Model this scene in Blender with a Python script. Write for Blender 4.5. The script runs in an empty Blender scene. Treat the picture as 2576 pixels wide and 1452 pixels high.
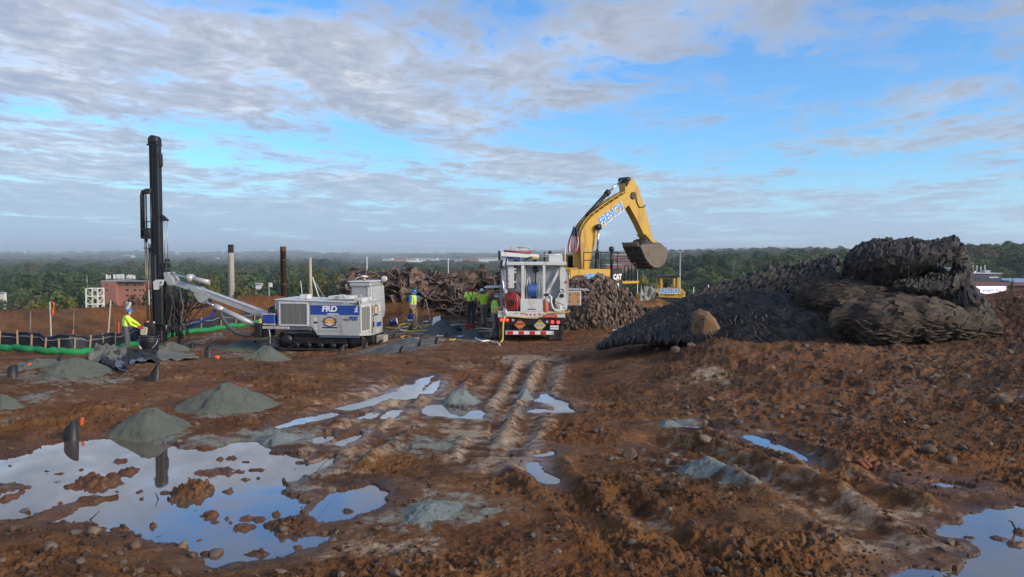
import bpy, bmesh, math, random
import numpy as np
from mathutils import Vector, Matrix, Euler, noise as mnoise

# ------------------------------------------------------------------ camera, sky, sun, exposure
S = bpy.context.scene
COL = S.collection
RAD = math.radians
PW, PH, FPX, HORIZ = 2576.0, 1451.6, 1931.0, 640.0        # the photograph in 2576-wide pixels
CAMZ = 2.4
PITCH = math.atan((PH / 2 - HORIZ) / FPX)
cam_data = bpy.data.cameras.new('camera')
cam = bpy.data.objects.new('camera', cam_data)
COL.objects.link(cam)
cam.location = (0, 0, CAMZ)
cam.rotation_euler = (math.pi / 2 - PITCH, 0, 0)
cam_data.sensor_width = 36.0
cam_data.lens = 36.0 * FPX / PW
cam_data.clip_start = 0.1
cam_data.clip_end = 60000
S.camera = cam

SUN_AZ, SUN_EL = RAD(122), RAD(24)       # azimuth clockwise from the view axis (+Y)
sun_data = bpy.data.lights.new('sun', 'SUN')
sun_data.energy = 2.6
sun_data.angle = RAD(26)
sun_data.color = (1.0, 0.84, 0.64)
sun = bpy.data.objects.new('sun', sun_data)
COL.objects.link(sun)
to_sun = Vector((math.sin(SUN_AZ) * math.cos(SUN_EL), math.cos(SUN_AZ) * math.cos(SUN_EL), math.sin(SUN_EL)))
sun.rotation_euler = to_sun.to_track_quat('Z', 'Y').to_euler()
sun.location = (30, -20, 40)

vs = S.view_settings
vs.view_transform = 'Standard'
vs.look = 'None'
vs.exposure = 0.75
vs.gamma = 1.0
S.cycles.use_denoising = True
S.cycles.max_bounces = 6
S.cycles.transparent_max_bounces = 8
S.cycles.volume_bounces = 1

world = bpy.data.worlds.new('World')
S.world = world
world.use_nodes = True


class NT:
    """small helper round a node tree"""
    def __init__(self, tree):
        self.t = tree
        self.t.nodes.clear()

    def n(self, typ, **kw):
        nd = self.t.nodes.new(typ)
        ins = kw.pop('ins', {})
        for k, v in kw.items():
            setattr(nd, k, v)
        for k, v in ins.items():
            self.set(nd, k, v)
        return nd

    def set(self, nd, k, v):
        s = nd.inputs[k]
        if isinstance(v, bpy.types.NodeSocket):
            self.t.links.new(v, s)
        elif isinstance(v, bpy.types.Node):
            self.t.links.new(v.outputs[0], s)
        else:
            if s.type == 'RGBA' and hasattr(v, '__len__') and len(v) == 3:
                v = (*v, 1)
            s.default_value = v

    def math(self, op, a, b=0.0, c=None, clamp=False):
        nd = self.n('ShaderNodeMath', operation=op, use_clamp=clamp)
        self.set(nd, 0, a); self.set(nd, 1, b)
        if c is not None:
            self.set(nd, 2, c)
        return nd.outputs[0]

    def vmath(self, op, a, b):
        nd = self.n('ShaderNodeVectorMath', operation=op)
        self.set(nd, 0, a); self.set(nd, 1, b)
        return nd.outputs[0]

    def mix(self, f, a, b, typ='MIX'):
        nd = self.n('ShaderNodeMix', data_type='RGBA', blend_type=typ)
        self.set(nd, 0, f); self.set(nd, 6, a); self.set(nd, 7, b)
        return nd.outputs[2]

    def noise(self, vec, scale, detail=4, rough=0.55, dist=0.0):
        nd = self.n('ShaderNodeTexNoise')
        if vec is not None:
            self.set(nd, 'Vector', vec)
        self.set(nd, 'Scale', scale); self.set(nd, 'Detail', detail)
        self.set(nd, 'Roughness', rough); self.set(nd, 'Distortion', dist)
        return nd.outputs['Fac']

    def ramp(self, f, stops):
        nd = self.n('ShaderNodeValToRGB')
        cr = nd.color_ramp
        while len(cr.elements) < len(stops):
            cr.elements.new(0.5)
        for e, (p, c) in zip(cr.elements, stops):
            e.position = p
            e.color = (*c, 1) if len(c) == 3 else c
        self.set(nd, 0, f)
        return nd.outputs[0]

    def smooth(self, f, lo, hi):
        nd = self.n('ShaderNodeMapRange', interpolation_type='SMOOTHSTEP')
        self.set(nd, 0, f); self.set(nd, 1, lo); self.set(nd, 2, hi)
        return nd.outputs[0]


w = NT(world.node_tree)
sky = w.n('ShaderNodeTexSky', sky_type='NISHITA')
sky.sun_disc = False
sky.sun_elevation = SUN_EL
sky.sun_rotation = SUN_AZ
sky.altitude = 60
sky.air_density = 1.0
sky.dust_density = 0.6
sky.ozone_density = 2.2
tc = w.n('ShaderNodeTexCoord')
sep = w.n('ShaderNodeSeparateXYZ', ins={0: tc.outputs['Generated']})
dz = w.math('MAXIMUM', sep.outputs[2], 0.0)
den = w.math('ADD', dz, 0.045)
cx = w.math('DIVIDE', sep.outputs[0], den)
cy = w.math('DIVIDE', sep.outputs[1], den)
pl = w.n('ShaderNodeCombineXYZ', ins={0: cx, 1: cy, 2: 0.0})
# a sheet of broken stratocumulus seen in perspective: banks, then puffs inside the banks
CLOUD_OFF, CLOUD_ROT, CLOUD_SC = (2.3, 14.2, 0), RAD(-35), (1.1, 0.8, 1)
rot = w.n('ShaderNodeMapping', ins={0: pl, 1: CLOUD_OFF, 2: (0, 0, CLOUD_ROT), 3: CLOUD_SC})
warp = w.n('ShaderNodeTexNoise', ins={'Vector': rot, 'Scale': 1.1, 'Detail': 4})
wv = w.n('ShaderNodeVectorMath', operation='MULTIPLY_ADD')
w.set(wv, 0, warp.outputs['Color']); w.set(wv, 1, (0.55, 0.55, 0)); w.set(wv, 2, rot)
banks = w.noise(wv.outputs[0], 0.50, 2, 0.5)
cells = w.noise(wv.outputs[0], 2.4, 8, 0.60)
fine = w.noise(wv.outputs[0], 7.5, 6, 0.62)
lean = w.math('DIVIDE', cx, w.math('ADD', w.math('ABSOLUTE', cy), 1.0))           # thinner towards the sun's side
lean = w.math('MAXIMUM', w.math('MINIMUM', lean, 0.6), -0.6)
cov = w.math('ADD', w.math('MULTIPLY', banks, 1.0), w.math('MULTIPLY', cells, 0.62))
cov = w.math('ADD', cov, w.math('MULTIPLY', fine, 0.30))
cov = w.math('SUBTRACT', cov, w.math('MULTIPLY', lean, 0.13))
lowsky = w.math('SUBTRACT', 1.0, w.smooth(dz, 0.0, 0.17))                        # layers overlap towards the horizon
cov = w.math('ADD', cov, w.math('MULTIPLY', lowsky, 0.15))
mask = w.smooth(cov, 0.87, 1.08)
thin = w.math('MULTIPLY', w.smooth(cells, 0.45, 0.70), 0.45)
mask = w.math('MAXIMUM', mask, thin)
lit = w.math('ADD', w.math('MULTIPLY', cells, 0.75), w.math('ADD', w.math('MULTIPLY', fine, 0.45), w.math('MULTIPLY', banks, 0.25)))
cloud_col = w.ramp(w.smooth(lit, 0.58, 0.90), [(0.0, (5.6, 5.35, 5.15)), (0.35, (3.6, 3.65, 3.95)), (1.0, (2.3, 2.58, 3.15))])
far_cloud = w.mix(lowsky, cloud_col, (2.35, 3.35, 4.65))
hzn = w.math('SUBTRACT', 1.0, w.smooth(dz, 0.0, 0.12))
skyc = w.mix(w.math('MULTIPLY', hzn, 0.75), w.mix(1.0, sky.outputs[0], (0.56, 0.95, 1.30), 'MULTIPLY'), (3.3, 4.9, 6.4))
skycol = w.mix(w.math('MULTIPLY', mask, 0.88), skyc, far_cloud)
bg = w.n('ShaderNodeBackground', ins={0: skycol, 1: 0.10})
wo = w.n('ShaderNodeOutputWorld', ins={0: bg})

# ------------------------------------------------------------------ pixels and noise
CP, SP_ = math.cos(PITCH), math.sin(PITCH)


def ray(px, py):
    a, b = (px - PW / 2) / FPX, (PH / 2 - py) / FPX
    return Vector((a, CP + b * SP_, b * CP - SP_))


def P(px, py, D):
    """the point behind a pixel at distance D along the view axis (+Y)"""
    d = ray(px, py)
    return Vector((0, 0, CAMZ)) + d * (D / d.y)


def PZ(px, py, z):
    d = ray(px, py)
    return Vector((0, 0, CAMZ)) + d * ((z - CAMZ) / d.z)


_rng = np.random.RandomState(7)
_perm = np.concatenate([_rng.permutation(512)] * 2)
_gr = _rng.uniform(-1, 1, (512, 2))
_gr /= np.linalg.norm(_gr, axis=1)[:, None]


def perlin(x, y, seed=0):
    x = np.asarray(x, float) + seed * 17.31; y = np.asarray(y, float) - seed * 9.77
    xi = np.floor(x).astype(np.int64); yi = np.floor(y).astype(np.int64)
    xf = x - xi; yf = y - yi
    u = xf * xf * xf * (xf * (xf * 6 - 15) + 10); v = yf * yf * yf * (yf * (yf * 6 - 15) + 10)

    def g(ix, iy, dx, dy):
        h = _perm[(_perm[ix & 511] + iy) & 511]
        return _gr[h, 0] * dx + _gr[h, 1] * dy
    a = g(xi, yi, xf, yf); b = g(xi + 1, yi, xf - 1, yf)
    c = g(xi, yi + 1, xf, yf - 1); d = g(xi + 1, yi + 1, xf - 1, yf - 1)
    return (a + u * (b - a)) * (1 - v) + (c + u * (d - c)) * v


def fbm(x, y, s, octv=4, seed=0, gain=0.5):
    r = 0; a = 1; f = 1 / s
    for i in range(octv):
        r = r + a * perlin(x * f, y * f, seed + i * 3)
        a *= gain; f *= 2.03
    return r


def sstep(t, a, b):
    t = np.clip((t - a) / (b - a), 0, 1)
    return t * t * (3 - 2 * t)


# ------------------------------------------------------------------ objects, tags, mesh builder
ORG = {}


def tag(o, label=None, cat=None, group=None, kind=None):
    if label: o['label'] = label
    if cat: o['category'] = cat
    if group: o['group'] = group
    if kind: o['kind'] = kind
    return o


def thing(name, loc, label, cat, group=None):
    o = bpy.data.objects.new(name, None)
    o.empty_display_size = 0.2
    COL.objects.link(o)
    o.location = loc
    ORG[o.name] = Vector(loc)
    return tag(o, label, cat, group)


def link(o, parent=None):
    COL.objects.link(o)
    if parent is not None:
        o.parent = parent
        ORG[o.name] = ORG[parent.name]
    return o


def copy_tree(o, loc, label=None, group=None, rotz=None, scale=None):
    c = o.copy(); COL.objects.link(c); c.location = loc
    if rotz is not None: c.rotation_euler = (0, 0, rotz)
    if scale is not None: c.scale = scale if hasattr(scale, '__len__') else (scale,) * 3
    if label: c['label'] = label
    if group: c['group'] = group
    for ch in list(o.children):
        d = ch.copy(); COL.objects.link(d); d.parent = c
        for g in list(ch.children):
            e = g.copy(); COL.objects.link(e); e.parent = d
    return c


def mesh_np(name, V, F, smooth=False):
    """mesh from numpy arrays, F is n x k"""
    me = bpy.data.meshes.new(name)
    V = np.asarray(V, np.float32); F = np.asarray(F, np.int32)
    n, k = F.shape
    me.vertices.add(len(V)); me.vertices.foreach_set('co', V.ravel())
    me.loops.add(n * k); me.loops.foreach_set('vertex_index', F.ravel())
    me.polygons.add(n)
    me.polygons.foreach_set('loop_start', np.arange(0, n * k, k, dtype=np.int32))
    me.polygons.foreach_set('loop_total', np.full(n, k, np.int32))
    me.update(calc_edges=True)
    if smooth:
        me.polygons.foreach_set('use_smooth', np.ones(n, bool))
    return me


class MB:
    """collects shapes (in a local frame T) and links them as one mesh object"""
    def __init__(self, T=None):
        self.v = []; self.f = []; self.sm = []
        self.T = T

    def add(self, vs, fs, smooth=False):
        o = len(self.v)
        T = self.T
        for p in vs:
            p = Vector(p)
            self.v.append(T @ p if T is not None else p)
        for f in fs:
            self.f.append([i + o for i in f]); self.sm.append(smooth)
        return self

    def box(self, c, s, R=None, b=0.0):
        hx, hy, hz = s[0] / 2, s[1] / 2, s[2] / 2
        b = min(b, hx * .6, hy * .6, hz * .6)
        vs = []
        if b <= 0:
            for z in (-hz, hz):
                for x, y in ((-hx, -hy), (hx, -hy), (hx, hy), (-hx, hy)):
                    vs.append(Vector((x, y, z)))
            fs = [(0, 3, 2, 1), (4, 5, 6, 7), (0, 1, 5, 4), (1, 2, 6, 5), (2, 3, 7, 6), (3, 0, 4, 7)]
        else:
            idx = {}
            for sx in (-1, 1):
                for sy in (-1, 1):
                    for sz in (-1, 1):
                        for ax in range(3):
                            q = [sx * (hx - b), sy * (hy - b), sz * (hz - b)]
                            q[ax] += (sx, sy, sz)[ax] * b
                            idx[sx, sy, sz, ax] = len(vs); vs.append(Vector(q))
            I = lambda a, ax: idx[a[0], a[1], a[2], ax]
            fs = []
            for ax in range(3):
                u, w_ = (ax + 1) % 3, (ax + 2) % 3
                for s_ in (-1, 1):
                    q = []
                    for a, c_ in ((-1, -1), (1, -1), (1, 1), (-1, 1)):
                        k = [0, 0, 0]; k[ax] = s_; k[u] = a; k[w_] = c_
                        q.append(I(k, ax))
                    fs.append(q if s_ > 0 else q[::-1])
                for a in (-1, 1):
                    for c_ in (-1, 1):
                        k0 = [0, 0, 0]; k1 = [0, 0, 0]
                        k0[ax] = -1; k1[ax] = 1
                        for k in (k0, k1): k[u] = a; k[w_] = c_
                        q = [I(k0, u), I(k1, u), I(k1, w_), I(k0, w_)]
                        fs.append(q if a * c_ > 0 else q[::-1])
            for sx in (-1, 1):
                for sy in (-1, 1):
                    for sz in (-1, 1):
                        q = [idx[sx, sy, sz, 0], idx[sx, sy, sz, 1], idx[sx, sy, sz, 2]]
                        fs.append(q if sx * sy * sz > 0 else q[::-1])
        if R is not None:
            vs = [R @ p for p in vs]
        c = Vector(c)
        return self.add([p + c for p in vs], fs)

    def bar(self, p0, p1, w_, h, up=(0, 0, 1), b=0.0):
        p0, p1 = Vector(p0), Vector(p1)
        d = p1 - p0; L = d.length; d.normalize()
        up = Vector(up)
        if abs(d.dot(up)) > .98: up = Vector((0, 1, 0))
        s = d.cross(up).normalized(); u = s.cross(d)
        R = Matrix((s, d, u)).transposed()
        return self.box((p0 + p1) / 2, (w_, L, h), R, b)

    def cyl(self, p0, p1, r0, r1=None, seg=12, cap=True, smooth=True):
        r1 = r0 if r1 is None else r1
        return self.tube([p0, p1], [r0, r1], seg, cap, smooth)

    def tube(self, pts, r, seg=8, cap=True, smooth=True):
        pts = [Vector(p) for p in pts]
        n = len(pts)
        rs = r if hasattr(r, '__len__') else [r] * n
        vs = []; fs = []
        d = (pts[1] - pts[0]).normalized()
        up = Vector((0, 0, 1)) if abs(d.z) < .9 else Vector((1, 0, 0))
        s = d.cross(up).normalized()
        for i, p in enumerate(pts):
            if i == 0: d = pts[1] - pts[0]
            elif i == n - 1: d = pts[-1] - pts[-2]
            else: d = pts[i + 1] - pts[i - 1]
            d.normalize()
            s = (s - d * s.dot(d)).normalized(); u = d.cross(s)
            for k in range(seg):
                a = 2 * math.pi * k / seg
                vs.append(p + (s * math.cos(a) + u * math.sin(a)) * rs[i])
        for i in range(n - 1):
            for k in range(seg):
                k2 = (k + 1) % seg
                fs.append((i * seg + k, i * seg + k2, (i + 1) * seg + k2, (i + 1) * seg + k))
        self.add(vs, fs, smooth)
        if cap:
            o = len(self.v) - len(vs)
            self.f.append([o + k for k in range(seg)][::-1]); self.sm.append(False)
            self.f.append([o + (n - 1) * seg + k for k in range(seg)]); self.sm.append(False)
        return self

    def prism(self, poly, y0, y1, axis='y'):
        """outline (x,z) pushed from y0 to y1; axis x: outline is (y,z); axis z: outline (x,y)"""
        n = len(poly)
        mk = {'y': lambda a, b, t: (a, t, b), 'x': lambda a, b, t: (t, a, b), 'z': lambda a, b, t: (a, b, t)}[axis]
        vs = [mk(a, b, y0) for a, b in poly] + [mk(a, b, y1) for a, b in poly]
        fs = [tuple(range(n))[::-1], tuple(range(n, 2 * n))]
        fs += [(i, (i + 1) % n, n + (i + 1) % n, n + i) for i in range(n)]
        return self.add(vs, fs)

    def lathe(self, c, prof, seg=16, axis=(0, 0, 1), smooth=True, cap=True):
        c = Vector(c); q = Vector(axis).to_track_quat('Z', 'Y')
        vs = []; fs = []
        for r, z in prof:
            for k in range(seg):
                a = 2 * math.pi * k / seg
                vs.append(c + q @ Vector((r * math.cos(a), r * math.sin(a), z)))
        m = len(prof)
        for i in range(m - 1):
            for k in range(seg):
                k2 = (k + 1) % seg
                fs.append((i * seg + k, i * seg + k2, (i + 1) * seg + k2, (i + 1) * seg + k))
        if cap:
            fs.append(tuple(range(seg))[::-1]); fs.append(tuple((m - 1) * seg + k for k in range(seg)))
        return self.add(vs, fs, smooth)

    def grid(self, fn, nu, nv, smooth=True):
        vs = [fn(i / nu, j / nv) for j in range(nv + 1) for i in range(nu + 1)]
        fs = [(j * (nu + 1) + i, j * (nu + 1) + i + 1, (j + 1) * (nu + 1) + i + 1, (j + 1) * (nu + 1) + i)
              for j in range(nv) for i in range(nu)]
        return self.add(vs, fs, smooth)

    def build(self, name, mat, parent=None, kind=None, fix=True, label=None, solid=0.0, subd=0):
        me = bpy.data.meshes.new(name)
        org = ORG[parent.name] if parent is not None else Vector((0, 0, 0))
        me.from_pydata([v - org for v in self.v], [], self.f)
        me.polygons.foreach_set('use_smooth', self.sm)
        if fix:
            bm = bmesh.new(); bm.from_mesh(me)
            bmesh.ops.recalc_face_normals(bm, faces=bm.faces)
            bm.to_mesh(me); bm.free()
        me.materials.append(mat)
        o = bpy.data.objects.new(name, me)
        link(o, parent)
        if solid:
            m = o.modifiers.new('thick', 'SOLIDIFY'); m.thickness = solid; m.offset = 0
        if subd:
            m = o.modifiers.new('sub', 'SUBSURF'); m.levels = subd; m.render_levels = subd
        if kind: o['kind'] = kind
        if label: o['label'] = label
        return o

    def lone(self, name, mat, label, cat, group=None, origin=None, **kw):
        """a top-level thing that is one mesh"""
        if origin is None:
            n = len(self.v)
            origin = Vector((sum(v.x for v in self.v) / n, sum(v.y for v in self.v) / n, min(v.z for v in self.v)))
        self.v = [v - Vector(origin) for v in self.v]
        o = self.build(name, mat, None, **kw)
        o.location = origin
        ORG[o.name] = Vector(origin)
        return tag(o, label, cat, group)


MATS = {}


def mat(name, col=(.5, .5, .5), rough=.6, metal=0.0, var=.2, scale=6.0, dirt=None, dirt_amt=.4, dirt_scale=3.0, bump=0.0,
        bscale=30.0, emit=None, estr=1.0, rnd=0.0, spec=.5, coat=0.0, streak=False):
    """painted or raw surface: base colour broken by noise, dirt patches, optional bump"""
    if name in MATS: return MATS[name]
    m = bpy.data.materials.new(name); m.use_nodes = True
    t = NT(m.node_tree)
    geo = t.n('ShaderNodeNewGeometry'); pos = geo.outputs['Position']
    nz = t.noise(pos, scale, 5, .6)
    c = t.mix(nz, tuple(x * (1 - var) for x in col), tuple(min(1, x * (1 + var)) for x in col))
    if rnd:
        oi = t.n('ShaderNodeObjectInfo')
        c = t.mix(1.0, c, t.ramp(oi.outputs['Random'], [(0, (1 - rnd,) * 3), (1, (1 + rnd,) * 3)]), 'MULTIPLY')
    r = rough
    if dirt is not None:
        v = pos
        if streak:
            v = t.vmath('MULTIPLY', pos, (1, 1, .25))
        dn = t.smooth(t.noise(v, dirt_scale, 7, .65), .62 - .3 * dirt_amt, .80 - .25 * dirt_amt)
        c = t.mix(t.math('MULTIPLY', dn, min(1, dirt_amt * 1.6)), c, dirt)
        r = t.math('MAXIMUM', t.math('MULTIPLY', dn, .9), rough)
    b = t.n('ShaderNodeBsdfPrincipled', ins={'Base Color': c, 'Roughness': r, 'Metallic': metal})
    b.inputs['Specular IOR Level'].default_value = spec
    b.inputs['Coat Weight'].default_value = coat
    if emit is not None:
        b.inputs['Emission Color'].default_value = (*emit, 1)
        b.inputs['Emission Strength'].default_value = estr
    if bump:
        bn = t.n('ShaderNodeBump', ins={'Height': t.noise(pos, bscale, 6, .65), 'Strength': min(1, bump), 'Distance': .02})
        t.set(b, 'Normal', bn)
    t.n('ShaderNodeOutputMaterial', ins={0: b})
    MATS[name] = m
    return m


MUD = (.10, .055, .032)


def text_mesh(txt, size, depth=0.0, shear=0.0, bold=0.0, align='CENTER', sx=1.0):
    """lettering as a mesh in the XY plane"""
    cu = bpy.data.curves.new('lettering', 'FONT')
    cu.body = txt; cu.size = size; cu.shear = shear; cu.offset = bold
    cu.align_x = align; cu.align_y = 'CENTER'; cu.extrude = depth; cu.resolution_u = 3
    o = bpy.data.objects.new('lettering', cu)
    COL.objects.link(o)
    dg = bpy.context.evaluated_depsgraph_get()
    me = bpy.data.meshes.new_from_object(o.evaluated_get(dg))
    bpy.data.objects.remove(o); bpy.data.curves.remove(cu)
    for v in me.vertices: v.co.x *= sx
    return me


def letter(name, txt, size, M, mat_, parent, depth=.002, **kw):
    """lettering laid on a surface: M maps the text plane (x right, y up, z out) to the world"""
    me = text_mesh(txt, size, depth, **kw)
    org = ORG[parent.name]
    me.transform(Matrix.Translation(-org) @ M)
    me.materials.clear(); me.materials.append(mat_)
    o = bpy.data.objects.new(name, me)
    return link(o, parent)
# ------------------------------------------------------------------ terrain
# what the photograph shows of the ground: (px, py, height) ; hidden ground: (px, distance, height)
SEEN = [(-300, 1452, .12), (0, 1452, .16), (300, 1440, .16), (640, 1452, .12), (1000, 1440, .10), (1288, 1452, .12), (1900, 1452, .12), (2300, 1452, .05), (2800, 1452, .02),
        (0, 1280, .02), (400, 1250, .0), (850, 1300, .03), (1288, 1250, .06), (1700, 1250, .10), (2100, 1250, .08), (2400, 1300, .03), (2800, 1250, .10),
        (0, 1130, .04), (400, 1120, .03), (0, 1050, .14), (250, 1040, .12), (0, 960, .08), (300, 960, .06), (560, 1040, .06), (600, 960, .06), (900, 1100, -.02),
        (1288, 1100, -.03), (1600, 1100, .0), (1000, 1000, -.12), (1288, 1000, -.14), (800, 980, .02), (900, 930, -.06), (1288, 930, -.35), (1100, 930, -.25),
        (100, 897, .03), (330, 895, .03), (500, 897, .0), (700, 908, .0), (870, 898, -.1), (1000, 890, -.3), (1150, 875, -.5), (1288, 872, -.62), (1360, 860, -.85),
        (-300, 960, .1), (-300, 895, .05),
        (1000, 840, -.85), (1150, 835, -.9), (1230, 830, -.9), (1450, 880, -.45), (1500, 845, -.7), (1600, 812, -.75),
        (1560, 935, -.15), (1700, 880, .2), (1600, 900, .0), (1750, 850, .48), (1950, 852, .55), (2150, 848, .6), (2350, 842, .66), (2520, 815, .85), (2576, 765, 1.22), (2800, 745, 1.4),
        (1700, 1000, -.02), (1850, 950, .18), (2000, 1040, .02), (2000, 930, .34), (2200, 960, .3), (2400, 1000, .28), (2576, 950, .55), (2800, 950, .6), (2576, 1120, .14),
        (2250, 1120, .08), (1850, 1110, .0), (2400, 900, .5)]
HID = [(-300, 23, -.9), (0, 22, -.8), (200, 23, -1.0), (400, 24, -1.25), (700, 23, -1.0), (-300, 29, -1.15), (0, 28, -1.1), (200, 29, -1.25), (400, 29.5, -1.4), (600, 30, -1.4),
       (800, 30, -1.35), (950, 31, -1.1), (0, 36, -1.2), (400, 37, -1.4), (700, 38, -1.2), (-300, 38, -1.2), (1100, 38, -.75), (1350, 36, -.85), (1500, 40, -.8), (1650, 46, -1.5),
       (1850, 26, .0), (1650, 26, -.5), (2150, 24, .6), (2400, 24, .9), (2600, 25, 1.3), (2000, 36, -.8), (2300, 36, -.2), (2600, 36, .6), (2900, 30, 1.2),
       (400, 48, -1.5), (1000, 50, -1.2), (1400, 55, -1.2), (1700, 56, -1.8), (2000, 58, -2.0), (2500, 58, -2.0), (-300, 50, -1.5), (1700, 66, -2.2),
       (-300, 3.0, .3), (1288, 3.0, .3), (2800, 3.0, .2)]
_cp = []
for px, py, z in SEEN:
    q = PZ(px, py, z); _cp.append((q.x, q.y, z))
for px, D, z in HID:
    _cp.append(((px - PW / 2) / FPX * D, D, z))
_cp = np.array(_cp)


def _q(x, y):
    y = np.clip(y, 2.0, 70)
    return np.stack([np.clip(x / y, -1.1, 1.1) * 2.0, 1.2 * np.log(y)], -1)


def _phi(r2):
    return 0.5 * r2 * np.log(r2 + 1e-9)


_qc = _q(_cp[:, 0], _cp[:, 1])
_n = len(_cp)
_A = np.zeros((_n + 3, _n + 3))
_A[:_n, :_n] = _phi(((_qc[:, None] - _qc[None]) ** 2).sum(-1)) + np.eye(_n) * .004
_A[:_n, _n] = 1; _A[:_n, _n + 1:] = _qc; _A[_n:, :_n] = _A[:_n, _n:].T
_wt = np.linalg.solve(_A, np.concatenate([_cp[:, 2], np.zeros(3)]))


def rbf(x, y):
    q = _q(x, y); r = _wt[_n] + q @ _wt[_n + 1:]
    for i in range(_n):
        r = r + _wt[i] * _phi(((q - _qc[i]) ** 2).sum(-1))
    return r


def seg_dist(x, y, pts):
    """distance to a polyline and the distance run along it"""
    best = np.full(np.shape(x), 1e9); along = np.zeros(np.shape(x)); run = 0
    for (ax, ay), (bx, by) in zip(pts[:-1], pts[1:]):
        dx, dy = bx - ax, by - ay; L = math.hypot(dx, dy)
        t = np.clip(((x - ax) * dx + (y - ay) * dy) / (L * L), 0, 1)
        d = np.hypot(x - ax - t * dx, y - ay - t * dy)
        along = np.where(d < best, run + t * L, along); best = np.minimum(best, d)
        run += L
    return best, along, run


def A2(px, D):
    return ((px - PW / 2) / FPX * D, D)


# spoil ridges: polyline (px, distance), half width, height
RIDGES = [([A2(-350, 33), A2(0, 36), A2(120, 37), A2(260, 39.5), A2(420, 42), A2(560, 44), A2(720, 46)], 1.9, 1.15),
          ([A2(940, 41.5), A2(1010, 41), A2(1120, 42), A2(1250, 43), A2(1380, 45)], 2.3, 1.35),
          ([A2(1590, 46), A2(1650, 48), A2(1740, 50), A2(1800, 52)], 1.7, 1.0)]


def valley(x, y):
    """the country beyond the hilltop"""
    px = x / np.maximum(y, 1) * FPX + PW / 2
    r = np.hypot(x, y)
    z = -25 + 2.0 * fbm(x, y, 260., 3, 31)
    hill = sstep(px, 1330, 1900) * sstep(r, 110, 520) * 12.5 + sstep(px, 2050, 2450) * sstep(r, 150, 560) * 5.5
    hill = hill + sstep(px, 1240, 1600) * sstep(r, 700, 1600) * 5
    z = z + hill
    z = z + sstep(r, 2600, 8500) * (30 + 34 * fbm(px / 300., r / 2500., 1., 3, 55))
    z = z + sstep(px, 900, 1100) * sstep(r, 900, 2200) * 4
    z = z + (-6) * sstep(r, 700, 1500) * sstep(-px, -1000, -700)
    return z


def base(x, y):
    x = np.asarray(x, float); y = np.asarray(y, float)
    z = rbf(x, y)
    for pts, hw, h in RIDGES:
        d, al, _ = seg_dist(x, y, pts)
        d = d + fbm(x, y, 2.5, 2, 77) * .7
        z = z + h * np.exp(-(d / hw) ** 2) * (1 + .38 * fbm(al, al * 0 + hw, 3.2, 2, 5))
    px = x / np.maximum(y, 1) * FPX + PW / 2
    edge = 47 + 13 * sstep(px, 1200, 1700) + 3 * fbm(x, y, 20., 2, 9)
    t = sstep(y, edge, edge + 55)
    return np.where(t > 0, z * (1 - t) + valley(x, y) * t, z)


def GP(px, py, fn=None, lo=3.5, hi=75):
    """where the line of sight through a pixel meets the ground"""
    fn = fn or base
    d = ray(px, py)
    D = np.exp(np.linspace(math.log(lo), math.log(hi), 700))
    t = D / d.y
    gz = fn(t * d.x, t * d.y); rz = CAMZ + t * d.z
    hit = np.nonzero(rz <= gz)[0]
    i = hit[0] if len(hit) else len(D) - 1
    return Vector((t[i] * d.x, t[i] * d.y, float(gz[i])))


def W(pts):
    return [(lambda g: (g.x, g.y))(GP(a, b)) for a, b in pts]


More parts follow.
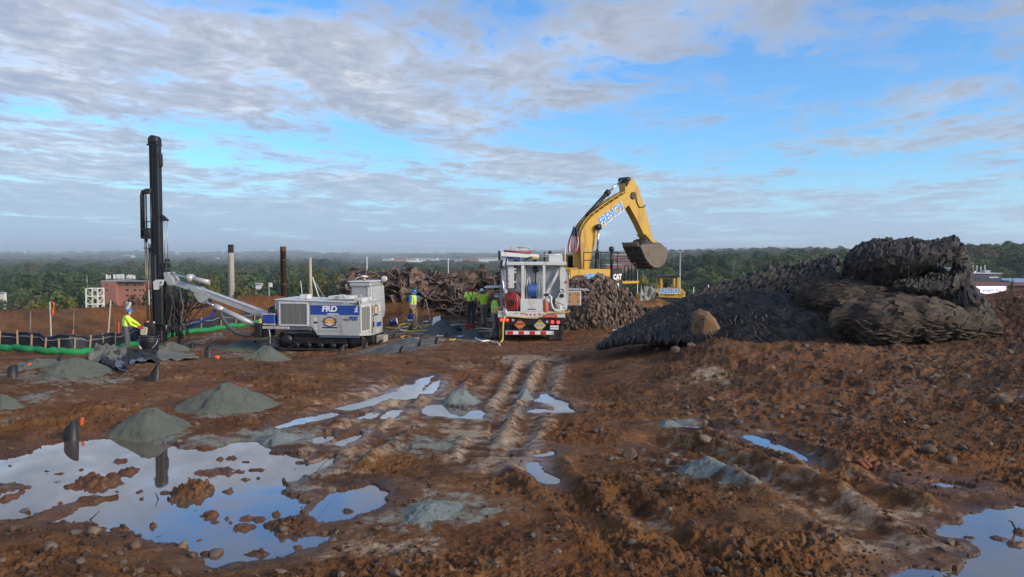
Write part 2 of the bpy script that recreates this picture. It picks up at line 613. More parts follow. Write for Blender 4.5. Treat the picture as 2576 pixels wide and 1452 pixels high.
# puddles: outline in pixels, water level, islands (px, py, rx, ry, height)
PUDDLES = [
    ('main', [(-60, 1165), (40, 1150), (110, 1122), (175, 1110), (290, 1103), (420, 1122), (470, 1130), (520, 1138), (600, 1110), (650, 1118), (690, 1140), (770, 1150), (735, 1185),
              (690, 1212), (720, 1240), (762, 1272), (735, 1300), (640, 1322), (720, 1345), (810, 1352), (790, 1378), (650, 1412), (560, 1418), (510, 1392), (450, 1368), (390, 1362),
              (350, 1335), (290, 1338), (240, 1312), (165, 1308), (215, 1276), (300, 1250), (210, 1250), (130, 1275), (60, 1300), (-60, 1310)], 0.0,
     [(245, 1215, 62, 17, .10), (318, 1187, 30, 10, .06), (484, 1240, 50, 24, .13), (545, 1188, 70, 13, .04), (20, 1228, 55, 14, .04), (30, 1250, 14, 16, .05), (575, 1238, 18, 6, .03), (528, 1298, 26, 9, .05),
      (640, 1306, 46, 9, .05), (610, 1330, 40, 12, .04), (500, 1360, 14, 4, .03), (750, 1328, 72, 20, .08), (640, 1395, 36, 7, .03), (290, 1332, 16, 5, .03), (135, 1192, 40, 3, .02)]),
    ('lobe', [(790, 1292), (832, 1242), (930, 1222), (965, 1240), (945, 1278), (870, 1306), (810, 1312)], 0.0, [(880, 1285, 22, 6, .03)]),
    ('lobe', [(718, 1200), (760, 1178), (830, 1152), (836, 1160), (790, 1190), (735, 1212)], 0.0, []),
    ('lobe', [(835, 1122), (870, 1100), (906, 1092), (900, 1104), (860, 1126)], 0.0, []),
    ('lobe', [(785, 1112), (800, 1096), (836, 1090), (832, 1104), (800, 1118)], 0.0, []),
    ('channel', [(695, 1066), (760, 1050), (836, 1040), (834, 1050), (770, 1062), (705, 1072)], -.02, []),
    ('centre', [(830, 1010), (920, 998), (1000, 986), (1030, 972), (1046, 978), (1036, 1000), (960, 1006), (880, 1016)], -.13, []),
    ('centre', [(1036, 970), (1060, 950), (1088, 946), (1072, 962), (1052, 980)], -.13, []),
    ('centre', [(1046, 1000), (1076, 974), (1106, 958), (1092, 980), (1064, 998)], -.13, []),
    ('rutpool', [(895, 1046), (930, 1036), (935, 1042), (905, 1052)], -.1, []),
    ('rutpool', [(960, 1044), (990, 1030), (1010, 1032), (980, 1050)], -.1, []),
    ('pool', [(1060, 1022), (1110, 1018), (1165, 1030), (1215, 1030), (1205, 1046), (1140, 1044), (1085, 1040)], -.10, [(1148, 1030, 12, 4, .03)]),
    ('pool', [(1352, 1008), (1372, 996), (1392, 1004), (1420, 1012), (1440, 1030), (1390, 1032), (1330, 1030), (1345, 1026), (1400, 1024), (1385, 1014)], -.14, []),
    ('rutpool', [(1330, 1168), (1345, 1162), (1360, 1182), (1396, 1198), (1392, 1208), (1355, 1196)], -.05, []),
    ('rutpool', [(1350, 1138), (1385, 1132), (1390, 1138), (1355, 1144)], -.04, []),
    ('rutpool', [(1865, 1096), (1900, 1098), (1935, 1112), (1990, 1128), (2025, 1148), (2000, 1148), (1940, 1128)], .0, []),
    ('rutpool', [(1730, 1070), (1780, 1068), (1785, 1076), (1745, 1078)], -.02, []),
    ('pool', [(2335, 1212), (2370, 1206), (2430, 1218), (2440, 1226), (2380, 1224)], .04, []),
    ('corner', [(2370, 1335), (2440, 1305), (2500, 1280), (2640, 1282), (2720, 1330), (2720, 1480), (2300, 1490), (2390, 1445), (2440, 1425), (2470, 1388), (2445, 1365), (2395, 1352)], 0.0,
     [(2520, 1355, 36, 7, .03), (2560, 1370, 30, 8, .05), (2570, 1340, 22, 8, .05), (2440, 1352, 20, 4, .02)]),
    ('seep', [(2250, 1445), (2310, 1425), (2345, 1430), (2320, 1460), (2260, 1470)], .02, []),
]
_ri = random.Random(12)
PUDDLES[0][3].extend([(_ri.uniform(300, 800), _ri.uniform(1150, 1400), _ri.uniform(5, 26), _ri.uniform(1.5, 5), _ri.uniform(.02, .045)) for _ in range(34)])
PUDDLES[0][3].extend([(_ri.uniform(-20, 300), _ri.uniform(1160, 1300), _ri.uniform(4, 14), _ri.uniform(1, 3), _ri.uniform(.015, .03)) for _ in range(12)])
PUD = []
for nm, pix, zw, isl in PUDDLES:
    if nm in ('main', 'corner', 'lobe'):
        poly = [(lambda g: (g.x, g.y))(PZ(a, b, zw)) for a, b in pix]
    else:
        poly = W(pix)
        zw = float(np.median(base(np.array([p[0] for p in poly]), np.array([p[1] for p in poly])))) - .03
    pa = np.array(poly)
    il = []
    for (a, b, rx, ry, h) in isl:
        c = PZ(a, b, zw); e = PZ(a + rx, b, zw); f1 = PZ(a, b - ry, zw); f0 = PZ(a, b + ry, zw)
        il.append((c.x, c.y, abs(e.x - c.x), abs(f1.y - f0.y) / 2, h))
    PUD.append((nm, pa, zw, il, pa.min(0) - 1.3, pa.max(0) + 1.3))


def poly_sd(x, y, pa):
    d = np.full(x.shape, 1e9); ins = np.zeros(x.shape, bool)
    m = len(pa)
    for i in range(m):
        ax, ay = pa[i]; bx, by = pa[(i + 1) % m]
        dx, dy = bx - ax, by - ay
        t = np.clip(((x - ax) * dx + (y - ay) * dy) / (dx * dx + dy * dy + 1e-12), 0, 1)
        d = np.minimum(d, np.hypot(x - ax - t * dx, y - ay - t * dy))
        c = ((ay > y) != (by > y)) & (x < (bx - ax) * (y - ay) / (by - ay + 1e-12) + ax)
        ins ^= c
    return np.where(ins, -d, d)


# wheel ruts: pixels along the track, half width, depth, shoulder height, paleness of the shoulder
RUTS = [([(1390, 905), (1365, 960), (1345, 1010), (1310, 1080), (1262, 1170), (1225, 1215)], .20, .06, .03, .8),
        ([(1330, 905), (1300, 960), (1285, 1000), (1240, 1070), (1190, 1150), (1165, 1190)], .16, .06, .045, .9),
        ([(1275, 920), (1235, 980), (1190, 1060), (1150, 1110)], .16, .035, .02, .6),
        ([(1100, 948), (1060, 985), (1000, 1030), (900, 1085), (800, 1160), (720, 1215)], .18, .11, .08, .8),
        ([(1150, 950), (1120, 985), (1060, 1040), (960, 1100), (870, 1160), (800, 1215)], .18, .08, .07, .7),
        ([(1040, 945), (960, 1000), (860, 1030), (740, 1060)], .2, .09, .05, .5),
        ([(1640, 1060), (1760, 1075), (1880, 1100), (2010, 1145), (2150, 1215), (2300, 1290), (2420, 1350)], .20, .11, .10, .5),
        ([(1560, 1090), (1720, 1130), (1880, 1185), (2030, 1250), (2180, 1330), (2300, 1420)], .22, .10, .09, .5),
        ([(2080, 1150), (2250, 1210), (2420, 1270), (2600, 1330)], .2, .09, .06, .3),
        ([(1340, 1140), (1365, 1190), (1440, 1250), (1530, 1330), (1640, 1420)], .17, .085, .075, .1),
        ([(1520, 1225), (1600, 1290), (1720, 1370), (1860, 1460)], .17, .07, .06, .1),
        ([(2000, 880), (1850, 890), (1700, 905), (1560, 925)], .25, .05, .05, .1)]
RUTW = [(W(p), hw, dp, sh, pl) for p, hw, dp, sh, pl in RUTS]

# stains: drill dust (grey green) and pale silt: px, py, rx, ry, strength
GREY = [(380, 1100, 150, 22, 1), (190, 950, 190, 30, .8), (520, 1110, 110, 22, .9), (690, 1100, 150, 40, 1), (570, 1030, 150, 40, .7), (780, 1235, 130, 30, .55), (1090, 1295, 170, 45, 1), (1160, 1010, 80, 30, 1),
        (1080, 1125, 120, 30, .9), (1050, 1110, 60, 18, .8), (1760, 1180, 150, 38, 1), (1850, 1225, 110, 16, .8), (1650, 1150, 70, 24, .6), (1690, 1068, 80, 18, .9), (60, 940, 120, 22, .7), (640, 890, 130, 26, .7),
        (430, 880, 90, 20, .7), (15, 1015, 60, 40, .9), (980, 880, 120, 24, .9), (1110, 835, 180, 30, .85), (1200, 850, 130, 18, .8), (1020, 860, 90, 22, .7), (320, 925, 120, 30, .4), (1320, 985, 34, 26, .8),
        (30, 1220, 70, 20, .6), (1980, 930, 170, 22, .25), (2420, 960, 200, 30, .35), (2300, 1010, 160, 26, .3), (420, 1010, 60, 30, .4), (1660, 1300, 60, 16, .5), (2520, 1010, 120, 30, .3)]
PALE = [(1000, 990, 170, 50, .9), (1180, 1060, 90, 60, .8), (1260, 1120, 90, 70, .9), (820, 1200, 150, 40, .8), (1340, 905, 110, 16, 1), (1180, 915, 90, 12, .6), (1440, 880, 90, 16, .5), (1780, 940, 60, 24, .9), (1830, 960, 40, 20, .7),
        (1700, 1110, 110, 30, .5), (1950, 1230, 150, 40, .7), (2150, 1280, 200, 50, .7), (2280, 1370, 200, 40, .9), (1000, 1380, 260, 40, .7), (1180, 1420, 200, 30, .5), (2260, 1180, 150, 24, .5), (2150, 1060, 130, 10, .6),
        (600, 960, 220, 40, .35), (200, 1010, 220, 30, .35), (2460, 1250, 120, 40, .6), (900, 1130, 100, 40, .6), (1640, 1130, 120, 26, .5)]


def _stain(lst):
    out = []
    for px, py, rx, ry, s in lst:
        c = GP(px, py); e = GP(px + rx, py); f1 = GP(px, py - ry); f0 = GP(px, py + ry)
        out.append((c.x, c.y, max(.15, abs(e.x - c.x)), max(.2, abs(f1.y - f0.y) / 2), s))
    return out


GREYW, PALEW = _stain(GREY), _stain(PALE)


def stain(x, y, lst):
    r = np.zeros(x.shape)
    for cx_, cy_, a, b, s in lst:
        q = ((x - cx_) / a) ** 2 + ((y - cy_) / b) ** 2
        r = np.maximum(r, s * np.exp(-q * .9))
    return r


def ground(x, y, detail=True):
    x = np.asarray(x, float); y = np.asarray(y, float)
    z = base(x, y)
    near = y < 62
    d = np.where(near, 1.0, 0.0)
    z = z + d * (.05 * fbm(x, y, 1.7, 2, 12) + .05 * fbm(x, y, .75, 2, 14))
    for pts, hw, dp, sh, pl in RUTW:
        xs = [p[0] for p in pts]; ys = [p[1] for p in pts]
        m = (x > min(xs) - 1) & (x < max(xs) + 1) & (y > min(ys) - 1) & (y < max(ys) + 1)
        if not m.any(): continue
        dd, al, L = seg_dist(x[m], y[m], pts)
        dd = dd + .05 * fbm(x[m], y[m], .7, 2, 21)
        fade = sstep(al, 0, .8) * sstep(L - al, 0, .8) * (.95 + .3 * fbm(al, al * 0 + dp * 99, 1.6, 2, 4))
        tread = .05 * np.sin(al * 2 * math.pi / .16 + 6 * fbm(x[m], y[m], .4, 2, 8)) + .10 * fbm(x[m], y[m], .16, 2, 18)
        brkn = np.clip(.8 + 1.3 * perlin(x[m] / 1.3, y[m] / 1.3, 33), .1, 1.4)
        z[m] += fade * (-dp * np.exp(-(dd / hw) ** 4) + sh * brkn * (1 + tread) * np.exp(-((dd - 1.75 * hw) / (.55 * hw)) ** 2))
    if detail:
        cl = .22 + 1.0 * sstep(fbm(x, y, 1.8, 4, 41, .6), -.25, .45)                 # cloddy and smooth areas
        lane = 1 - .45 * stain(x, y, PALEW) - .45 * stain(x, y, GREYW)
        amp = d * cl * np.clip(lane, .2, 1)
        b1 = np.abs(perlin(x / .30, y / .30, 61)); b2 = np.abs(perlin(x / .14, y / .14, 62)); b3 = np.abs(perlin(x / .066, y / .066, 63))
        b4 = np.abs(perlin(x / .034, y / .034, 67)) * (y < 11)
        z = z + amp * (.070 * (.3 - b1) + .060 * (b2 - .25) * (1 + 1.5 * b1) + .050 * (b3 - .25) * (.4 + 2.2 * b2) + .032 * (b4 - .2))
        z = z + amp * .04 * np.maximum(0, fbm(x, y, .10, 2, 64))
        rough = sstep(fbm(x, y, 1.1, 2, 91), .05, .4)
        z = z + d * np.clip(lane, .2, 1) * rough * .06 * np.maximum(0, perlin(x / .23, y / .17, 65) + .15) * (1 + .8 * fbm(x, y, .07, 2, 68))
        pxx = x / np.maximum(y, 1) * FPX + PW / 2
        stn = sstep(pxx, 1450, 1850) * sstep(y, 8.5, 11) * d * (1 - sstep(y, 22, 26))
        z = z + stn * (.11 * (np.abs(perlin(x / .62, y / .62, 81)) - .2) + .075 * (np.abs(perlin(x / .27, y / .27, 82)) - .2) + .05 * np.maximum(0, perlin(x / .12, y / .12, 83)))
        far = sstep(y, 26, 40) * d
        z = z + far * (.16 * np.abs(fbm(x, y, 1.0, 3, 66)))
    hold = []
    for nm, pa, zw, isl, lo, hi in PUD:
        m = (x > lo[0]) & (x < hi[0]) & (y > lo[1]) & (y < hi[1])
        if not m.any(): continue
        xm, ym = x[m], y[m]
        big = nm in ('main', 'corner')
        sd = poly_sd(xm, ym, pa) - (.05 if big else .05) + (.13 if big else .06) * fbm(xm, ym, .38 if big else .25, 4, 23, .6)
        hold.append((m, sd, zw, isl, xm, ym))
        t = sstep(sd, 0, .9 if big else .45)
        zz = z[m] * t + (1 - t) * (zw + .014 + .10 * np.maximum(sd, 0) + .3 * (z[m] - base(xm, ym)))
        z[m] = np.where(sd < (.5 if big else .25), np.maximum(zz, zw + .008), zz)
    for m, sd, zw, isl, xm, ym in hold:
        zz = np.where(sd < 0, zw - np.minimum(.09, .35 * np.maximum(0, -sd)) - .012, z[m])
        for ix, iy, a, b, h in isl:
            q = ((xm - ix) / a) ** 2 + ((ym - iy) / b) ** 2 + .95 * fbm(xm, ym, .16, 4, 29, .6)
            lump = np.clip(1 + .8 * fbm(xm, ym, .10, 3, 30, .65), .3, 1.6)
            zz = np.maximum(zz, zw - .03 + (.6 * h * lump + .03) * np.clip(1.1 - q, 0, 1) ** .7)
        z[m] = zz
    return z


def ground1(x, y):
    return float(ground(np.array([x]), np.array([y]))[0])


def GD(px, py):
    return GP(px, py, GH)


def build_ground():
    # rows thicken with distance, columns are a fan; one sheet from the camera's feet to the horizon
    Ds = np.concatenate([np.linspace(1.2, 4.4, 24, endpoint=False),
                         FPX * 2.35 / np.linspace(FPX * 2.35 / 4.4, FPX * 2.35 / 22., 430, endpoint=False),
                         np.exp(np.linspace(math.log(22.), math.log(64), 120, endpoint=False)),
                         np.exp(np.linspace(math.log(64.), math.log(14000), 90))])
    A = np.concatenate([np.linspace(-1.5, -.76, 40, endpoint=False), np.linspace(-.76, .76, 1000, endpoint=False), np.linspace(.76, 1.5, 41)])
    X = A[None, :] * Ds[:, None]; Y = np.repeat(Ds[:, None], len(A), 1)
    x, y = X.ravel(), Y.ravel()
    z = ground(x, y)
    nr, nc = X.shape
    HG.update(D=Ds, A=A, Z=z.reshape(nr, nc))
    i = np.arange(nr * nc).reshape(nr, nc)
    F = np.stack([i[:-1, :-1], i[:-1, 1:], i[1:, 1:], i[1:, :-1]], -1).reshape(-1, 4)
    me = mesh_np('ground', np.stack([x, y, z], 1), F, True)
    near = y < 60
    grey = np.where(near, stain(x, y, GREYW), 0)
    pale = np.where(near, stain(x, y, PALEW), 0)
    for pts, hw, dp, sh, pl in RUTW:
        dd, al, L = seg_dist(x, y, pts)
        pale = np.maximum(pale, pl * np.exp(-((dd - 1.3 * hw) / (1.3 * hw)) ** 2) * sstep(al, 0, .6) * sstep(L - al, 0, .6))
    wet = np.zeros(x.shape)
    for nm, pa, zw, isl, lo, hi in PUD:
        m = (x > lo[0]) & (x < hi[0]) & (y > lo[1]) & (y < hi[1])
        sd = poly_sd(x[m], y[m], pa)
        wet[m] = np.maximum(wet[m], np.clip(1 - np.maximum(sd, 0) / .55, 0, 1) * np.clip(1 - (z[m] - zw) / .10, 0, 1))
    px = x / y * FPX + PW / 2
    stony = np.where(near, sstep(px, 1500, 1900) * sstep(y, 8.5, 11) * sstep(-y, -19, -16), 0)
    veg = sstep(y, 56, 74) * (1 - 0)
    for nm, v in (('grey', grey), ('pale', pale), ('wet', wet), ('stony', stony), ('veg', veg)):
        a = me.attributes.new(nm, 'FLOAT', 'POINT'); a.data.foreach_set('value', v.astype(np.float32))
    o = bpy.data.objects.new('ground', me); COL.objects.link(o)
    o['kind'] = 'structure'
    return o


def ground_material():
    m = bpy.data.materials.new('churned_mud'); m.use_nodes = True
    t = NT(m.node_tree)
    pos = t.n('ShaderNodeNewGeometry').outputs['Position']
    at = lambda nm: t.n('ShaderNodeAttribute', attribute_name=nm).outputs['Fac']
    n1 = t.noise(pos, .9, 6, .6); n2 = t.noise(pos, 5.5, 7, .65); n3 = t.noise(pos, 30, 5, .6); n0 = t.noise(pos, .28, 4, .5)
    soil = t.ramp(t.math('ADD', t.math('MULTIPLY', n1, .45), t.math('ADD', t.math('MULTIPLY', n2, .35), t.math('MULTIPLY', n3, .2))),
                  [(.34, (.026, .012, .006)), (.45, (.095, .046, .017)), (.54, (.180, .090, .033)), (.66, (.310, .180, .078))])
    red = t.mix(t.smooth(n0, .45, .65), soil, (.215, .086, .024))
    soil = t.mix(.38, soil, red)
    soil = t.mix(t.math('MULTIPLY', t.smooth(t.noise(pos, 2.2, 6, .65), .52, .72), .40), soil, (.23, .155, .085))
    # bits of gravel in the soil
    vor = t.n('ShaderNodeTexVoronoi', ins={'Vector': pos, 'Scale': 26.0, 'Randomness': 1.0})
    peb = t.math('MULTIPLY', t.smooth(vor.outputs['Distance'], .36, .22), t.smooth(t.noise(pos, 3.0, 3), .50, .64))
    pebc = t.ramp(t.n('ShaderNodeSeparateColor', ins={0: vor.outputs['Color']}).outputs[0], [(0, (.07, .075, .075)), (.5, (.16, .13, .10)), (1, (.30, .26, .21))])
    soil = t.mix(peb, soil, pebc)
    st = t.math('MULTIPLY', at('stony'), t.smooth(t.noise(pos, 7, 5, .6), .48, .60))
    soil = t.mix(t.math('MULTIPLY', st, .55), soil, (.105, .10, .098))
    soil = t.mix(1.0, soil, (.96, .82, .74), 'MULTIPLY')
    brk = t.math('ADD', t.math('MULTIPLY', n2, .7), t.math('MULTIPLY', n1, .5))
    pf = t.smooth(t.math('ADD', at('pale'), t.math('MULTIPLY', t.math('SUBTRACT', brk, .6), 2.6)), .42, 1.0)
    c = t.mix(t.math('MULTIPLY', pf, .85), soil, t.ramp(n2, [(.3, (.22, .145, .085)), (.7, (.46, .35, .24))]))
    gf = t.smooth(t.math('ADD', at('grey'), t.math('MULTIPLY', t.math('SUBTRACT', brk, .6), 3.6)), .40, .95)
    c = t.mix(t.math('MULTIPLY', gf, .8), c, t.ramp(n2, [(.3, (.13, .145, .125)), (.7, (.285, .315, .275))]))
    wet = at('wet')
    c = t.mix(1.0, c, t.mix(t.smooth(wet, .1, .8), (1, 1, 1), (.62, .60, .58)), 'MULTIPLY')
    c = t.mix(at('veg'), c, (.035, .045, .022))
    damp = t.smooth(t.noise(pos, 1.6, 5, .6), .46, .62)
    r = t.math('SUBTRACT', .92, t.math('MULTIPLY', damp, t.math('ADD', .10, t.math('MULTIPLY', at('pale'), .48))))
    r = t.math('SUBTRACT', r, t.math('MULTIPLY', wet, .45), clamp=True)
    h = t.math('ADD', t.math('MULTIPLY', t.noise(pos, 24, 8, .68), .6), t.math('MULTIPLY', peb, .35))
    h = t.math('ADD', h, t.math('MULTIPLY', t.noise(pos, 85, 4, .6), .25))
    bs = t.math('MULTIPLY', t.math('SUBTRACT', 1.0, t.math('MULTIPLY', wet, .8)), t.math('SUBTRACT', 1.0, at('veg')))
    bn = t.n('ShaderNodeBump', ins={'Height': h, 'Strength': bs, 'Distance': .055})
    b = t.n('ShaderNodeBsdfPrincipled', ins={'Base Color': c, 'Roughness': r, 'Normal': bn, 'Specular IOR Level': t.math('ADD', .22, t.math('MULTIPLY', wet, .3))})
    t.n('ShaderNodeOutputMaterial', ins={0: b})
    return m


HG = {}


def GH(x, y):
    """height of the finished ground sheet, read off its own grid"""
    x = np.asarray(x, float); y = np.asarray(y, float)
    Ds, A, Zg = HG['D'], HG['A'], HG['Z']
    yc = np.clip(y, Ds[0], Ds[-1] - 1e-6); a = np.clip(x / yc, A[0], A[-1] - 1e-9)
    i = np.clip(np.searchsorted(Ds, yc, 'right') - 1, 0, len(Ds) - 2); j = np.clip(np.searchsorted(A, a, 'right') - 1, 0, len(A) - 2)
    fy = (yc - Ds[i]) / (Ds[i + 1] - Ds[i]); fx = (a - A[j]) / (A[j + 1] - A[j])
    return (Zg[i, j] * (1 - fx) + Zg[i, j + 1] * fx) * (1 - fy) + (Zg[i + 1, j] * (1 - fx) + Zg[i + 1, j + 1] * fx) * fy


def gz2(x, y):
    return float(GH(x, y))


GROUND = build_ground()
GROUND.data.materials.append(ground_material())


def water_material():
    m = bpy.data.materials.new('muddy_water'); m.use_nodes = True
    t = NT(m.node_tree)
    pos = t.n('ShaderNodeNewGeometry').outputs['Position']
    bn = t.n('ShaderNodeBump', ins={'Height': t.noise(pos, 7, 2), 'Strength': .02, 'Distance': .01})
    b = t.n('ShaderNodeBsdfPrincipled', ins={'Base Color': (.10, .075, .055), 'Roughness': .025, 'IOR': 1.33, 'Normal': bn})
    b.inputs['Specular IOR Level'].default_value = 1.0
    b.inputs['Coat Weight'].default_value = 1.0
    b.inputs['Coat Roughness'].default_value = .02
    b.inputs['Coat IOR'].default_value = 1.6
    t.n('ShaderNodeOutputMaterial', ins={0: b})
    return m


WATER = water_material()
for k_w, (nm, pa, zw, isl, lo, hi) in enumerate(PUD):
    # the water sheet reaches a little under its banks, which cut its outline
    mg, st = (.30, .10) if nm in ('main', 'corner', 'lobe') else (.14, .05)
    gx = np.arange(lo[0] + .8, hi[0] - .8, st); gy = np.arange(lo[1] + .8, hi[1] - .8, st)
    X_, Y_ = np.meshgrid(gx, gy)
    i_ = np.arange(X_.size).reshape(X_.shape)
    F_ = np.stack([i_[:-1, :-1], i_[:-1, 1:], i_[1:, 1:], i_[1:, :-1]], -1).reshape(-1, 4)
    sd_ = poly_sd(X_.ravel(), Y_.ravel(), pa)
    F_ = F_[(sd_[F_] < mg).all(1)]
    used = np.unique(F_); remap = np.zeros(X_.size, int); remap[used] = np.arange(len(used))
    V_ = np.stack([X_.ravel(), Y_.ravel(), np.full(X_.size, zw - .0025 * k_w * (nm == 'lobe'))], 1)[used]
    me = mesh_np('puddle', V_, remap[F_])
    me.materials.append(WATER)
    o = bpy.data.objects.new('puddle', me); COL.objects.link(o); o['kind'] = 'structure'
# ------------------------------------------------------------------ woods and far country
def foliage_material(name, ramp, sat=1.0):
    m = bpy.data.materials.new(name); m.use_nodes = True
    t = NT(m.node_tree)
    oi = t.n('ShaderNodeObjectInfo')
    pos = t.n('ShaderNodeNewGeometry').outputs['Position']
    c = t.ramp(oi.outputs['Random'], ramp)
    c = t.mix(1.0, c, t.ramp(t.noise(pos, .55, 4, .6), [(.3, (.55, .62, .62)), (.7, (1.35, 1.38, 1.22))]), 'MULTIPLY')
    d = t.n('ShaderNodeBsdfPrincipled', ins={'Base Color': c, 'Roughness': .85})
    d.inputs['Specular IOR Level'].default_value = .2
    tr = t.n('ShaderNodeBsdfTranslucent', ins={0: c})
    mx = t.n('ShaderNodeMixShader', ins={0: .18, 1: d, 2: tr})
    t.n('ShaderNodeOutputMaterial', ins={0: mx})
    return m


WOOD_RAMP = [(0, (.022, .042, .022)), (.16, (.060, .090, .030)), (.32, (.030, .056, .028)), (.46, (.105, .128, .036)), (.58, (.045, .070, .028)), (.72, (.080, .102, .032)), (.84, (.036, .062, .028)), (.93, (.110, .090, .036)), (.975, (.140, .076, .040)), (1, (.065, .092, .030))]
FOL = foliage_material('mixed_foliage', WOOD_RAMP)
FOL_OLIVE = foliage_material('olive_foliage', [(0, (.105, .100, .026)), (1, (.125, .115, .032))])
FOL_RUST = foliage_material('rust_foliage', [(0, (.130, .060, .034)), (1, (.155, .070, .046))])
FOL_YELLOW = foliage_material('yellow_foliage', [(0, (.19, .165, .035)), (1, (.22, .18, .04))])
FOL_GREEN = foliage_material('green_foliage', [(0, (.055, .085, .022)), (1, (.070, .098, .026))])
BARK = mat('bark', (.07, .052, .04), .95, var=.35, scale=4)


def crown_mesh(name, seed, n, leaf, tall=1.0, lobes=13):
    """leaf clumps over a heap of lobes; crown about 2 wide, 1.7 tall, its underside at z=0"""
    r = np.random.RandomState(seed)
    L = []
    for i in range(lobes):
        a = r.uniform(0, 2 * math.pi); h = r.uniform(.25, 1.35)
        w_ = .66 * math.sqrt(max(.05, 1 - ((h - .68) / .95) ** 2))
        L.append((w_ * math.cos(a) * r.uniform(.5, 1), w_ * math.sin(a) * r.uniform(.5, 1), h * tall, r.uniform(.26, .46)))
    L = np.array(L)
    pr = L[:, 3] ** 2; pr /= pr.sum()
    k = r.choice(lobes, n, p=pr)
    d = r.normal(size=(n, 3)); d[:, 2] += .35; d /= np.linalg.norm(d, axis=1)[:, None]
    c = L[k, :3] + d * (L[k, 3] * r.uniform(.72, 1.08, n))[:, None]
    nn = d + r.normal(size=(n, 3)) * .38; nn /= np.linalg.norm(nn, axis=1)[:, None]
    a = np.cross(nn, r.normal(size=(n, 3))); a /= np.linalg.norm(a, axis=1)[:, None]
    b = np.cross(nn, a)
    s = leaf * r.uniform(.6, 1.35, n)[:, None]
    V = np.stack([c - a * s, c - b * s * .8 - nn * s * .2, c + a * s * 1.1, c + b * s * .75 + nn * s * .25], 1).reshape(-1, 3)
    F = np.arange(n * 4).reshape(n, 4)
    return mesh_np(name, V, F)


def trunk_mesh(name, seed):
    """tapered trunk with limbs reaching into the crown, unit tree (crown underside at z=0, root at z=-0.6)"""
    r = random.Random(seed)
    mb = MB()
    mb.tube([(0, 0, -.75), (.02, 0, -.3), (-.01, .02, .2), (.02, 0, .75)], [.075, .055, .045, .02], 6)
    for i in range(6):
        a = i * 1.05 + r.uniform(-.3, .3); z = -.05 + .1 * i
        p = Vector((math.cos(a), math.sin(a), 0))
        mb.tube([(0, 0, z), tuple(p * .25 + Vector((0, 0, z + .2))), tuple(p * .55 + Vector((0, 0, z + .5)))], [.028, .018, .006], 5)
    me = bpy.data.meshes.new(name)
    me.from_pydata([tuple(v) for v in mb.v], [], mb.f)
    me.materials.append(BARK)
    return me


CROWNS = [crown_mesh('crown', 100 + i, 3200, .052, [1.0, 1.15, .85, 1.0, 1.3, .9][i], [13, 15, 12, 16, 11, 14][i]) for i in range(6)]
TRUNKS = [trunk_mesh('trunk', 300 + i) for i in range(3)]
for c in CROWNS: c.materials.append(FOL)
BUSHY = {}
for nm, m_ in (('olive', FOL_OLIVE), ('rust', FOL_RUST), ('yellow', FOL_YELLOW), ('green', FOL_GREEN)):
    BUSHY[nm] = []
    for i in (0, 2, 3):
        me = CROWNS[i].copy(); me.materials.clear(); me.materials.append(m_); BUSHY[nm].append(me)


def gz(x, y):
    return float(GH(x, y))


rt = random.Random(11)


def tree(px, D, width, height, label, group=None, kind=None, top=None):
    x = (px - PW / 2) / FPX * D
    z = gz(x, D)
    if top is not None:                                     # the photograph gives the height of the crown's top
        height = max(7.0, P(px, top, D).z - z)
    cw = width / 2; ch = height * .72 / 1.65
    o = thing('broadleaf_tree', (x, D, z + height * .28), label, 'tree', group)
    o.scale = (cw, cw, ch); o.rotation_euler = (0, 0, rt.uniform(0, 6.28))
    tk = bpy.data.objects.new('trunk', rt.choice(TRUNKS)); link(tk, o)
    cr = bpy.data.objects.new('crown', rt.choice(BUSHY[kind] if kind else CROWNS)); link(cr, o)
    return o


OCC = []
SPECIAL = [(70, 135, 11.5, 736, 'olive', 'large olive-green tree above the left end of the dirt berm'), (165, 142, 8, 752, 'olive', 'round olive tree beside the white lattice tower'),
           (10, 150, 10, 752, 'green', 'dark green tree at the left edge behind the chain link fence'), (250, 150, 9, 752, 'green', 'low green tree in front of the salmon building'),
           (330, 160, 8, 748, 'rust', 'thin reddish shrub in front of the salmon building wall'), (522, 215, 9, 690, 'olive', 'pale olive tree left of the concrete chimney'),
           (640, 190, 13, 706, 'olive', 'broad olive tree between the concrete chimney and the rusty pole'), (760, 230, 12, 690, 'green', 'green tree behind the thin tan pole'),
           (828, 260, 14, 678, 'olive', 'brownish rounded tree right of the tan pole'), (870, 220, 11, 705, 'green', 'bright green tree above the white rig cab roof'),
           (1615, 240, 10, 694, 'yellow', 'yellow-topped tree left of the bulldozer canopy'), (1722, 250, 9, 712, 'rust', 'rust red tree right of the bulldozer canopy'),
           (1660, 330, 15, 672, 'green', 'green tree behind the excavator bucket'), (1790, 300, 17, 686, 'green', 'wide bright green tree right of the light pole'),
           (1500, 260, 9, 700, 'green', 'green tree below the brick building'), (1775, 250, 7, 735, 'green', 'small green tree behind the dirt mound'),
           (2500, 420, 12, 640, 'rust', 'reddish autumn tree above the dark commercial building'), (2390, 420, 8, 664, 'rust', 'small rusty tree left of the roof masts'),
           (2545, 128, 2.1, 706, 'green', 'young green tree standing right of the lit billboard')]
for px, D, wd, top, kind, lab in SPECIAL:
    tree(px, D, wd, 0, lab, 'single trees in the valley', kind, top)
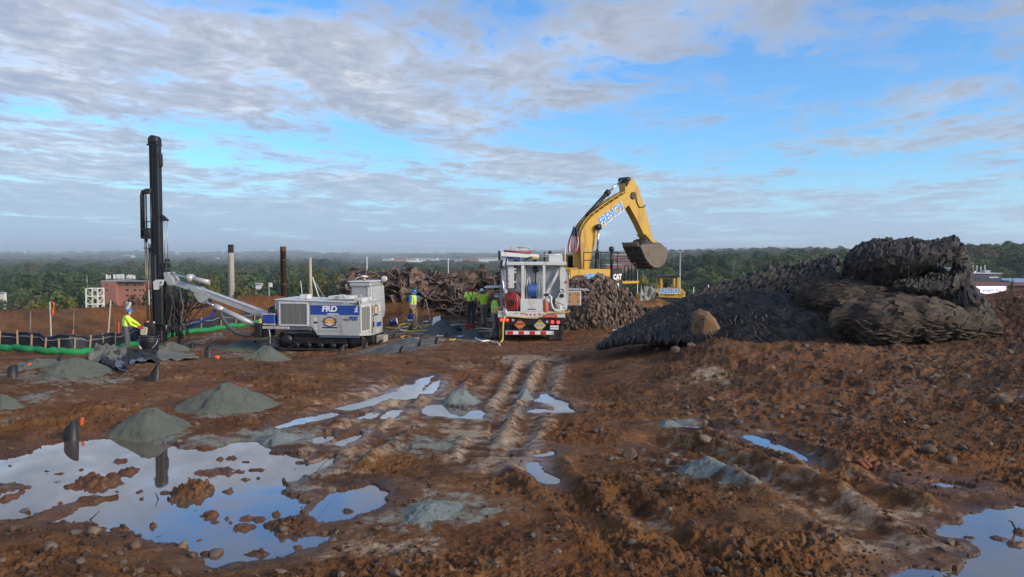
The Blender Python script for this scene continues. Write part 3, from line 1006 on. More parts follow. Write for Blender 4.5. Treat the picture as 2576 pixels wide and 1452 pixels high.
# the nearest trees of the wood, one by one
n_tree = 0
ROWS = ['nearest', 'second', 'third', 'fourth', 'fifth', 'farthest']; USED = {}
MARKS = [(0, 'the left picture edge'), (129, 'the ribboned lath'), (228, 'the white lattice tower'), (310, 'the salmon block'), (397, 'the drill mast'), (490, 'the rig boom head'), (580, 'the concrete chimney'), (712, 'the rusty stack'), (780, 'the tan pole'),
         (860, 'the rig roof'), (923, 'the rig cab'), (1039, 'the worker in blue'), (1127, 'the bare white pole'), (1200, 'the workers seen from behind'), (1340, 'the tank truck'), (1450, 'the excavator flag'), (1550, 'the excavator boom'), (1611, 'the loaded bucket'),
         (1690, 'the bulldozer'), (1790, 'the upright boulder'), (1858, 'the double street lamp'), (1950, 'the long dark mat'), (2060, 'the brown mat nose'), (2190, 'the roll left end'), (2300, 'the top roll'), (2410, 'the roll right end'), (2480, 'the navy building'), (2576, 'the right picture edge')]
for row, (D0, cnt) in enumerate(((150, 22), (185, 34), (225, 40), (270, 44), (320, 48), (380, 48))):
    for i in range(cnt):
        px = -120 + 2820 * (i + rt.uniform(.1, .9)) / cnt
        D = D0 * rt.uniform(.93, 1.07)
        if px > 2390 and D < 260: continue
        if 250 < px < 400 and D < 245: continue
        if 545 < px < 620 and D < 255: continue
        if 1480 < px < 1620 and D < 300 and row > 1: continue
        if 1500 < px and D < 170: continue
        mark = min(MARKS, key=lambda q: abs(q[0] - px)); side = 'left of' if px < mark[0] - 18 else ('right of' if px > mark[0] + 18 else 'straight behind')
        lab = ROWS[row] + ' row tree ' + side + ' ' + mark[1]
        USED[lab] = USED.get(lab, 0) + 1
        if USED[lab] > 1: lab += [', a little further over', ', furthest over'][min(1, USED[lab] - 2)]
        tree(px, D, rt.uniform(8.5, 17), rt.uniform(7.5, 13), lab, 'trees of the valley wood')
        n_tree += 1


def forest():
    """the rest of the wood reads as one mass: points that carry tree crowns"""
    r = np.random.RandomState(5)
    n = 12500
    px = r.uniform(-700, 3300, n)
    D = np.exp(math.log(330) + (math.log(9000) - math.log(330)) * r.uniform(0, 1, n) ** .85)
    nr = 2600
    px = np.concatenate([px, r.uniform(-900, 3500, nr)]); D = np.concatenate([D, r.uniform(115, 420, nr)])
    x = (px - PW / 2) / FPX * D
    keep = ~((D < 420) & (px > -60) & (px < 2640) & (D < 330)) | ((D > 120) & (D < 150) & ((px < 0) | (px > 2600)))
    keep |= (D < 330) & (D > 200) & (r.uniform(0, 1, len(D)) < .35)
    keep &= ~((px > 1480) & (px < 1620) & (D < 440) & (D > 300) & (r.uniform(0, 1, len(D)) < .6))
    keep &= ~((px > 230) & (px < 400) & (D < 250)) & ~((px > 545) & (px < 620) & (D < 255))
    keep &= ~((px > 2380) & (D < 250))
    keep &= ~((px > 900) & (px < 1300) & (D > 1900) & (D < 2600))
    x, D, px = x[keep], D[keep], px[keep]
    z = base(x, D)
    s = (r.uniform(4.8, 9.0, len(D))) * (1 + np.clip((D - 500) / 1300., 0, 3.4))
    sz = s * np.clip(.80 - (D - 400) / 5000., .34, .80) * r.uniform(.75, 1.25, len(D))
    sz = np.where((px > 880) & (px < 1330) & (D > 800), sz * .55, sz)
    me = bpy.data.meshes.new('forest')
    me.vertices.add(len(D)); me.vertices.foreach_set('co', np.stack([x, D, z + sz * .35], 1).astype(np.float32).ravel())
    for nm, v in (('sx', s), ('sz', sz), ('rz', r.uniform(0, 6.28, len(D)))):
        a = me.attributes.new(nm, 'FLOAT', 'POINT'); a.data.foreach_set('value', v.astype(np.float32))
    a = me.attributes.new('pick', 'INT', 'POINT'); a.data.foreach_set('value', r.randint(0, 5, len(D)).astype(np.int32))
    o = bpy.data.objects.new('forest', me); COL.objects.link(o)
    o['kind'] = 'stuff'; o['label'] = 'wooded valley and hills stretching to the horizon'; o['category'] = 'forest'
    lib = bpy.data.collections.new('forest_crowns')
    for i in range(5):
        m2 = crown_mesh('far_crown', 700 + i, 1100, .095, [1, .9, 1.15, 1, .8][i], 12)
        m2.materials.append(FOL)
        lib.objects.link(bpy.data.objects.new('far_crown', m2))
    ng = bpy.data.node_groups.new('forest_points', 'GeometryNodeTree')
    ng.interface.new_socket('Geometry', in_out='INPUT', socket_type='NodeSocketGeometry')
    ng.interface.new_socket('Geometry', in_out='OUTPUT', socket_type='NodeSocketGeometry')
    N = ng.nodes; Lk = ng.links
    gi, go = N.new('NodeGroupInput'), N.new('NodeGroupOutput')
    ci = N.new('GeometryNodeCollectionInfo'); ci.inputs[0].default_value = lib; ci.inputs[1].default_value = True; ci.inputs[2].default_value = True
    ip = N.new('GeometryNodeInstanceOnPoints'); ip.inputs['Pick Instance'].default_value = True

    def attr(nm, typ='FLOAT'):
        a_ = N.new('GeometryNodeInputNamedAttribute'); a_.data_type = typ; a_.inputs[0].default_value = nm
        return a_.outputs[0]
    cs = N.new('ShaderNodeCombineXYZ'); sx = attr('sx')
    Lk.new(sx, cs.inputs[0]); Lk.new(sx, cs.inputs[1]); Lk.new(attr('sz'), cs.inputs[2])
    cr = N.new('ShaderNodeCombineXYZ'); Lk.new(attr('rz'), cr.inputs[2])
    Lk.new(gi.outputs[0], ip.inputs['Points']); Lk.new(ci.outputs[0], ip.inputs['Instance'])
    Lk.new(attr('pick', 'INT'), ip.inputs['Instance Index'])
    Lk.new(cs.outputs[0], ip.inputs['Scale']); Lk.new(cr.outputs[0], ip.inputs['Rotation'])
    Lk.new(ip.outputs[0], go.inputs[0])
    md = o.modifiers.new('points', 'NODES'); md.node_group = ng
    return o


forest()

# ------------------------------------------------------------------ far buildings, chimneys, poles
GLASS = mat('window_glass', (.03, .035, .045), .15, var=.1)
SALMON = mat('salmon_brick', (.36, .15, .10), .85, var=.12, scale=.6)
SALMON2 = mat('rose_brick', (.30, .125, .10), .85, var=.12, scale=.6)
BRICK = mat('red_brick', (.25, .115, .085), .9, var=.15, scale=.7)
OFFWHITE = mat('off_white_paint', (.62, .60, .56), .6, var=.1)
GREYROOF = mat('grey_roofing', (.33, .33, .34), .8, var=.15)
NAVY = mat('navy_cladding', (.022, .03, .05), .5, var=.15)
MAROON = mat('maroon_fascia', (.16, .055, .05), .7, var=.15)
STEEL = mat('galvanised_steel', (.42, .43, .44), .45, .6, var=.15)
WHITE_STEEL = mat('white_steel', (.70, .68, .60), .5, var=.12, dirt=(.35, .28, .2), dirt_amt=.35)


class Far:
    """a building standing on the valley floor, its face given in pixels at distance D"""
    def __init__(self, name, label, cat, x0, x1, top, D, group=None):
        self.D = D; self.x0, self.x1, self.top = x0, x1, top
        a, b = P(x0, top, D), P(x1, top, D)
        self.c = (a + b) / 2
        self.zb = min(gz(a.x, D), gz(b.x, D)) - .5
        self.o = thing(name, (self.c.x, D, self.zb), label, cat, group)

    def X(self, px): return P(px, self.top, self.D).x

    def Z(self, py): return P(self.x0, py, self.D).z

    def box(self, name, x0, x1, top, bot, m, y0=0.0, dep=10.0, parent=None):
        zb = self.zb if bot is None else self.Z(bot)
        zt = self.Z(top)
        mb = MB()
        xa, xb = self.X(x0), self.X(x1)
        mb.box(((xa + xb) / 2, self.D + y0 + dep / 2, (zb + zt) / 2), (xb - xa, dep, zt - zb))
        return mb.build(name, m, parent or self.o)

    def window(self, x0, x1, top, bot, parent=None, y=0.0, frame=True):
        w_ = self.box('window', x0, x1, top, bot, GLASS, y - .06, .1, parent)
        return w_


b1 = Far('apartment_block', 'salmon brick block with white antennas on its flat roof', 'building', 255, 366, 708, 230)
wl = b1.box('wall', 255, 291, 708, None, SALMON2, 0, 14)
w2 = b1.box('wall', 291.2, 366, 706, None, SALMON, 1.5, 12)
b1.box('roof', 254, 367, 706, 708.2, GREYROOF, -.1, 14.4)
for xs in ((266.5, 270),):
    for ys in ((714, 719), (727, 732)):
        b1.window(*xs, *ys, wl)
for xs in ((310, 317), (330, 336), (344, 347.5), (352, 355.5)):
    for ys in ((714, 719), (728, 732.5), (742, 746)):
        b1.window(*xs, *ys, w2, 1.5)
for i, px in enumerate([268, 272, 277, 287, 291, 295, 299, 303, 307, 311, 319, 323, 327, 331, 335, 339]):
    mb = MB(); c = P(px, 704, 232 + (i % 3)); h = rt.uniform(.9, 1.5)
    base_z = b1.Z(706)
    mb.cyl((c.x, c.y, base_z), (c.x, c.y, base_z + .5 + h), .05, seg=6)
    mb.box((c.x, c.y, base_z + .45 + h / 2), (.38, .22, h), b=.05)
    mb.build('antenna', OFFWHITE, b1.o)

for nm, x0, x1, y0, D in (('near', 216, 245, 726, 118), ('behind', 374, 398, 731, 124)):
    f = Far('lattice_tower', 'white steel lattice tower ' + ('standing behind the dirt berm' if nm == 'near' else 'partly hidden behind the drill rods'), 'tower', x0, x1, y0, D)
    xa, xb, zt = f.X(x0), f.X(x1), f.Z(y0); dp = xb - xa
    cor = [(xa, D), (xb, D), (xb, D + dp), (xa, D + dp)]
    for x, y in cor:
        MB().bar((x, y, f.zb), (x, y, zt), .16, .16).build('leg', WHITE_STEEL, f.o)
    nb = max(4, int((zt - f.zb) / 1.2)); st = (zt - f.zb) / nb
    for k in range(nb):
        za, zc = f.zb + k * st, f.zb + (k + 1) * st
        mb = MB()
        for i in range(4):
            p, q = cor[i], cor[(i + 1) % 4]
            mb.bar((*p, zc), (*q, zc), .12, .12)
            mb.bar((*p, za), (*q, zc), .08, .08)
        mb.build('brace', WHITE_STEEL, f.o)
    MB().cyl((xa + .2, D, zt), (xa + .2, D, zt + 1.9), .04, seg=6).build('aerial', STEEL, f.o)

b2 = Far('brick_building', 'windowless red brick block below the excavator bucket', 'building', 1526, 1563, 667, 300)
wl = b2.box('wall', 1526, 1563, 667, None, BRICK, 0, 14)
b2.box('roof', 1525, 1564, 665.4, 667.2, GREYROOF, -.2, 14.4)
for x in (1531, 1541, 1551): b2.window(x, x + 5, 684, 688, wl)
b3 = Far('annex_building', 'low brown annex with pale roof line beside the brick block', 'building', 1478, 1525, 680, 296)
wl = b3.box('wall', 1478, 1525, 680, None, mat('brown_brick', (.17, .10, .085), .9), 0, 12)
b3.box('roof', 1477, 1525.5, 678, 680.2, OFFWHITE, -.3, 12.6)
for x in range(1482, 1520, 9): b3.window(x, x + 5, 684, 689, wl)
b4 = Far('office_building', 'stepped pinkish office with dark window bands on the hillside', 'building', 1545, 1612, 634, 430)
wl = b4.box('wall', 1545, 1600, 641, None, mat('pink_brick', (.22, .125, .115), .9, var=.1), 0, 16)
wu = b4.box('wall', 1562, 1604, 634, 641, mat('pink_brick'), 2, 12)
b4.box('roof', 1561.5, 1604.5, 633, 634.2, GREYROOF, 1.8, 12.4)
b4.box('ledge', 1544, 1601, 640, 641.6, OFFWHITE, -.3, 2)
for py in (644, 650, 656):
    for x in range(1548, 1598, 10): b4.window(x, x + 8, py, py + 2.4, wl)
for x in range(1565, 1600, 9): b4.window(x, x + 7, 636, 638, wu, 2)

b5 = Far('commercial_building', 'dark navy commercial building with maroon fascia and roof masts', 'building', 2418, 2640, 687, 175)
b5.box('wall', 2418, 2520, 688, 709, NAVY, 0, 14)
b5.box('parapet', 2417, 2521, 687, 688.3, OFFWHITE, -.2, 14.4)
b5.box('fascia', 2380, 2680, 709.2, 717, MAROON, -3, 20)
b5.box('wall', 2382, 2678, 717.2, None, mat('dark_storefront', (.05, .05, .055), .5), -2, 18)
b5.box('roof_edge', 2522, 2680, 705, 708.8, mat('blue_grey_metal', (.24, .32, .42), .35, .5), -2.6, 18)
pn = b5.box('penthouse', 2418, 2470, 675, 686.8, mat('beige_panel', (.42, .39, .34), .7), 3, 8)
for x in range(2420, 2470, 7): b5.window(x, x + 5, 678, 683, pn, 3)
for x, t_ in ((2427, 667), (2436.5, 667), (2447, 667), (2457, 667), (2467, 669), (2477, 667)):
    q = P(x, 688, 174.5); MB().cyl((q.x, q.y, b5.Z(687)), (q.x, q.y, b5.Z(t_)), .09, seg=6).build('mast', OFFWHITE, b5.o)
for x0, x1, y0, m_ in ((2474, 2482, 681, OFFWHITE), (2506, 2519, 681, GREYROOF)):
    b5.box('rooftop_unit', x0, x1, y0, 686.9, m_, 4, 2)
for x in (2452, 2461): b5.window(x, x + 6, 700, 703.5)
b5.box('sign_lights', 2488, 2511, 696.5, 698.6, mat('lamp_strip', (.7, .7, .72), .4), -.15, .1)

sg = Far('billboard', 'lit pinkish white billboard reading smart in blue letters', 'billboard', 2448, 2532, 719, 150)
sg.box('panel', 2448, 2532, 719, 752, mat('lit_sign', (.8, .68, .74), .5, var=.03, emit=(.95, .72, .86), estr=.55), 0, .35)
fr = MB()
xa, xb, za, zb_ = sg.X(2447), sg.X(2533), sg.Z(753), sg.Z(718.2)
for a, b in (((xa, za), (xb, za)), ((xb, za), (xb, zb_)), ((xb, zb_), (xa, zb_)), ((xa, zb_), (xa, za))):
    fr.bar((a[0], 150.1, a[1]), (b[0], 150.1, b[1]), .2, .5, (0, 1, 0))
fr.build('frame', NAVY, sg.o)
for px in (2462, 2518):
    q = sg.X(px); MB().box((q, 150.3, (sg.zb + sg.Z(752)) / 2), (.5, .5, sg.Z(752) - sg.zb)).build('post', GREYROOF, sg.o)


def face(px, py, D, y=-.03):
    q = P(px, py, D)
    return Matrix.Translation((q.x, D + y, q.z)) @ Matrix.Rotation(math.pi / 2, 4, 'X')


LBLUE = mat('sign_blue', (.05, .16, .42), .5, emit=(.10, .26, .6), estr=.35)
LBLACK = mat('sign_black', (.03, .03, .04), .5)
k150 = 150 / FPX
letter('lettering', 'smart', 12.5 * k150, face(2486, 730, 150), LBLUE, sg.o, bold=.02)
letter('lettering', 'bu', 12.5 * k150, face(2512, 730, 150), LBLACK, sg.o)
letter('lettering', 'ws', 6.5 * k150, face(2458, 731, 150), LBLACK, sg.o, bold=.01)
letter('lettering', 'NLINE AND SAVE', 4.6 * k150, face(2478, 739, 150), mat('sign_mauve', (.25, .2, .35), .5), sg.o)
MB().box((P(2465.5, 729, 150).x, 149.96, P(2465, 729, 150).z), (.05, .03, 9 * k150)).build('divider', LBLACK, sg.o)

# pale buildings and tanks on the horizon
for i, (x0, x1, y0, y1, D, m_, lab) in enumerate([
        (962, 985, 649, 656, 2300, OFFWHITE, 'small white store at the left end of the distant shopping strip'), (990, 1022, 647, 655, 2350, SALMON, 'long orange-roofed building on the distant strip'),
        (1024, 1048, 649, 656, 2250, OFFWHITE, 'white box store in the middle of the distant strip'), (1052, 1100, 648.5, 655, 2300, OFFWHITE, 'long white warehouse on the distant strip'),
        (1104, 1128, 651, 657, 2200, GREYROOF, 'grey building on the distant strip'), (1132, 1160, 652, 658, 2250, OFFWHITE, 'white building right of the grey one on the distant strip'),
        (1164, 1200, 648, 656, 2350, SALMON2, 'pinkish building on the distant strip'), (1204, 1252, 647, 657, 2150, OFFWHITE, 'large white building beside the service truck roof on the horizon'),
        (1262, 1300, 650, 657, 2200, OFFWHITE, 'white building just behind the truck cargo top')]):
    f = Far('distant_store', lab, 'building', x0, x1, y0, D, 'buildings on the horizon')
    wl = f.box('wall', x0, x1, y0 + 1, None, m_, 0, 40)
    f.box('roof', x0 - .4, x1 + .4, y0, y0 + 1.05, GREYROOF if m_ is not GREYROOF else OFFWHITE, -2, 44)
    for x in np.arange(x0 + 3, x1 - 3, 7): f.window(x, x + 4, y0 + 3, y0 + 4.6, wl, -.3)
for px, top, wd, D, lab in ((441.5, 635, 4.0, 5200, 'left of two white water tanks on the far ridge'), (446.6, 635, 4.0, 5200, 'right of two white water tanks on the far ridge')):
    q = P(px, top, D); mb = MB(); r_ = wd / 2 * D / FPX; zt = q.z; zb_ = gz(q.x, D) - 5
    mb.lathe((q.x, D, zb_), [(r_, 0), (r_, zt - zb_ - 4), (r_ * .6, zt - zb_ - .5), (.5, zt - zb_)], 14)
    mb.lone('water_tank', OFFWHITE, lab, 'water tank', 'white tanks on the far ridge')
q = P(62, 630, 6000); mb = MB(); zb_ = gz(q.x, 6000) - 5
mb.lathe((q.x, 6000, zb_), [(8, 0), (8, q.z - zb_ - 9), (7, q.z - zb_ - 5), (4, q.z - zb_ - 1.5), (.5, q.z - zb_)], 14)
mb.lone('radar_dome', OFFWHITE, 'tiny white dome on the far horizon', 'dome')
for px, top, D, wd, lab in ((5, 735, 300, 11, 'pale house among trees at the left edge'), (318, 641, 4000, 26, 'white house on the far left ridge'), (345, 644, 4200, 40, 'long pale building on the far left ridge'), (542, 648, 3600, 12, 'white house on the ridge right of the mast'),
                            (1085, 652, 3000, 16, 'white house on the skyline'), (2408, 660, 460, 16, 'white house in the trees above the navy building'), (2440, 660, 470, 10, 'small white gable in the trees above the navy building'),
                            (2482, 662, 460, 12, 'white cottage beside the reddish autumn tree'), (2560, 652, 480, 14, 'pale house high on the right hillside'), (1930, 690, 380, 18, 'long pale roof on the hillside behind the mats'), (217, 729, 330, 9, 'white shed among trees left of the lattice tower'),
                            (650, 712, 250, 14, 'pale shed behind the chimney base'), (1330, 660, 1400, 20, 'white block behind the truck top')):
    f = Far('house', lab, 'house', px - wd / 2, px + wd / 2, top, D, 'small far houses')
    dp = wd * D / FPX * .8
    wl = f.box('wall', px - wd / 2, px + wd / 2, top + wd * .2, None, OFFWHITE, 0, dp)
    xa, xb = f.X(px - wd / 2) - .3, f.X(px + wd / 2) + .3
    mb = MB(); zt, ze = f.Z(top), f.Z(top + wd * .2)
    mb.prism([(D - .4, ze), (D + dp / 2, zt), (D + dp + .4, ze)], xa, xb, 'x'); mb.build('roof', GREYROOF, f.o)
    for k in (.25, .7): f.window(px - wd / 2 + wd * k - wd * .06, px - wd / 2 + wd * k + wd * .08, top + wd * .27, top + wd * .4, wl)

# chimney, poles
CONC = mat('weathered_concrete', (.33, .28, .22), .9, var=.2, scale=.5, dirt=(.42, .27, .15), dirt_amt=.4, dirt_scale=.4)
SOOT = mat('sooty_concrete', (.045, .042, .04), .95, var=.25, scale=1.2)
q = P(580.5, 615, 250); zb_ = gz(q.x, 250) - .5
o = thing('chimney', (q.x, 250, zb_), 'tall tapering concrete chimney with a sooty black top', 'chimney')
zt = P(580, 636, 250).z
k_ = 250 / FPX
MB().lathe((q.x, 250, zb_), [(9.2 * k_, 0), (7.4 * k_, zt - zb_ - 8), (7.0 * k_, zt - zb_)], 20).build('shaft', CONC, o)
MB().lathe((q.x, 250, zt), [(7.0 * k_, .01), (6.9 * k_, q.z - zt - .2), (7.2 * k_, q.z - zt - .2), (7.2 * k_, q.z - zt), (5.4 * k_, q.z - zt), (5.4 * k_, q.z - zt - 1.5)], 20).build('cap', SOOT, o)
MB().box((q.x + .1, 250 - 7.5 * k_, P(580, 700, 250).z), (.25, .3, 14)).build('ladder', GREYROOF, o)
RUST = mat('rusty_steel', (.12, .052, .03), .8, .2, var=.45, scale=1.4, dirt=(.05, .025, .018), dirt_amt=.6, streak=True)
q = P(712, 620, 58); zb_ = gz(q.x, 58) - .3
o = thing('steel_stack', (q.x, 58, zb_), 'rusty dark steel stack rising behind the drill rig', 'pole')
MB().lathe((q.x, 58, zb_), [(.215, 0), (.215, q.z - zb_ - .5), (.225, q.z - zb_ - .5), (.225, q.z - zb_), (.19, q.z - zb_), (.19, q.z - zb_ - .3)], 18).build('shaft', RUST, o)
for t_ in (.35, .6, .85): MB().lathe((q.x, 58, zb_ + (q.z - zb_) * t_), [(.217, 0), (.235, .02), (.235, .07), (.217, .09)], 18, cap=False).build('joint_band', RUST, o)
TAN = mat('tan_pole_paint', (.42, .34, .22), .7, var=.2, scale=2)
q = P(780.5, 648, 60); zb_ = gz(q.x, 60) - .3
o = thing('tan_pole', (q.x, 60, zb_), 'slim tan pole with slanted stays behind the rig roof', 'pole')
MB().lathe((q.x, 60, zb_), [(.16, 0), (.15, P(780, 727, 60).z - zb_), (.115, P(780, 726, 60).z - zb_), (.10, q.z - zb_)], 12).build('shaft', TAN, o)
a = P(786, 697, 59.5); b = P(806, 760, 59.5)
MB().cyl(a, b, .05, seg=6).build('stay', OFFWHITE, o)
MB().cyl(P(786, 699, 59.6), P(824, 762, 59.6), .025, seg=6).build('stay', GREYROOF, o)


def lamp_post(px, top, D, lab, heads, r_=.09, m_=STEEL):
    q = P(px, top, D); zb_ = gz(q.x, D) - .2
    o = thing('light_pole', (q.x, D, zb_), lab, 'light pole', 'light poles in the valley')
    MB().lathe((q.x, D, zb_), [(r_ * 1.5, 0), (r_, q.z - zb_)], 8).build('pole', m_, o)
    k = D / FPX
    if heads == 'twin':
        for s_ in (-1, 1):
            MB().tube([(q.x, D, q.z - .1), (q.x + s_ * 6 * k, D, q.z + 2 * k), (q.x + s_ * 20 * k, D, q.z + 1.2 * k)], .07, 6).build('arm', m_, o)
            MB().box((q.x + s_ * 17 * k, D, q.z + .8 * k), (8 * k, .35, .16), b=.05).build('lamp_head', OFFWHITE, o)
    elif heads:
        for s_ in (-1, 1):
            MB().bar((q.x, D, q.z), (q.x + s_ * 5 * k, D, q.z + 1.2 * k), .08, .08).build('arm', m_, o)
            MB().box((q.x + s_ * 5.5 * k, D, q.z + 1.0 * k), (5 * k, .4, 1.6 * k), b=.05).build('lamp_head', mat('lamp_head', (.75, .74, .6), .5), o)
    return o


lamp_post(1711, 634, 118, 'tall light pole rising behind the bulldozer canopy', 'pair')
lamp_post(1500, 657, 150, 'light pole behind the excavator handrails', 'pair')
lamp_post(923, 646, 90, 'thin white pole above the white rig cab', None, .05, OFFWHITE)
lamp_post(1127.5, 650, 170, 'bare white pole above the rubber scrap berm', None, .08, OFFWHITE)
lamp_post(1858, 711, 130, 'double armed street lamp left of the big mat pile', 'twin', .1, OFFWHITE)
lamp_post(1604, 680, 140, 'thin pale pole under the excavator bucket', None, .06, OFFWHITE)
for px, top in ((1430, 676), (1443, 676), (1240, 700), (1250, 697), (1505, 742), (1511, 742), (1745, 722), (1782, 716)):
    lamp_post(px, top, 112, {1430: 'pale post left of the excavator house', 1443: 'second pale post left of the excavator house', 1240: 'short pale post over the scrap berm beside the truck', 1250: 'taller pale post over the scrap berm beside the truck',
                             1505: 'left of two thin posts between rubber heap and bulldozer', 1511: 'right of two thin posts between rubber heap and bulldozer', 1745: 'thin post right of the bulldozer', 1782: 'thin post further right of the bulldozer'}[px], None, .07, OFFWHITE)
q = P(676.5, 711, 62); zb_ = gz(q.x, 62)
o = thing('sign_post', (q.x, 62, zb_), 'grey post carrying a small white box left of the rusty stack', 'post')
MB().cyl((q.x, 62, zb_), q, .045, seg=8).build('pole', STEEL, o)
a = P(680.5, 717, 62); MB().box(a, (.27, .2, .36), b=.02).build('white_box', OFFWHITE, o)


def smoke():
    m = bpy.data.materials.new('thin_smoke'); m.use_nodes = True
    t = NT(m.node_tree)
    tco = t.n('ShaderNodeTexCoord')
    n_ = t.noise(tco.outputs['Object'], .22, 5, .65, .6)
    den_ = t.math('MULTIPLY', t.smooth(n_, .46, .70), .22)
    v = t.n('ShaderNodeVolumePrincipled', ins={'Color': (.8, .86, .95), 'Density': den_, 'Anisotropy': .1})
    t.n('ShaderNodeOutputMaterial', ins={1: v})
    D = 300; k = D / FPX
    mb = MB()
    pts = [P(1848, 694, D), P(1843, 682, D), P(1838, 672, D), P(1842, 660, D), P(1846, 648, D), P(1842, 640, D)]
    mb.tube(pts, [2.2 * k, 7 * k, 9 * k, 9 * k, 8 * k, 3 * k], 12)
    return mb.lone('smoke', m, 'thin bluish plume of smoke rising from the wooded hillside', 'smoke')


smoke()


_zg = HG['Z']; HZ_TOP = max(30.0, float(_zg.max()) + 34); HZ_BOT = float(_zg.min()) - 1.0
HZ_MID, HZ_H = (HZ_TOP + HZ_BOT) / 2, HZ_TOP - HZ_BOT


def haze():
    m = bpy.data.materials.new('haze_air'); m.use_nodes = True
    t = NT(m.node_tree)
    v = t.n('ShaderNodeVolumePrincipled', ins={'Color': (.88, .95, 1.0), 'Density': HAZE, 'Anisotropy': .2})
    t.n('ShaderNodeOutputMaterial', ins={1: v})
    mb = MB()
    mb.box((0, 6500, HZ_MID), (34000, 17000, HZ_H))
    o = mb.build('haze', m); o['kind'] = 'stuff'; o['label'] = 'bluish morning haze over the valley'; o['category'] = 'haze'


HAZE = 1.8e-4
haze()
# ------------------------------------------------------------------ machines
WPAINT = mat('white_truck_paint', (.60, .60, .58), .42, var=.06, dirt=(.26, .18, .12), dirt_amt=.42, dirt_scale=2.6, streak=True)
GPAINT = mat('light_grey_paint', (.40, .41, .41), .5, var=.08, dirt=(.20, .15, .11), dirt_amt=.42, dirt_scale=2.4, streak=True)
BLACK = mat('black_steel', (.012, .012, .013), .5, var=.3, dirt=(.045, .034, .027), dirt_amt=.3)
RUBBER = mat('black_rubber', (.020, .019, .019), .8, var=.3, dirt=(.085, .055, .036), dirt_amt=.5)
YPAINT = mat('yellow_machine_paint', (.52, .30, .035), .45, var=.1, dirt=(.17, .10, .045), dirt_amt=.42, dirt_scale=1.8, streak=True)
REDP = mat('red_paint', (.34, .022, .022), .5, var=.15, dirt=(.16, .05, .04), dirt_amt=.3)
BLUEP = mat('blue_paint', (.018, .06, .30), .45, var=.12, dirt=(.1, .08, .09), dirt_amt=.2)
SILVER = mat('worn_silver_paint', (.42, .42, .41), .4, .25, var=.15, dirt=(.25, .19, .14), dirt_amt=.35, dirt_scale=3)
CHROME = mat('chrome_rod', (.62, .62, .64), .18, .95, var=.05)
HOSEY = mat('yellow_hose', (.62, .44, .08), .5, var=.15, dirt=(.3, .2, .1), dirt_amt=.3)
HOSEW = mat('white_hose', (.66, .64, .58), .5, var=.12, dirt=(.4, .3, .18), dirt_amt=.3)
HOSEB = mat('blue_hose', (.035, .12, .36), .45, var=.25, scale=20)
LAMP = mat('red_lamp', (.5, .01, .01), .3, emit=(1.0, .04, .03), estr=1.6)
REDW = mat('reflector_red', (.55, .03, .03), .3)
REFW = mat('reflector_white', (.75, .75, .75), .3)
ORANGE = mat('orange_placard', (.62, .19, .05), .5, var=.08)
YELLOWP = mat('yellow_placard', (.62, .44, .06), .5, var=.08)
INK = mat('black_ink', (.015, .015, .018), .6)
WINK = mat('white_ink', (.78, .78, .78), .5, var=.03)
LITBLUE = mat('signwriter_blue', (.04, .26, .62), .45)
LITDARK = mat('signwriter_shadow', (.70, .74, .78), .5)
WOODP = mat('plywood', (.42, .24, .10), .7, var=.25, scale=12)
GLASSM = mat('dark_glass', (.02, .025, .03), .08)

R90 = Matrix.Rotation(math.pi / 2, 4, 'X')


def onface(T, x, y, z, rz=0.0, tilt=0.0):
    """text plane on the -y face of frame T at local point"""
    return T @ Matrix.Translation((x, y, z)) @ Matrix.Rotation(rz, 4, 'Z') @ R90 @ Matrix.Rotation(tilt, 4, 'Z')


def thing_part(o, T, name):
    """a part that is itself a small assembly: an Empty child"""
    e = bpy.data.objects.new(name, None); e.empty_display_size = .1
    link(e, o)
    return e


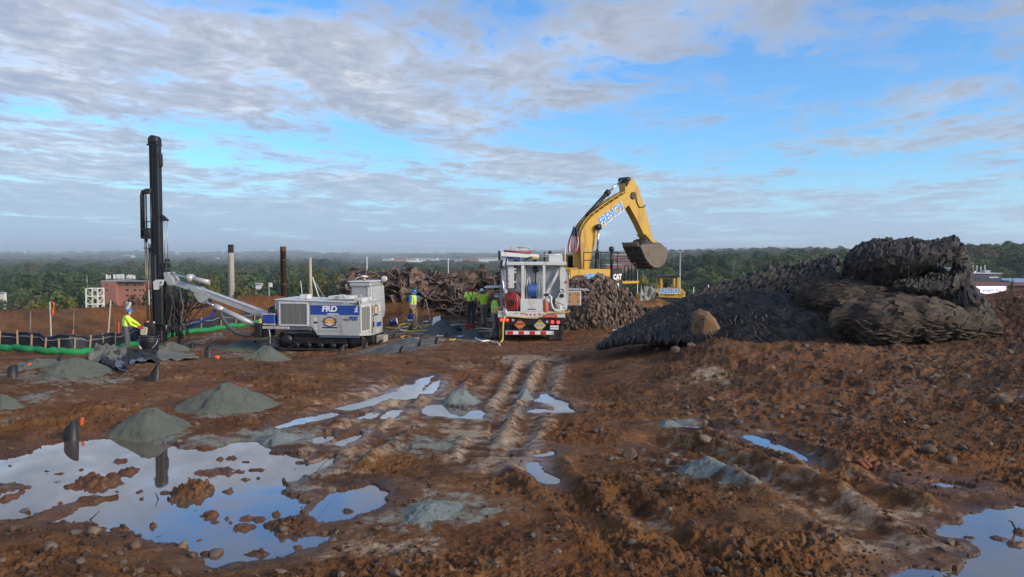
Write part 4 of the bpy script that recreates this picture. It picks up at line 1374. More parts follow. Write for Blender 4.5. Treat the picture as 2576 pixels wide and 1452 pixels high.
# ---- bulk explosives truck seen from behind
def truck():
    D = 28.5
    s = .198 * D / FPX
    g = P(1335.5, 859.5, D)
    T = Matrix.Translation(g) @ Matrix.Rotation(RAD(-2.5), 4, 'Z')
    o = thing('tank_truck', g, 'white bulk tank truck seen from behind with hose reels and placards', 'truck')
    X = lambda cx: (cx - 775) * s
    Z = lambda cy: (1340 - cy) * s

    def bx(name, x0, x1, y0, y1, z0, z1, m, par=o, b=.012):
        """crop columns x0..x1, depths, crop rows"""
        mb = MB(T); mb.box(((X(x0) + X(x1)) / 2, (y0 + y1) / 2, (Z(z0) + Z(z1)) / 2), (X(x1) - X(x0), y1 - y0, abs(Z(z0) - Z(z1))), b=b)
        return mb.build(name, m, par)

    def tb(name, pts, r, m, par=o, seg=8):
        mb = MB(T); mb.tube([(X(a), y, Z(c)) for a, y, c in pts], r, seg); return mb.build(name, m, par)
    # chassis, wheels, cab
    for x in (560, 990):
        bx('chassis_rail', x - 14, x + 14, .35, 8.2, 1085, 1160, BLACK)
    for yy in (1.15, 2.5):
        for sx in (-1, 1):
            for k in (0, .33):
                mb = MB(T); xc = sx * (1.06 - k)
                mb.lathe((xc - .14, yy, .52), [(.28, .0), (.46, .0), (.52, .05), (.52, .23), (.46, .28), (.28, .28)], 28, (1, 0, 0))
                wh = mb.build('tyre', RUBBER, o)
                mb = MB(T); mb.lathe((xc - .1, yy, .52), [(.1, 0), (.27, .02), (.27, .2), (.1, .2)], 18, (1, 0, 0)); mb.build('rim', GPAINT, wh)
    for sx in (-1, 1):
        mb = MB(T); mb.lathe((sx * 1.05 - .14, 7.0, .52), [(.28, .0), (.46, .0), (.52, .05), (.52, .23), (.46, .28), (.28, .28)], 28, (1, 0, 0)); mb.build('tyre', RUBBER, o)
    mb = MB(T); mb.prism([(6.2, 1.0), (8.4, .9), (8.5, 1.8), (7.7, 1.95), (7.4, 2.85), (6.2, 2.9)], -1.15, 1.15, 'x'); cab = mb.build('cab', WPAINT, o)
    bx('cab_window', 480, 1070, 6.14, 6.19, 430, 620, GLASSM, cab)
    mb = MB(T); mb.prism([(-1.16, .95), (1.16, .95), (1.22, 1.7), (1.1, 2.75), (.8, 2.93), (-.8, 2.93), (-1.1, 2.75), (-1.22, 1.7)], .62, 6.0); mb.build('tank', GPAINT, o)
    # rear frame under the deck
    bx('light_bar', 343, 1197, -.02, .28, 1032, 1126, BLACK)
    bx('under_panel', 450, 1075, .10, .16, 1127, 1215, BLACK)
    bx('axle_housing', 520, 1010, .9, 1.15, 1180, 1290, BLACK)
    for x0, x1, z1 in ((356, 552, 1306), (985, 1186, 1332)):
        mb = MB(T)
        mb.grid(lambda u, v: (X(x0 + (x1 - x0) * u), .06 + .05 * math.sin(u * 5 + x0) * v + .05 * v, Z(1127 + (z1 - 1127) * v)), 8, 6)
        mb.build('mud_flap', RUBBER, o, solid=.012)
    bar = bx('underride_bar', 448, 1066, -.06, .02, 1200, 1252, GPAINT)
    for k in range(8):
        bx('reflector_strip', 478 + k * 70, 478 + k * 70 + 68, -.068, -.062, 1204, 1246, REDW if k % 2 == 0 else REFW, bar, 0)
    for x in (470, 1045): bx('bar_bracket', x - 10, x + 10, .03, .3, 1120, 1250, BLACK)
    for x, z in ((400, 1062), (473, 1064), (1048, 1088), (1122, 1090)):
        mb = MB(T); mb.lathe((X(x), -.02, Z(z)), [(.060, 0), (.060, .02), (.048, .035)], 16, (0, -1, 0)); l = mb.build('tail_lamp', LAMP, o)
        mb = MB(T); mb.lathe((X(x), -.02, Z(z)), [(.072, 0), (.072, .012), (.062, .012)], 16, (0, -1, 0)); mb.build('lamp_ring', BLACK, l)
    for x, z in ((544, 1066), (978, 1086)):
        mb = MB(T); mb.lathe((X(x), -.02, Z(z)), [(.05, 0), (.05, .02), (.03, .03)], 14, (0, -1, 0)); mb.build('reverse_lamp', GPAINT, o)
    for px_, pz_, m_, txts in ((635, 1122, ORANGE, (('1.5', .085, -50), ('BLASTING', .062, 8), ('*', .18, 46))), (888, 1132, YELLOWP, (('A', .08, 50), ('3375', .135, -3), ('5.1', .075, -52)))):
        mb = MB(T); r = 78 * s
        mb.prism([(X(px_) - r, Z(pz_)), (X(px_), Z(pz_) - r), (X(px_) + r, Z(pz_)), (X(px_), Z(pz_) + r)], -.045, -.028)
        pl_ = mb.build('placard', m_, o)
        q = MB(T); r2 = r * .93
        for i in range(4):
            a = Vector((X(px_) + r2 * math.cos(i * math.pi / 2), -.048, Z(pz_) + r2 * math.sin(i * math.pi / 2))); b_ = Vector((X(px_) + r2 * math.cos((i + 1) * math.pi / 2), -.048, Z(pz_) + r2 * math.sin((i + 1) * math.pi / 2)))
            q.bar(a, b_, .012, .006, (0, 1, 0))
        q.build('placard_border', INK if m_ is ORANGE else GPAINT, pl_)
        if m_ is YELLOWP:
            mb = MB(T); mb.box((X(px_), -.047, Z(pz_) - .008), (.27, .004, .115)); mb.build('number_panel', WINK, pl_)
        for tx, sz, dy in txts:
            letter('lettering', tx, sz, onface(T, X(px_), -.052, Z(pz_) + dy * s), INK, pl_, bold=.003)
    pl_ = bx('licence_plate', 1020, 1126, -.035, -.02, 1132, 1182, WINK, b=.004)
    letter('lettering', 'TMF F392', .075, onface(T, X(1073), -.038, Z(1158)), mat('plate_ink', (.05, .07, .16), .5), pl_)
    # white deck with its small lamps and labels
    dk = bx('deck', 352, 1208, -.05, .62, 955, 1031, WPAINT)
    for x in (725, 774, 825):
        mb = MB(T); mb.lathe((X(x), -.05, Z(992)), [(.034, 0), (.034, .012), (.02, .02)], 14, (0, -1, 0)); mb.build('marker_lamp', REDW, dk)
    lb = bx('warning_label', 925, 1106, -.056, -.052, 985, 1030, REDW, dk, 0)
    letter('lettering', 'NO SMOKING WITHIN 50 FT', .036, onface(T, X(1015), -.058, Z(998)), WINK, lb, sx=1.0)
    letter('lettering', 'EXPLOSIVE MATERIALS', .036, onface(T, X(1015), -.058, Z(1017)), WINK, lb)
    bx('data_plate', 643, 704, -.056, -.052, 968, 990, mat('brass_label', (.34, .28, .10), .5), dk, 0)
    bx('data_plate', 360, 420, -.056, -.052, 962, 988, GPAINT, dk, 0)
    letter('lettering', 'STRIPING', .032, onface(T, X(590), -.055, Z(976)), INK, dk)
    mb = MB(T)
    for k in range(20):
        a, b_ = k * math.pi / 10, (k + 1) * math.pi / 10
        mb.bar((X(885) + .045 * math.cos(a), -.054, Z(990) + .045 * math.sin(a)), (X(885) + .045 * math.cos(b_), -.054, Z(990) + .045 * math.sin(b_)), .012, .006, (0, 1, 0))
    mb.bar((X(885) - .03, -.055, Z(990) + .03), (X(885) + .03, -.055, Z(990) - .03), .012, .006, (0, 1, 0))
    mb.build('no_smoking_sign', REDW, dk)
    # equipment bay
    bx('bay_back', 468, 1150, .36, .44, 372, 954, GPAINT)
    bx('top_beam', 462, 1226, -.02, .60, 322, 366, WPAINT)
    bx('bay_post', 650, 690, -.01, .12, 366, 954, WPAINT); bx('bay_post', 922, 956, -.01, .12, 366, 954, WPAINT)
    bx('valve_panel', 476, 556, .10, .16, 345, 660, WPAINT)
    for z in (500, 570, 625):
        mb = MB(T); mb.lathe((X(490), .095, Z(z)), [(.02, 0), (.02, .02)], 10, (0, -1, 0)); mb.build('bolt', BLACK, o)
    sp = MB(T)
    sp.prism([(X(1145), Z(372)), (X(1185), Z(372)), (X(1215), Z(430)), (X(1252), Z(500)), (X(1258), Z(700)), (X(1235), Z(940)), (X(1085), Z(950)), (X(1085), Z(800)), (X(1140), Z(720))], .14, .22)
    sidep = sp.build('side_panel', WPAINT, o)
    mb = MB(T); mb.lathe((X(1172), .135, Z(752)), [(.075, 0), (.075, .03)], 16, (0, -1, 0)); mb.build('gauge', BLACK, sidep)
    mb = MB(T); mb.lathe((X(1172), .135, Z(690)), [(.085, 0), (.07, .02), (.07, .004)], 16, (0, -1, 0)); mb.build('port_ring', GPAINT, sidep)
    mb = MB(T); mb.lathe((X(1224), .13, Z(577)), [(.04, 0), (.03, .03)], 12, (0, -1, 0)); mb.build('marker_lamp', REDW, sidep)
    mb = MB(T); mb.lathe((X(432), .08, Z(558)), [(.04, 0), (.03, .03)], 12, (0, -1, 0)); mb.build('marker_lamp', REDW, o)
    bx('side_panel', 420, 470, .16, .24, 430, 954, WPAINT)
    for a, b_ in (((490, 352), (640, 700)), ((1150, 395), (985, 722))):
        mb = MB(T); mb.bar((X(a[0]), .2, Z(a[1])), (X(b_[0]), .2, Z(b_[1])), .09, .05, (0, 1, 0)); mb.build('diagonal_brace', WPAINT, o)
    for a, b_ in (((560, 410), (650, 350)), ((700, 350), (800, 385)), ((960, 362), (1108, 400)), ((860, 366), (918, 372))):
        mb = MB(T); mb.bar((X(a[0]), .3, Z(a[1])), (X(b_[0]), .3, Z(b_[1])), .04, .06, (0, 1, 0)); mb.build('gusset', WPAINT, o)
    # hose reel with blue hose
    rl = thing_part(o, T, 'hose_reel')
    for x in (742, 880):
        mb = MB(T); mb.tube([(X(x - 22), .18, Z(790)), (X(x - 20), .18, Z(620)), (X(x - 10), .18, Z(548)), (X(x + 6), .18, Z(522)), (X(x + 18), .18, Z(560)), (X(x + 20), .18, Z(640)), (X(x + 14), .18, Z(790))], .022, 8)
        mb.build('reel_hoop', WPAINT, rl)
    for k in range(7):
        xx = 745 + k * 16
        mb = MB(T); mb.lathe((X(xx), .33, Z(688)), [(.20, -.022), (.285, -.022), (.30, 0), (.285, .022), (.20, .022)], 24, (1, 0, 0)); mb.build('hose_turn', HOSEB, rl)
    mb = MB(T)
    mb.box((X(830), .25, Z(420)), (.16, .16, .20), b=.02); mb.cyl((X(795), .25, Z(400)), (X(870), .25, Z(442)), .045, seg=10); mb.cyl((X(835), .24, Z(450)), (X(832), .24, Z(600)), .02, seg=8); mb.cyl((X(825), .2, Z(365)), (X(825), .2, Z(400)), .05, seg=10)
    mb.build('pump_valve', BLACK, o)
    cb = bx('compartment_box', 640, 924, -.04, .46, 795, 954, WPAINT)
    bx('slot_handle', 735, 838, -.05, -.041, 918, 928, BLACK, cb, 0)
    # red reel
    mb = MB(T); mb.lathe((X(524), .06, Z(828)), [(.08, 0), (.345, 0), (.36, .02), (.36, .05), (.26, .06), (.26, .22), (.36, .23), (.36, .28), (.08, .28)], 32, (.30, 1, 0))
    rr = mb.build('red_reel', REDP, o)
    mb = MB(T); mb.box((X(545), .0, Z(840)), (.17, .10, .10), b=.02); mb.bar((X(500), -.02, Z(900)), (X(560), -.02, Z(820)), .05, .05); mb.cyl((X(520), -.06, Z(820)), (X(520), .1, Z(820)), .05); mb.build('reel_drive', BLACK, rr)
    mb = MB(T); mb.tube([(X(590), -.005, Z(745)), (X(612), -.005, Z(850)), (X(600), -.005, Z(945))], .012, 6); mb.build('reel_seam', GPAINT, rr)
    # orange extinguisher, white and yellow hoses, wiring
    mb = MB(T); mb.lathe((X(966), .02, Z(962)), [(.09, 0), (.1, .03), (.1, .42), (.08, .48), (.03, .52), (.03, .55)], 16)
    ex = mb.build('extinguisher', mat('orange_red_paint', (.62, .12, .05), .5, var=.15, dirt=(.5, .3, .2), dirt_amt=.4), o)
    mb = MB(T); mb.lathe((X(978), -.02, Z(815)), [(.11, 0), (.11, .05)], 16, (0, -1, 0)); mb.build('gauge_disc', GPAINT, ex)
    tb('white_hose', [(955, .02, 742), (1000, -.02, 735), (1035, -.05, 770), (1030, -.06, 830), (1050, -.07, 900), (1090, -.08, 945), (1140, -.08, 945), (1155, -.07, 915), (1140, -.03, 880)], .036, HOSEW)
    mb = MB(T); mb.lathe((X(1118), .12, Z(880)), [(.09, 0), (.09, .04), (.05, .06)], 16, (0, -1, 0)); mb.build('hose_port', GPAINT, o)
    mb = MB(T); mb.cyl((X(945), .0, Z(742)), (X(1045), .0, Z(742)), .04); mb.box((X(985), -.01, Z(738)), (.13, .09, .08), b=.01); mb.build('hose_coupling', BLACK, o)
    tb('cable', [(1140, .1, 560), (1135, .06, 690), (1110, .05, 760), (1070, .05, 810), (1060, .05, 870)], .016, BLACK)
    tb('cable', [(1060, .06, 810), (1120, .05, 840), (1195, .04, 872), (1180, .03, 905), (1230, .03, 925)], .012, BLACK)
    tb('cable', [(570, .2, 350), (575, .18, 470), (570, .16, 560), (580, .16, 640), (560, .16, 680)], .02, BLACK)
    for z in (400, 440, 565): bx('cable_clip', 555, 588, .12, .2, z, z + 30, WPAINT)
    tb('cable', [(470, .1, 420), (465, .08, 560), (480, .06, 680), (520, .04, 740)], .018, BLACK)
    tb('pipe', [(700, .22, 360), (700, .22, 480), (696, .2, 600), (692, .2, 780)], .02, WPAINT)
    tb('yellow_hose', [(1250, -.06, 925), (1268, -.08, 950), (1210, -.09, 962), (1000, -.09, 968), (930, -.09, 1000), (850, -.09, 1040), (740, -.09, 1036), (600, -.09, 1022), (470, -.08, 1018)], .018, HOSEY)
    # roof gear: crane, rails, boxes
    cr = thing_part(o, T, 'crane')
    mb = MB(T); mb.bar((X(385), -.1, Z(225)), (X(870), .3, Z(255)), .16, .16, b=.02); mb.build('arm', WPAINT, cr)
    mb = MB(T); mb.cyl((X(435), -.12, Z(184)), (X(785), .1, Z(205)), .035, seg=12); mb.build('ram', REDP, cr)
    mb = MB(T); mb.bar((X(372), -.14, Z(180)), (X(376), -.14, Z(300)), .07, .07); mb.box((X(410), -.14, Z(335)), (.12, .1, .20), b=.03); mb.cyl((X(385), -.14, Z(390)), (X(425), -.14, Z(385)), .05, seg=10); mb.build('hook_block', BLACK, cr)
    mb = MB(T); mb.box((X(425), -.16, Z(345)), (.09, .06, .16), b=.02); mb.build('hook_cheek', WPAINT, cr)
    mb = MB(T); mb.cyl((X(402), -.14, Z(410)), (X(462), -.12, Z(950)), .026, seg=10); mb.build('discharge_pipe', CHROME, cr)
    mb = MB(T); mb.cyl((X(455), -.12, Z(930)), (X(464), -.12, Z(1000)), .045, seg=10); mb.build('pipe_sleeve', WPAINT, cr)
    tb('roof_rail', [(505, .7, 320), (505, .7, 128), (590, .7, 160), (590, .7, 320)], .022, WPAINT)
    tb('roof_rail', [(590, .9, 138), (755, .9, 135), (765, .9, 180)], .025, WPAINT)
    tb('roof_rail', [(1175, .2, 330), (1178, .2, 138), (1210, .2, 170), (1205, .2, 330)], .024, WPAINT)
    tb('roof_rail', [(870, .5, 228), (1165, .5, 232)], .026, WPAINT); tb('roof_rail', [(870, .5, 250), (1160, .5, 262)], .02, WPAINT)
    bx('roof_box', 1000, 1168, .15, .8, 240, 322, WPAINT); bx('roof_box', 600, 760, .9, 1.5, 140, 180, WPAINT)
    bx('roof_post', 935, 955, .5, .56, 195, 322, BLACK)
    for a in (480, 560, 690): bx('roof_fitting', a, a + 70, .2, .5, 262, 320, BLACK if a == 560 else GPAINT)
    bx('roof_fitting', 792, 868, .0, .3, 258, 290, HOSEY); bx('roof_fitting', 800, 850, .05, .3, 288, 322, BLACK)
    tb('roof_hose', [(455, .1, 320), (470, .05, 270), (540, .05, 275), (640, .1, 300)], .03, BLUEP)
    tb('roof_hose', [(690, .1, 315), (760, .05, 262), (830, .05, 262), (905, .1, 305)], .02, BLACK)
    mb = MB(T); mb.lathe((X(1020), .9, Z(235)), [(.06, 0), (.09, .03), (.09, .10), (.03, .16)], 12); mb.build('roof_valve', BLACK, o)
    # awnings and open locker door
    mb = MB(T); mb.box((X(290), 1.2, Z(657)), (.74, 1.5, .035)); mb.box((X(290), .44, Z(652)), (.70, .03, .05)); mb.build('side_awning', SILVER, o)
    mb = MB(T); mb.box((X(1376), .9, Z(684)), (.84, 1.1, .04), Matrix.Rotation(.03, 3, 'Y')); mb.build('side_awning', SILVER, o)
    fr = bx('locker_door', 1240, 1416, .30, .34, 700, 884, WPAINT)
    bx('door_lining', 1262, 1405, .285, .298, 708, 874, WOODP, fr, 0)
    for x in (1276, 1376):
        for z in (745, 832):
            mb = MB(T); mb.lathe((X(x), .285, Z(z)), [(.022, 0), (.022, .012)], 10, (0, -1, 0)); mb.build('bolt', INK, fr)
    bx('door_latch', 1382, 1402, .27, .284, 770, 798, GPAINT, fr, 0)
    tb('mirror_arm', [(1265, 6.4, 505), (1320, 6.4, 505), (1332, 6.4, 640), (1290, 6.4, 660)], .02, GPAINT)
    bx('mirror', 1292, 1322, 6.35, 6.42, 520, 642, BLACK)
    return o


TRUCK = truck()


# ---- crawler drill rig
def drill_rig():
    D = 29.4; s = D / FPX
    g = P(800, 881, D)
    yaw = RAD(-9)
    T = Matrix.Translation(g) @ Matrix.Rotation(yaw, 4, 'Z')
    o = thing('drill_rig', g, 'white and blue crawler drill rig with tall black mast', 'drill rig')
    cy_, sy_ = math.cos(yaw), math.sin(yaw)

    def XE(px, y=0.0):
        """pixel column to the rig's own x, for a point at depth y in the rig's frame"""
        k = (px - PW / 2) / FPX
        return (k * (g.y + y * cy_) + y * sy_ - g.x) / (cy_ - k * sy_)

    def ZE(px, py, y=0.0):
        return P(px, py, g.y + XE(px, y) * sy_ + y * cy_).z - g.z
    X = lambda px: XE(px)
    Z = lambda py: (881 - py) * s

    def bx(name, x0, x1, y0, y1, z0, z1, m, par=o, b=.015):
        mb = MB(T); mb.box(((X(x0) + X(x1)) / 2, (y0 + y1) / 2, (Z(z0) + Z(z1)) / 2), (X(x1) - X(x0), y1 - y0, abs(Z(z0) - Z(z1))), b=b)
        return mb.build(name, m, par)
    # engine house: side faces the camera, chamfered tail, stepped belly
    BW = 1.95
    hs = MB(T)
    hs.prism([(X(697), Z(821.5)), (X(783), Z(821.5)), (X(797), Z(842.5)), (X(903), Z(842.5)), (X(903), Z(760)), (X(880), Z(757)), (X(697), Z(754))], 0, BW)
    house = hs.build('engine_house', GPAINT, o)
    tl = MB(T)                                                             # tail turned a little inwards
    xa, xb = X(903) + .002, X(903) + .36
    pts = [(xa, 0), (xb, .30), (xb, BW - .3), (xa, BW)]
    zt, zb = Z(760), Z(843)
    tl.add([(x, y, z) for z in (zb, zt) for x, y in pts], [(0, 1, 2, 3), (7, 6, 5, 4), (0, 4, 5, 1), (1, 5, 6, 2), (2, 6, 7, 3), (3, 7, 4, 0)])
    tail = tl.build('tail_cover', GPAINT, o)
    tl = MB(T)
    tl.prism([(X(690), Z(754.5)), (X(905), Z(760.5)), (X(905), Z(758.5)), (X(690), Z(752.5))], -.04, BW + .03); tl.build('roof', WPAINT, house)
    bx('roof_hatch', 812, 868, .5, 1.3, 745.5, 754.5, WPAINT); bx('roof_hatch', 742, 762, .4, .8, 742, 753.5, WPAINT)
    bx('roof_hatch', 880, 902, .4, 1.5, 750, 758, WPAINT)
    for x0, x1 in ((840, 858), (882, 900)):
        mb = MB(T); mb.tube([(X(x0), .45, Z(749)), (X(x0 + 2), .45, Z(742)), (X(x1 - 2), .45, Z(742)), (X(x1), .45, Z(750))], .018, 6); mb.build('grab_rail', WPAINT, o)
    # louvred radiator grille: frame, four bays
    fr = MB(T)
    x0, x1, z0, z1 = X(703), X(773), Z(818), Z(762)
    for a, b_ in (((x0, z0), (x1, z0)), ((x1, z0), (x1, z1)), ((x1, z1), (x0, z1)), ((x0, z1), (x0, z0))):
        fr.bar((a[0], -.02, a[1]), (b_[0], -.02, b_[1]), .05, .045, (0, 1, 0))
    fr.build('grille_frame', WPAINT, house)
    for k in range(4):
        xa = x0 + .04 + k * (x1 - x0 - .05) / 4; xb = xa + (x1 - x0 - .05) / 4 - .04
        mb = MB(T); mb.box(((xa + xb) / 2, -.008, (z0 + z1) / 2), (xb - xa, .02, z1 - z0 - .06)); bay = mb.build('grille_bay', mat('grille_mesh', (.17, .165, .15), .7, var=.2, scale=30), house)
        for j in range(8):
            xx = xa + (j + .5) * (xb - xa) / 8
            mb = MB(T); mb.box((xx, -.024, (z0 + z1) / 2), (.010, .012, z1 - z0 - .07)); mb.build('louvre', mat('louvre_grey', (.22, .21, .19), .6), bay)
    # blue band with maker's lettering
    bd = bx('blue_band', 780, 903, -.006, -.002, 767, 791, BLUEP, house, 0)
    zc = Z(779)
    letter('lettering', 'FRD', .30, onface(T, X(827.5), -.010, zc + .035), WINK, house, bold=.012, shear=.12, sx=1.12)
    letter('lettering', 'FURUKAWA', .085, onface(T, X(837), -.010, zc - .155), WINK, house, bold=.003)
    mb = MB(T)
    c = Vector((X(896), -.010, zc + .02))
    mb.lathe((c.x + .01, c.y, c.z + .10), [(.035, 0), (.035, .003)], 10, (0, -1, 0))
    for a, b_ in (((0, .07), (-.02, -.02)), ((-.02, -.02), (-.08, -.1)), ((-.02, -.02), (.05, -.10)), ((0, .05), (.06, .0)), ((0, .05), (-.07, .03))):
        mb.bar((c.x + a[0], c.y, c.z + a[1]), (c.x + b_[0], c.y, c.z + b_[1]), .035, .004, (0, 1, 0))
    mb.build('walking_figure_mark', WINK, house)
    letter('lettering', '1010', .125, onface(T, X(869.5), -.008, Z(761.5)), WINK, house, bold=.004)
    letter('lettering', '900', .23, onface(T, X(887), -.008, Z(800)), BLUEP, house, bold=.008, shear=.15)
    letter('lettering', 'HCR', .11, onface(T, X(868.5), -.008, Z(803)), INK, house, bold=.002, shear=.15)
    # seams and hatch outlines
    sm = mat('panel_seam', (.14, .14, .14), .7)
    for x in (779, 799.5, 856): bx('panel_seam', x - .4, x + .4, -.004, .0, 764, 838, sm, house, 0)
    bx('panel_seam', 800, 856, -.004, 0, 832.3, 833, sm, house, 0)
    bx('panel_seam', 798, 857, -.004, 0, 763.2, 764, sm, house, 0)

    def badge(par, M, k):
        """hexagonal sunset badge with a ribbon, no lettering that can be read"""
        def hexa(r1, r2, y, m_, nm):
            mb = MB(M); mb.prism([(0, r2), (r1, r2 * .6), (r1, -r2 * .55), (0, -r2), (-r1, -r2 * .55), (-r1, r2 * .6)], y, y + .002); return mb.build(nm, m_, par)
        hexa(.30 * k, .26 * k, -.008, mat('badge_navy', (.03, .03, .10), .5), 'badge_border')
        hexa(.245 * k, .205 * k, -.011, mat('badge_orange', (.60, .22, .04), .5), 'badge_sky')
        mb = MB(M); mb.box((0, -.0135, .03 * k), (.40 * k, .003, .07 * k)); mb.build('badge_sun_band', mat('badge_gold', (.72, .45, .08), .5), par)
        mb = MB(M); mb.box((0, -.0135, .135 * k), (.30 * k, .003, .055 * k)); mb.build('badge_banner', mat('badge_grey', (.5, .5, .52), .5), par)
        mb = MB(M); mb.prism([(-.2 * k, -.12 * k), (0, .02 * k), (.2 * k, -.12 * k), (0, -.2 * k)], -.0155, -.0125); mb.build('badge_hill', mat('badge_grey'), par)
        mb = MB(M); mb.bar((-.40 * k, -.006, .02 * k), (.40 * k, -.006, .02 * k), .03 * k, .003, (0, 1, 0)); mb.bar((-.36 * k, -.006, -.26 * k), (.36 * k, -.006, -.26 * k), .05 * k, .003, (0, 1, 0)); mb.build('badge_ribbon', INK, par)
    badge(house, T @ Matrix.Translation((X(828), 0, Z(809))), .82)
    for z, h in ((799, 8), (809, 4), (815, 6), (823, 5)):
        bx('service_decal', 788, 797, -.006, -.002, z, z + h, WPAINT if z != 809 else INK, house, 0)
    bx('lamp_housing', 900, 908, -.10, .05, 755, 762.5, BLACK); bx('work_lamp', 904.5, 908.5, -.13, -.101, 756, 762, mat('lamp_lens', (.7, .68, .6), .2))
    # tail grille and decals on the turned face
    tv = Vector((xb_t := X(903) + .36, .30, 0)) - Vector((X(903) + .002, 0, 0)); ang = math.atan2(.30, .358)
    TT = T @ Matrix.Translation((X(903) + .002, 0, 0)) @ Matrix.Rotation(ang, 4, 'Z')
    L = math.hypot(.30, .358)
    mb = MB(TT)
    for a, b_ in (((.05, Z(833)), (L - .05, Z(829))), ((L - .05, Z(829)), (L - .05, Z(768))), ((L - .05, Z(768)), (.05, Z(770))), ((.05, Z(770)), (.05, Z(833)))):
        mb.bar((a[0], -.02, a[1]), (b_[0], -.02, b_[1]), .04, .04, (0, 1, 0))
    mb.build('grille_frame', WPAINT, tail)
    for k in range(3):
        mb = MB(TT); mb.box((.13 + k * .11, -.01, (Z(830) + Z(771)) / 2), (.085, .02, .9)); mb.build('grille_bay', mat('grille_mesh'), tail)
    TB = T @ Matrix.Translation((X(903) + .36, .30, 0)) @ Matrix.Rotation(math.pi / 2, 4, 'Z')
    badge(tail, TB @ Matrix.Translation((.55, 0, Z(781))), .8)
    mb = MB(TB); mb.box((.9, -.004, Z(820)), (.55, .004, .18)); mb.build('tail_band', BLUEP, tail)
    mb = MB(TB); mb.box((.3, -.004, Z(817)), (.12, .004, .2)); mb.build('tail_label', INK, tail)
    mb = MB(TB); mb.box((1.0, -.004, Z(777)), (.2, .004, .28)); mb.build('tail_label', mat('pale_label', (.65, .6, .52), .5), tail)
    mb = MB(TB); mb.tube([(.06, -.03, Z(768)), (.10, -.05, Z(800)), (.06, -.04, Z(838))], .014, 6); mb.build('tail_cable', BLACK, tail)
    # operator's cab on the far side
    cb = MB(T); c0, c1 = X(842), X(899)
    cb.prism([(c0, Z(812)), (c1, Z(812)), (c1 + .06, Z(790)), (c1, Z(724)), (c0 + .02, Z(724))], BW - .25, BW + 1.15); cab = cb.build('cab', GPAINT, o)
    bx('cab_roof', 839, 896, BW - .35, BW + 1.2, 712, 724, SILVER, cab, .04)
    bx('roof_lip', 837, 898, BW - .38, BW + 1.24, 709.5, 712.2, WPAINT, cab)
    bx('cab_window', 845, 883, BW - .27, BW - .252, 728, 760, mat('tinted_panel', (.30, .31, .31), .3), cab, 0)
    bx('cab_post', 886, 898, BW - .29, BW - .251, 725, 800, WPAINT, cab)
    mb = MB(T); q = (X(869), BW + .1, Z(709.5)); mb.cyl(q, (q[0], q[1], Z(700)), .07, seg=12); mb.build('beacon_stem', mat('amber_plastic', (.45, .22, .08), .4), cab)
    mb = MB(T); mb.lathe((q[0], q[1], Z(700.5)), [(.03, 0), (.17, .01), (.17, .04), (.06, .09)], 14); mb.build('beacon_cap', WPAINT, cab)
    mb = MB(T); mb.tube([(X(845), BW, Z(712)), (X(849), BW, Z(703)), (X(861), BW, Z(700))], .02, 6); mb.build('roof_hose', GPAINT, cab)
    mb = MB(T); q = (X(906), BW + .9, Z(706)); mb.lathe(q, [(.13, 0), (.13, .02), (.08, .05)], 18, (0, -1, 0)); mr = mb.build('round_mirror', WPAINT, cab)
    mb = MB(T); mb.lathe((q[0], q[1] + .02, q[2]), [(.15, 0), (.15, .03), (.1, .05)], 18, (0, 1, 0)); mb.build('mirror_back', BLACK, mr)
    for k in range(3):
        bx('cab_step', 834 - k * 2, 842, BW - .1, BW + .5, 744 + k * 9, 746 + k * 9, SILVER, cab)
    # antenna, deck front: steps, blue box, dust hoses
    mb = MB(T); mb.cyl((X(744), .6, Z(754)), (X(739), .6, Z(707)), .014, seg=6); mb.build('antenna', OFFWHITE, o)
    bx('front_cabinet', 688, 696.6, .05, 1.4, 757, 780, GPAINT); bx('marker_lamp', 691, 696, .03, .05, 781, 787, mat('amber_red_lens', (.5, .06, .02), .3))
    bx('blue_tank', 659, 690, -.02, .7, 794, 815, BLUEP, b=.03); bx('tank_base', 659, 690, -.02, .7, 815.3, 820, GPAINT)
    bx('tank_lid', 658, 691, -.03, .72, 790.5, 793.8, GPAINT)
    bx('side_rail', 659, 726, -.06, .06, 822.5, 829, GPAINT); bx('belly_panel', 727, 783, .0, .1, 822.5, 831, mat('slate_paint', (.09, .115, .15), .6)); bx('belly_panel', 800, 902, .02, .12, 843, 849, mat('slate_paint'))
    bx('yellow_lamp', 650, 656, -.05, .1, 804, 815, HOSEY)
    bx('step_box', 640, 657, -.1, .5, 815.4, 852, BLACK); bx('step_box', 658, 676, .0, .5, 831, 849, BLACK)
    for k in range(6):
        mb = MB(T); a = X(662 + k * 5); mb.tube([(a, .4, Z(790)), (a + .05, .35, Z(779)), (a + .25, .5, Z(772)), (a + .5, .6, Z(775))], .035, 7); mb.build('hydraulic_hose', RUBBER, o)
    # undercarriage
    bx('car_body', 690, 930, .35, 1.6, 843.5, 864, BLACK)
    for y0 in (.05, 1.55):
        n = 34; Lh = 1.42; R = .33; cxs = X(800)
        mb = MB(T)
        for sgn in (-1, 1): mb.lathe((cxs + sgn * Lh, y0 + .06, R + .02), [(.06, 0), (.26, 0), (.26, .26), (.06, .26)], 20, (0, 1, 0))
        for k in range(5): mb.lathe((cxs - 1.0 + k * .5, y0 + .08, .16), [(.03, 0), (.11, 0), (.11, .22), (.03, .22)], 14, (0, 1, 0))
        mb.box((cxs, y0 + .19, R + .03), (2.2, .2, .26), b=.02)
        tr = mb.build('track_frame', BLACK, o)
        per = 4 * Lh + 2 * math.pi * R
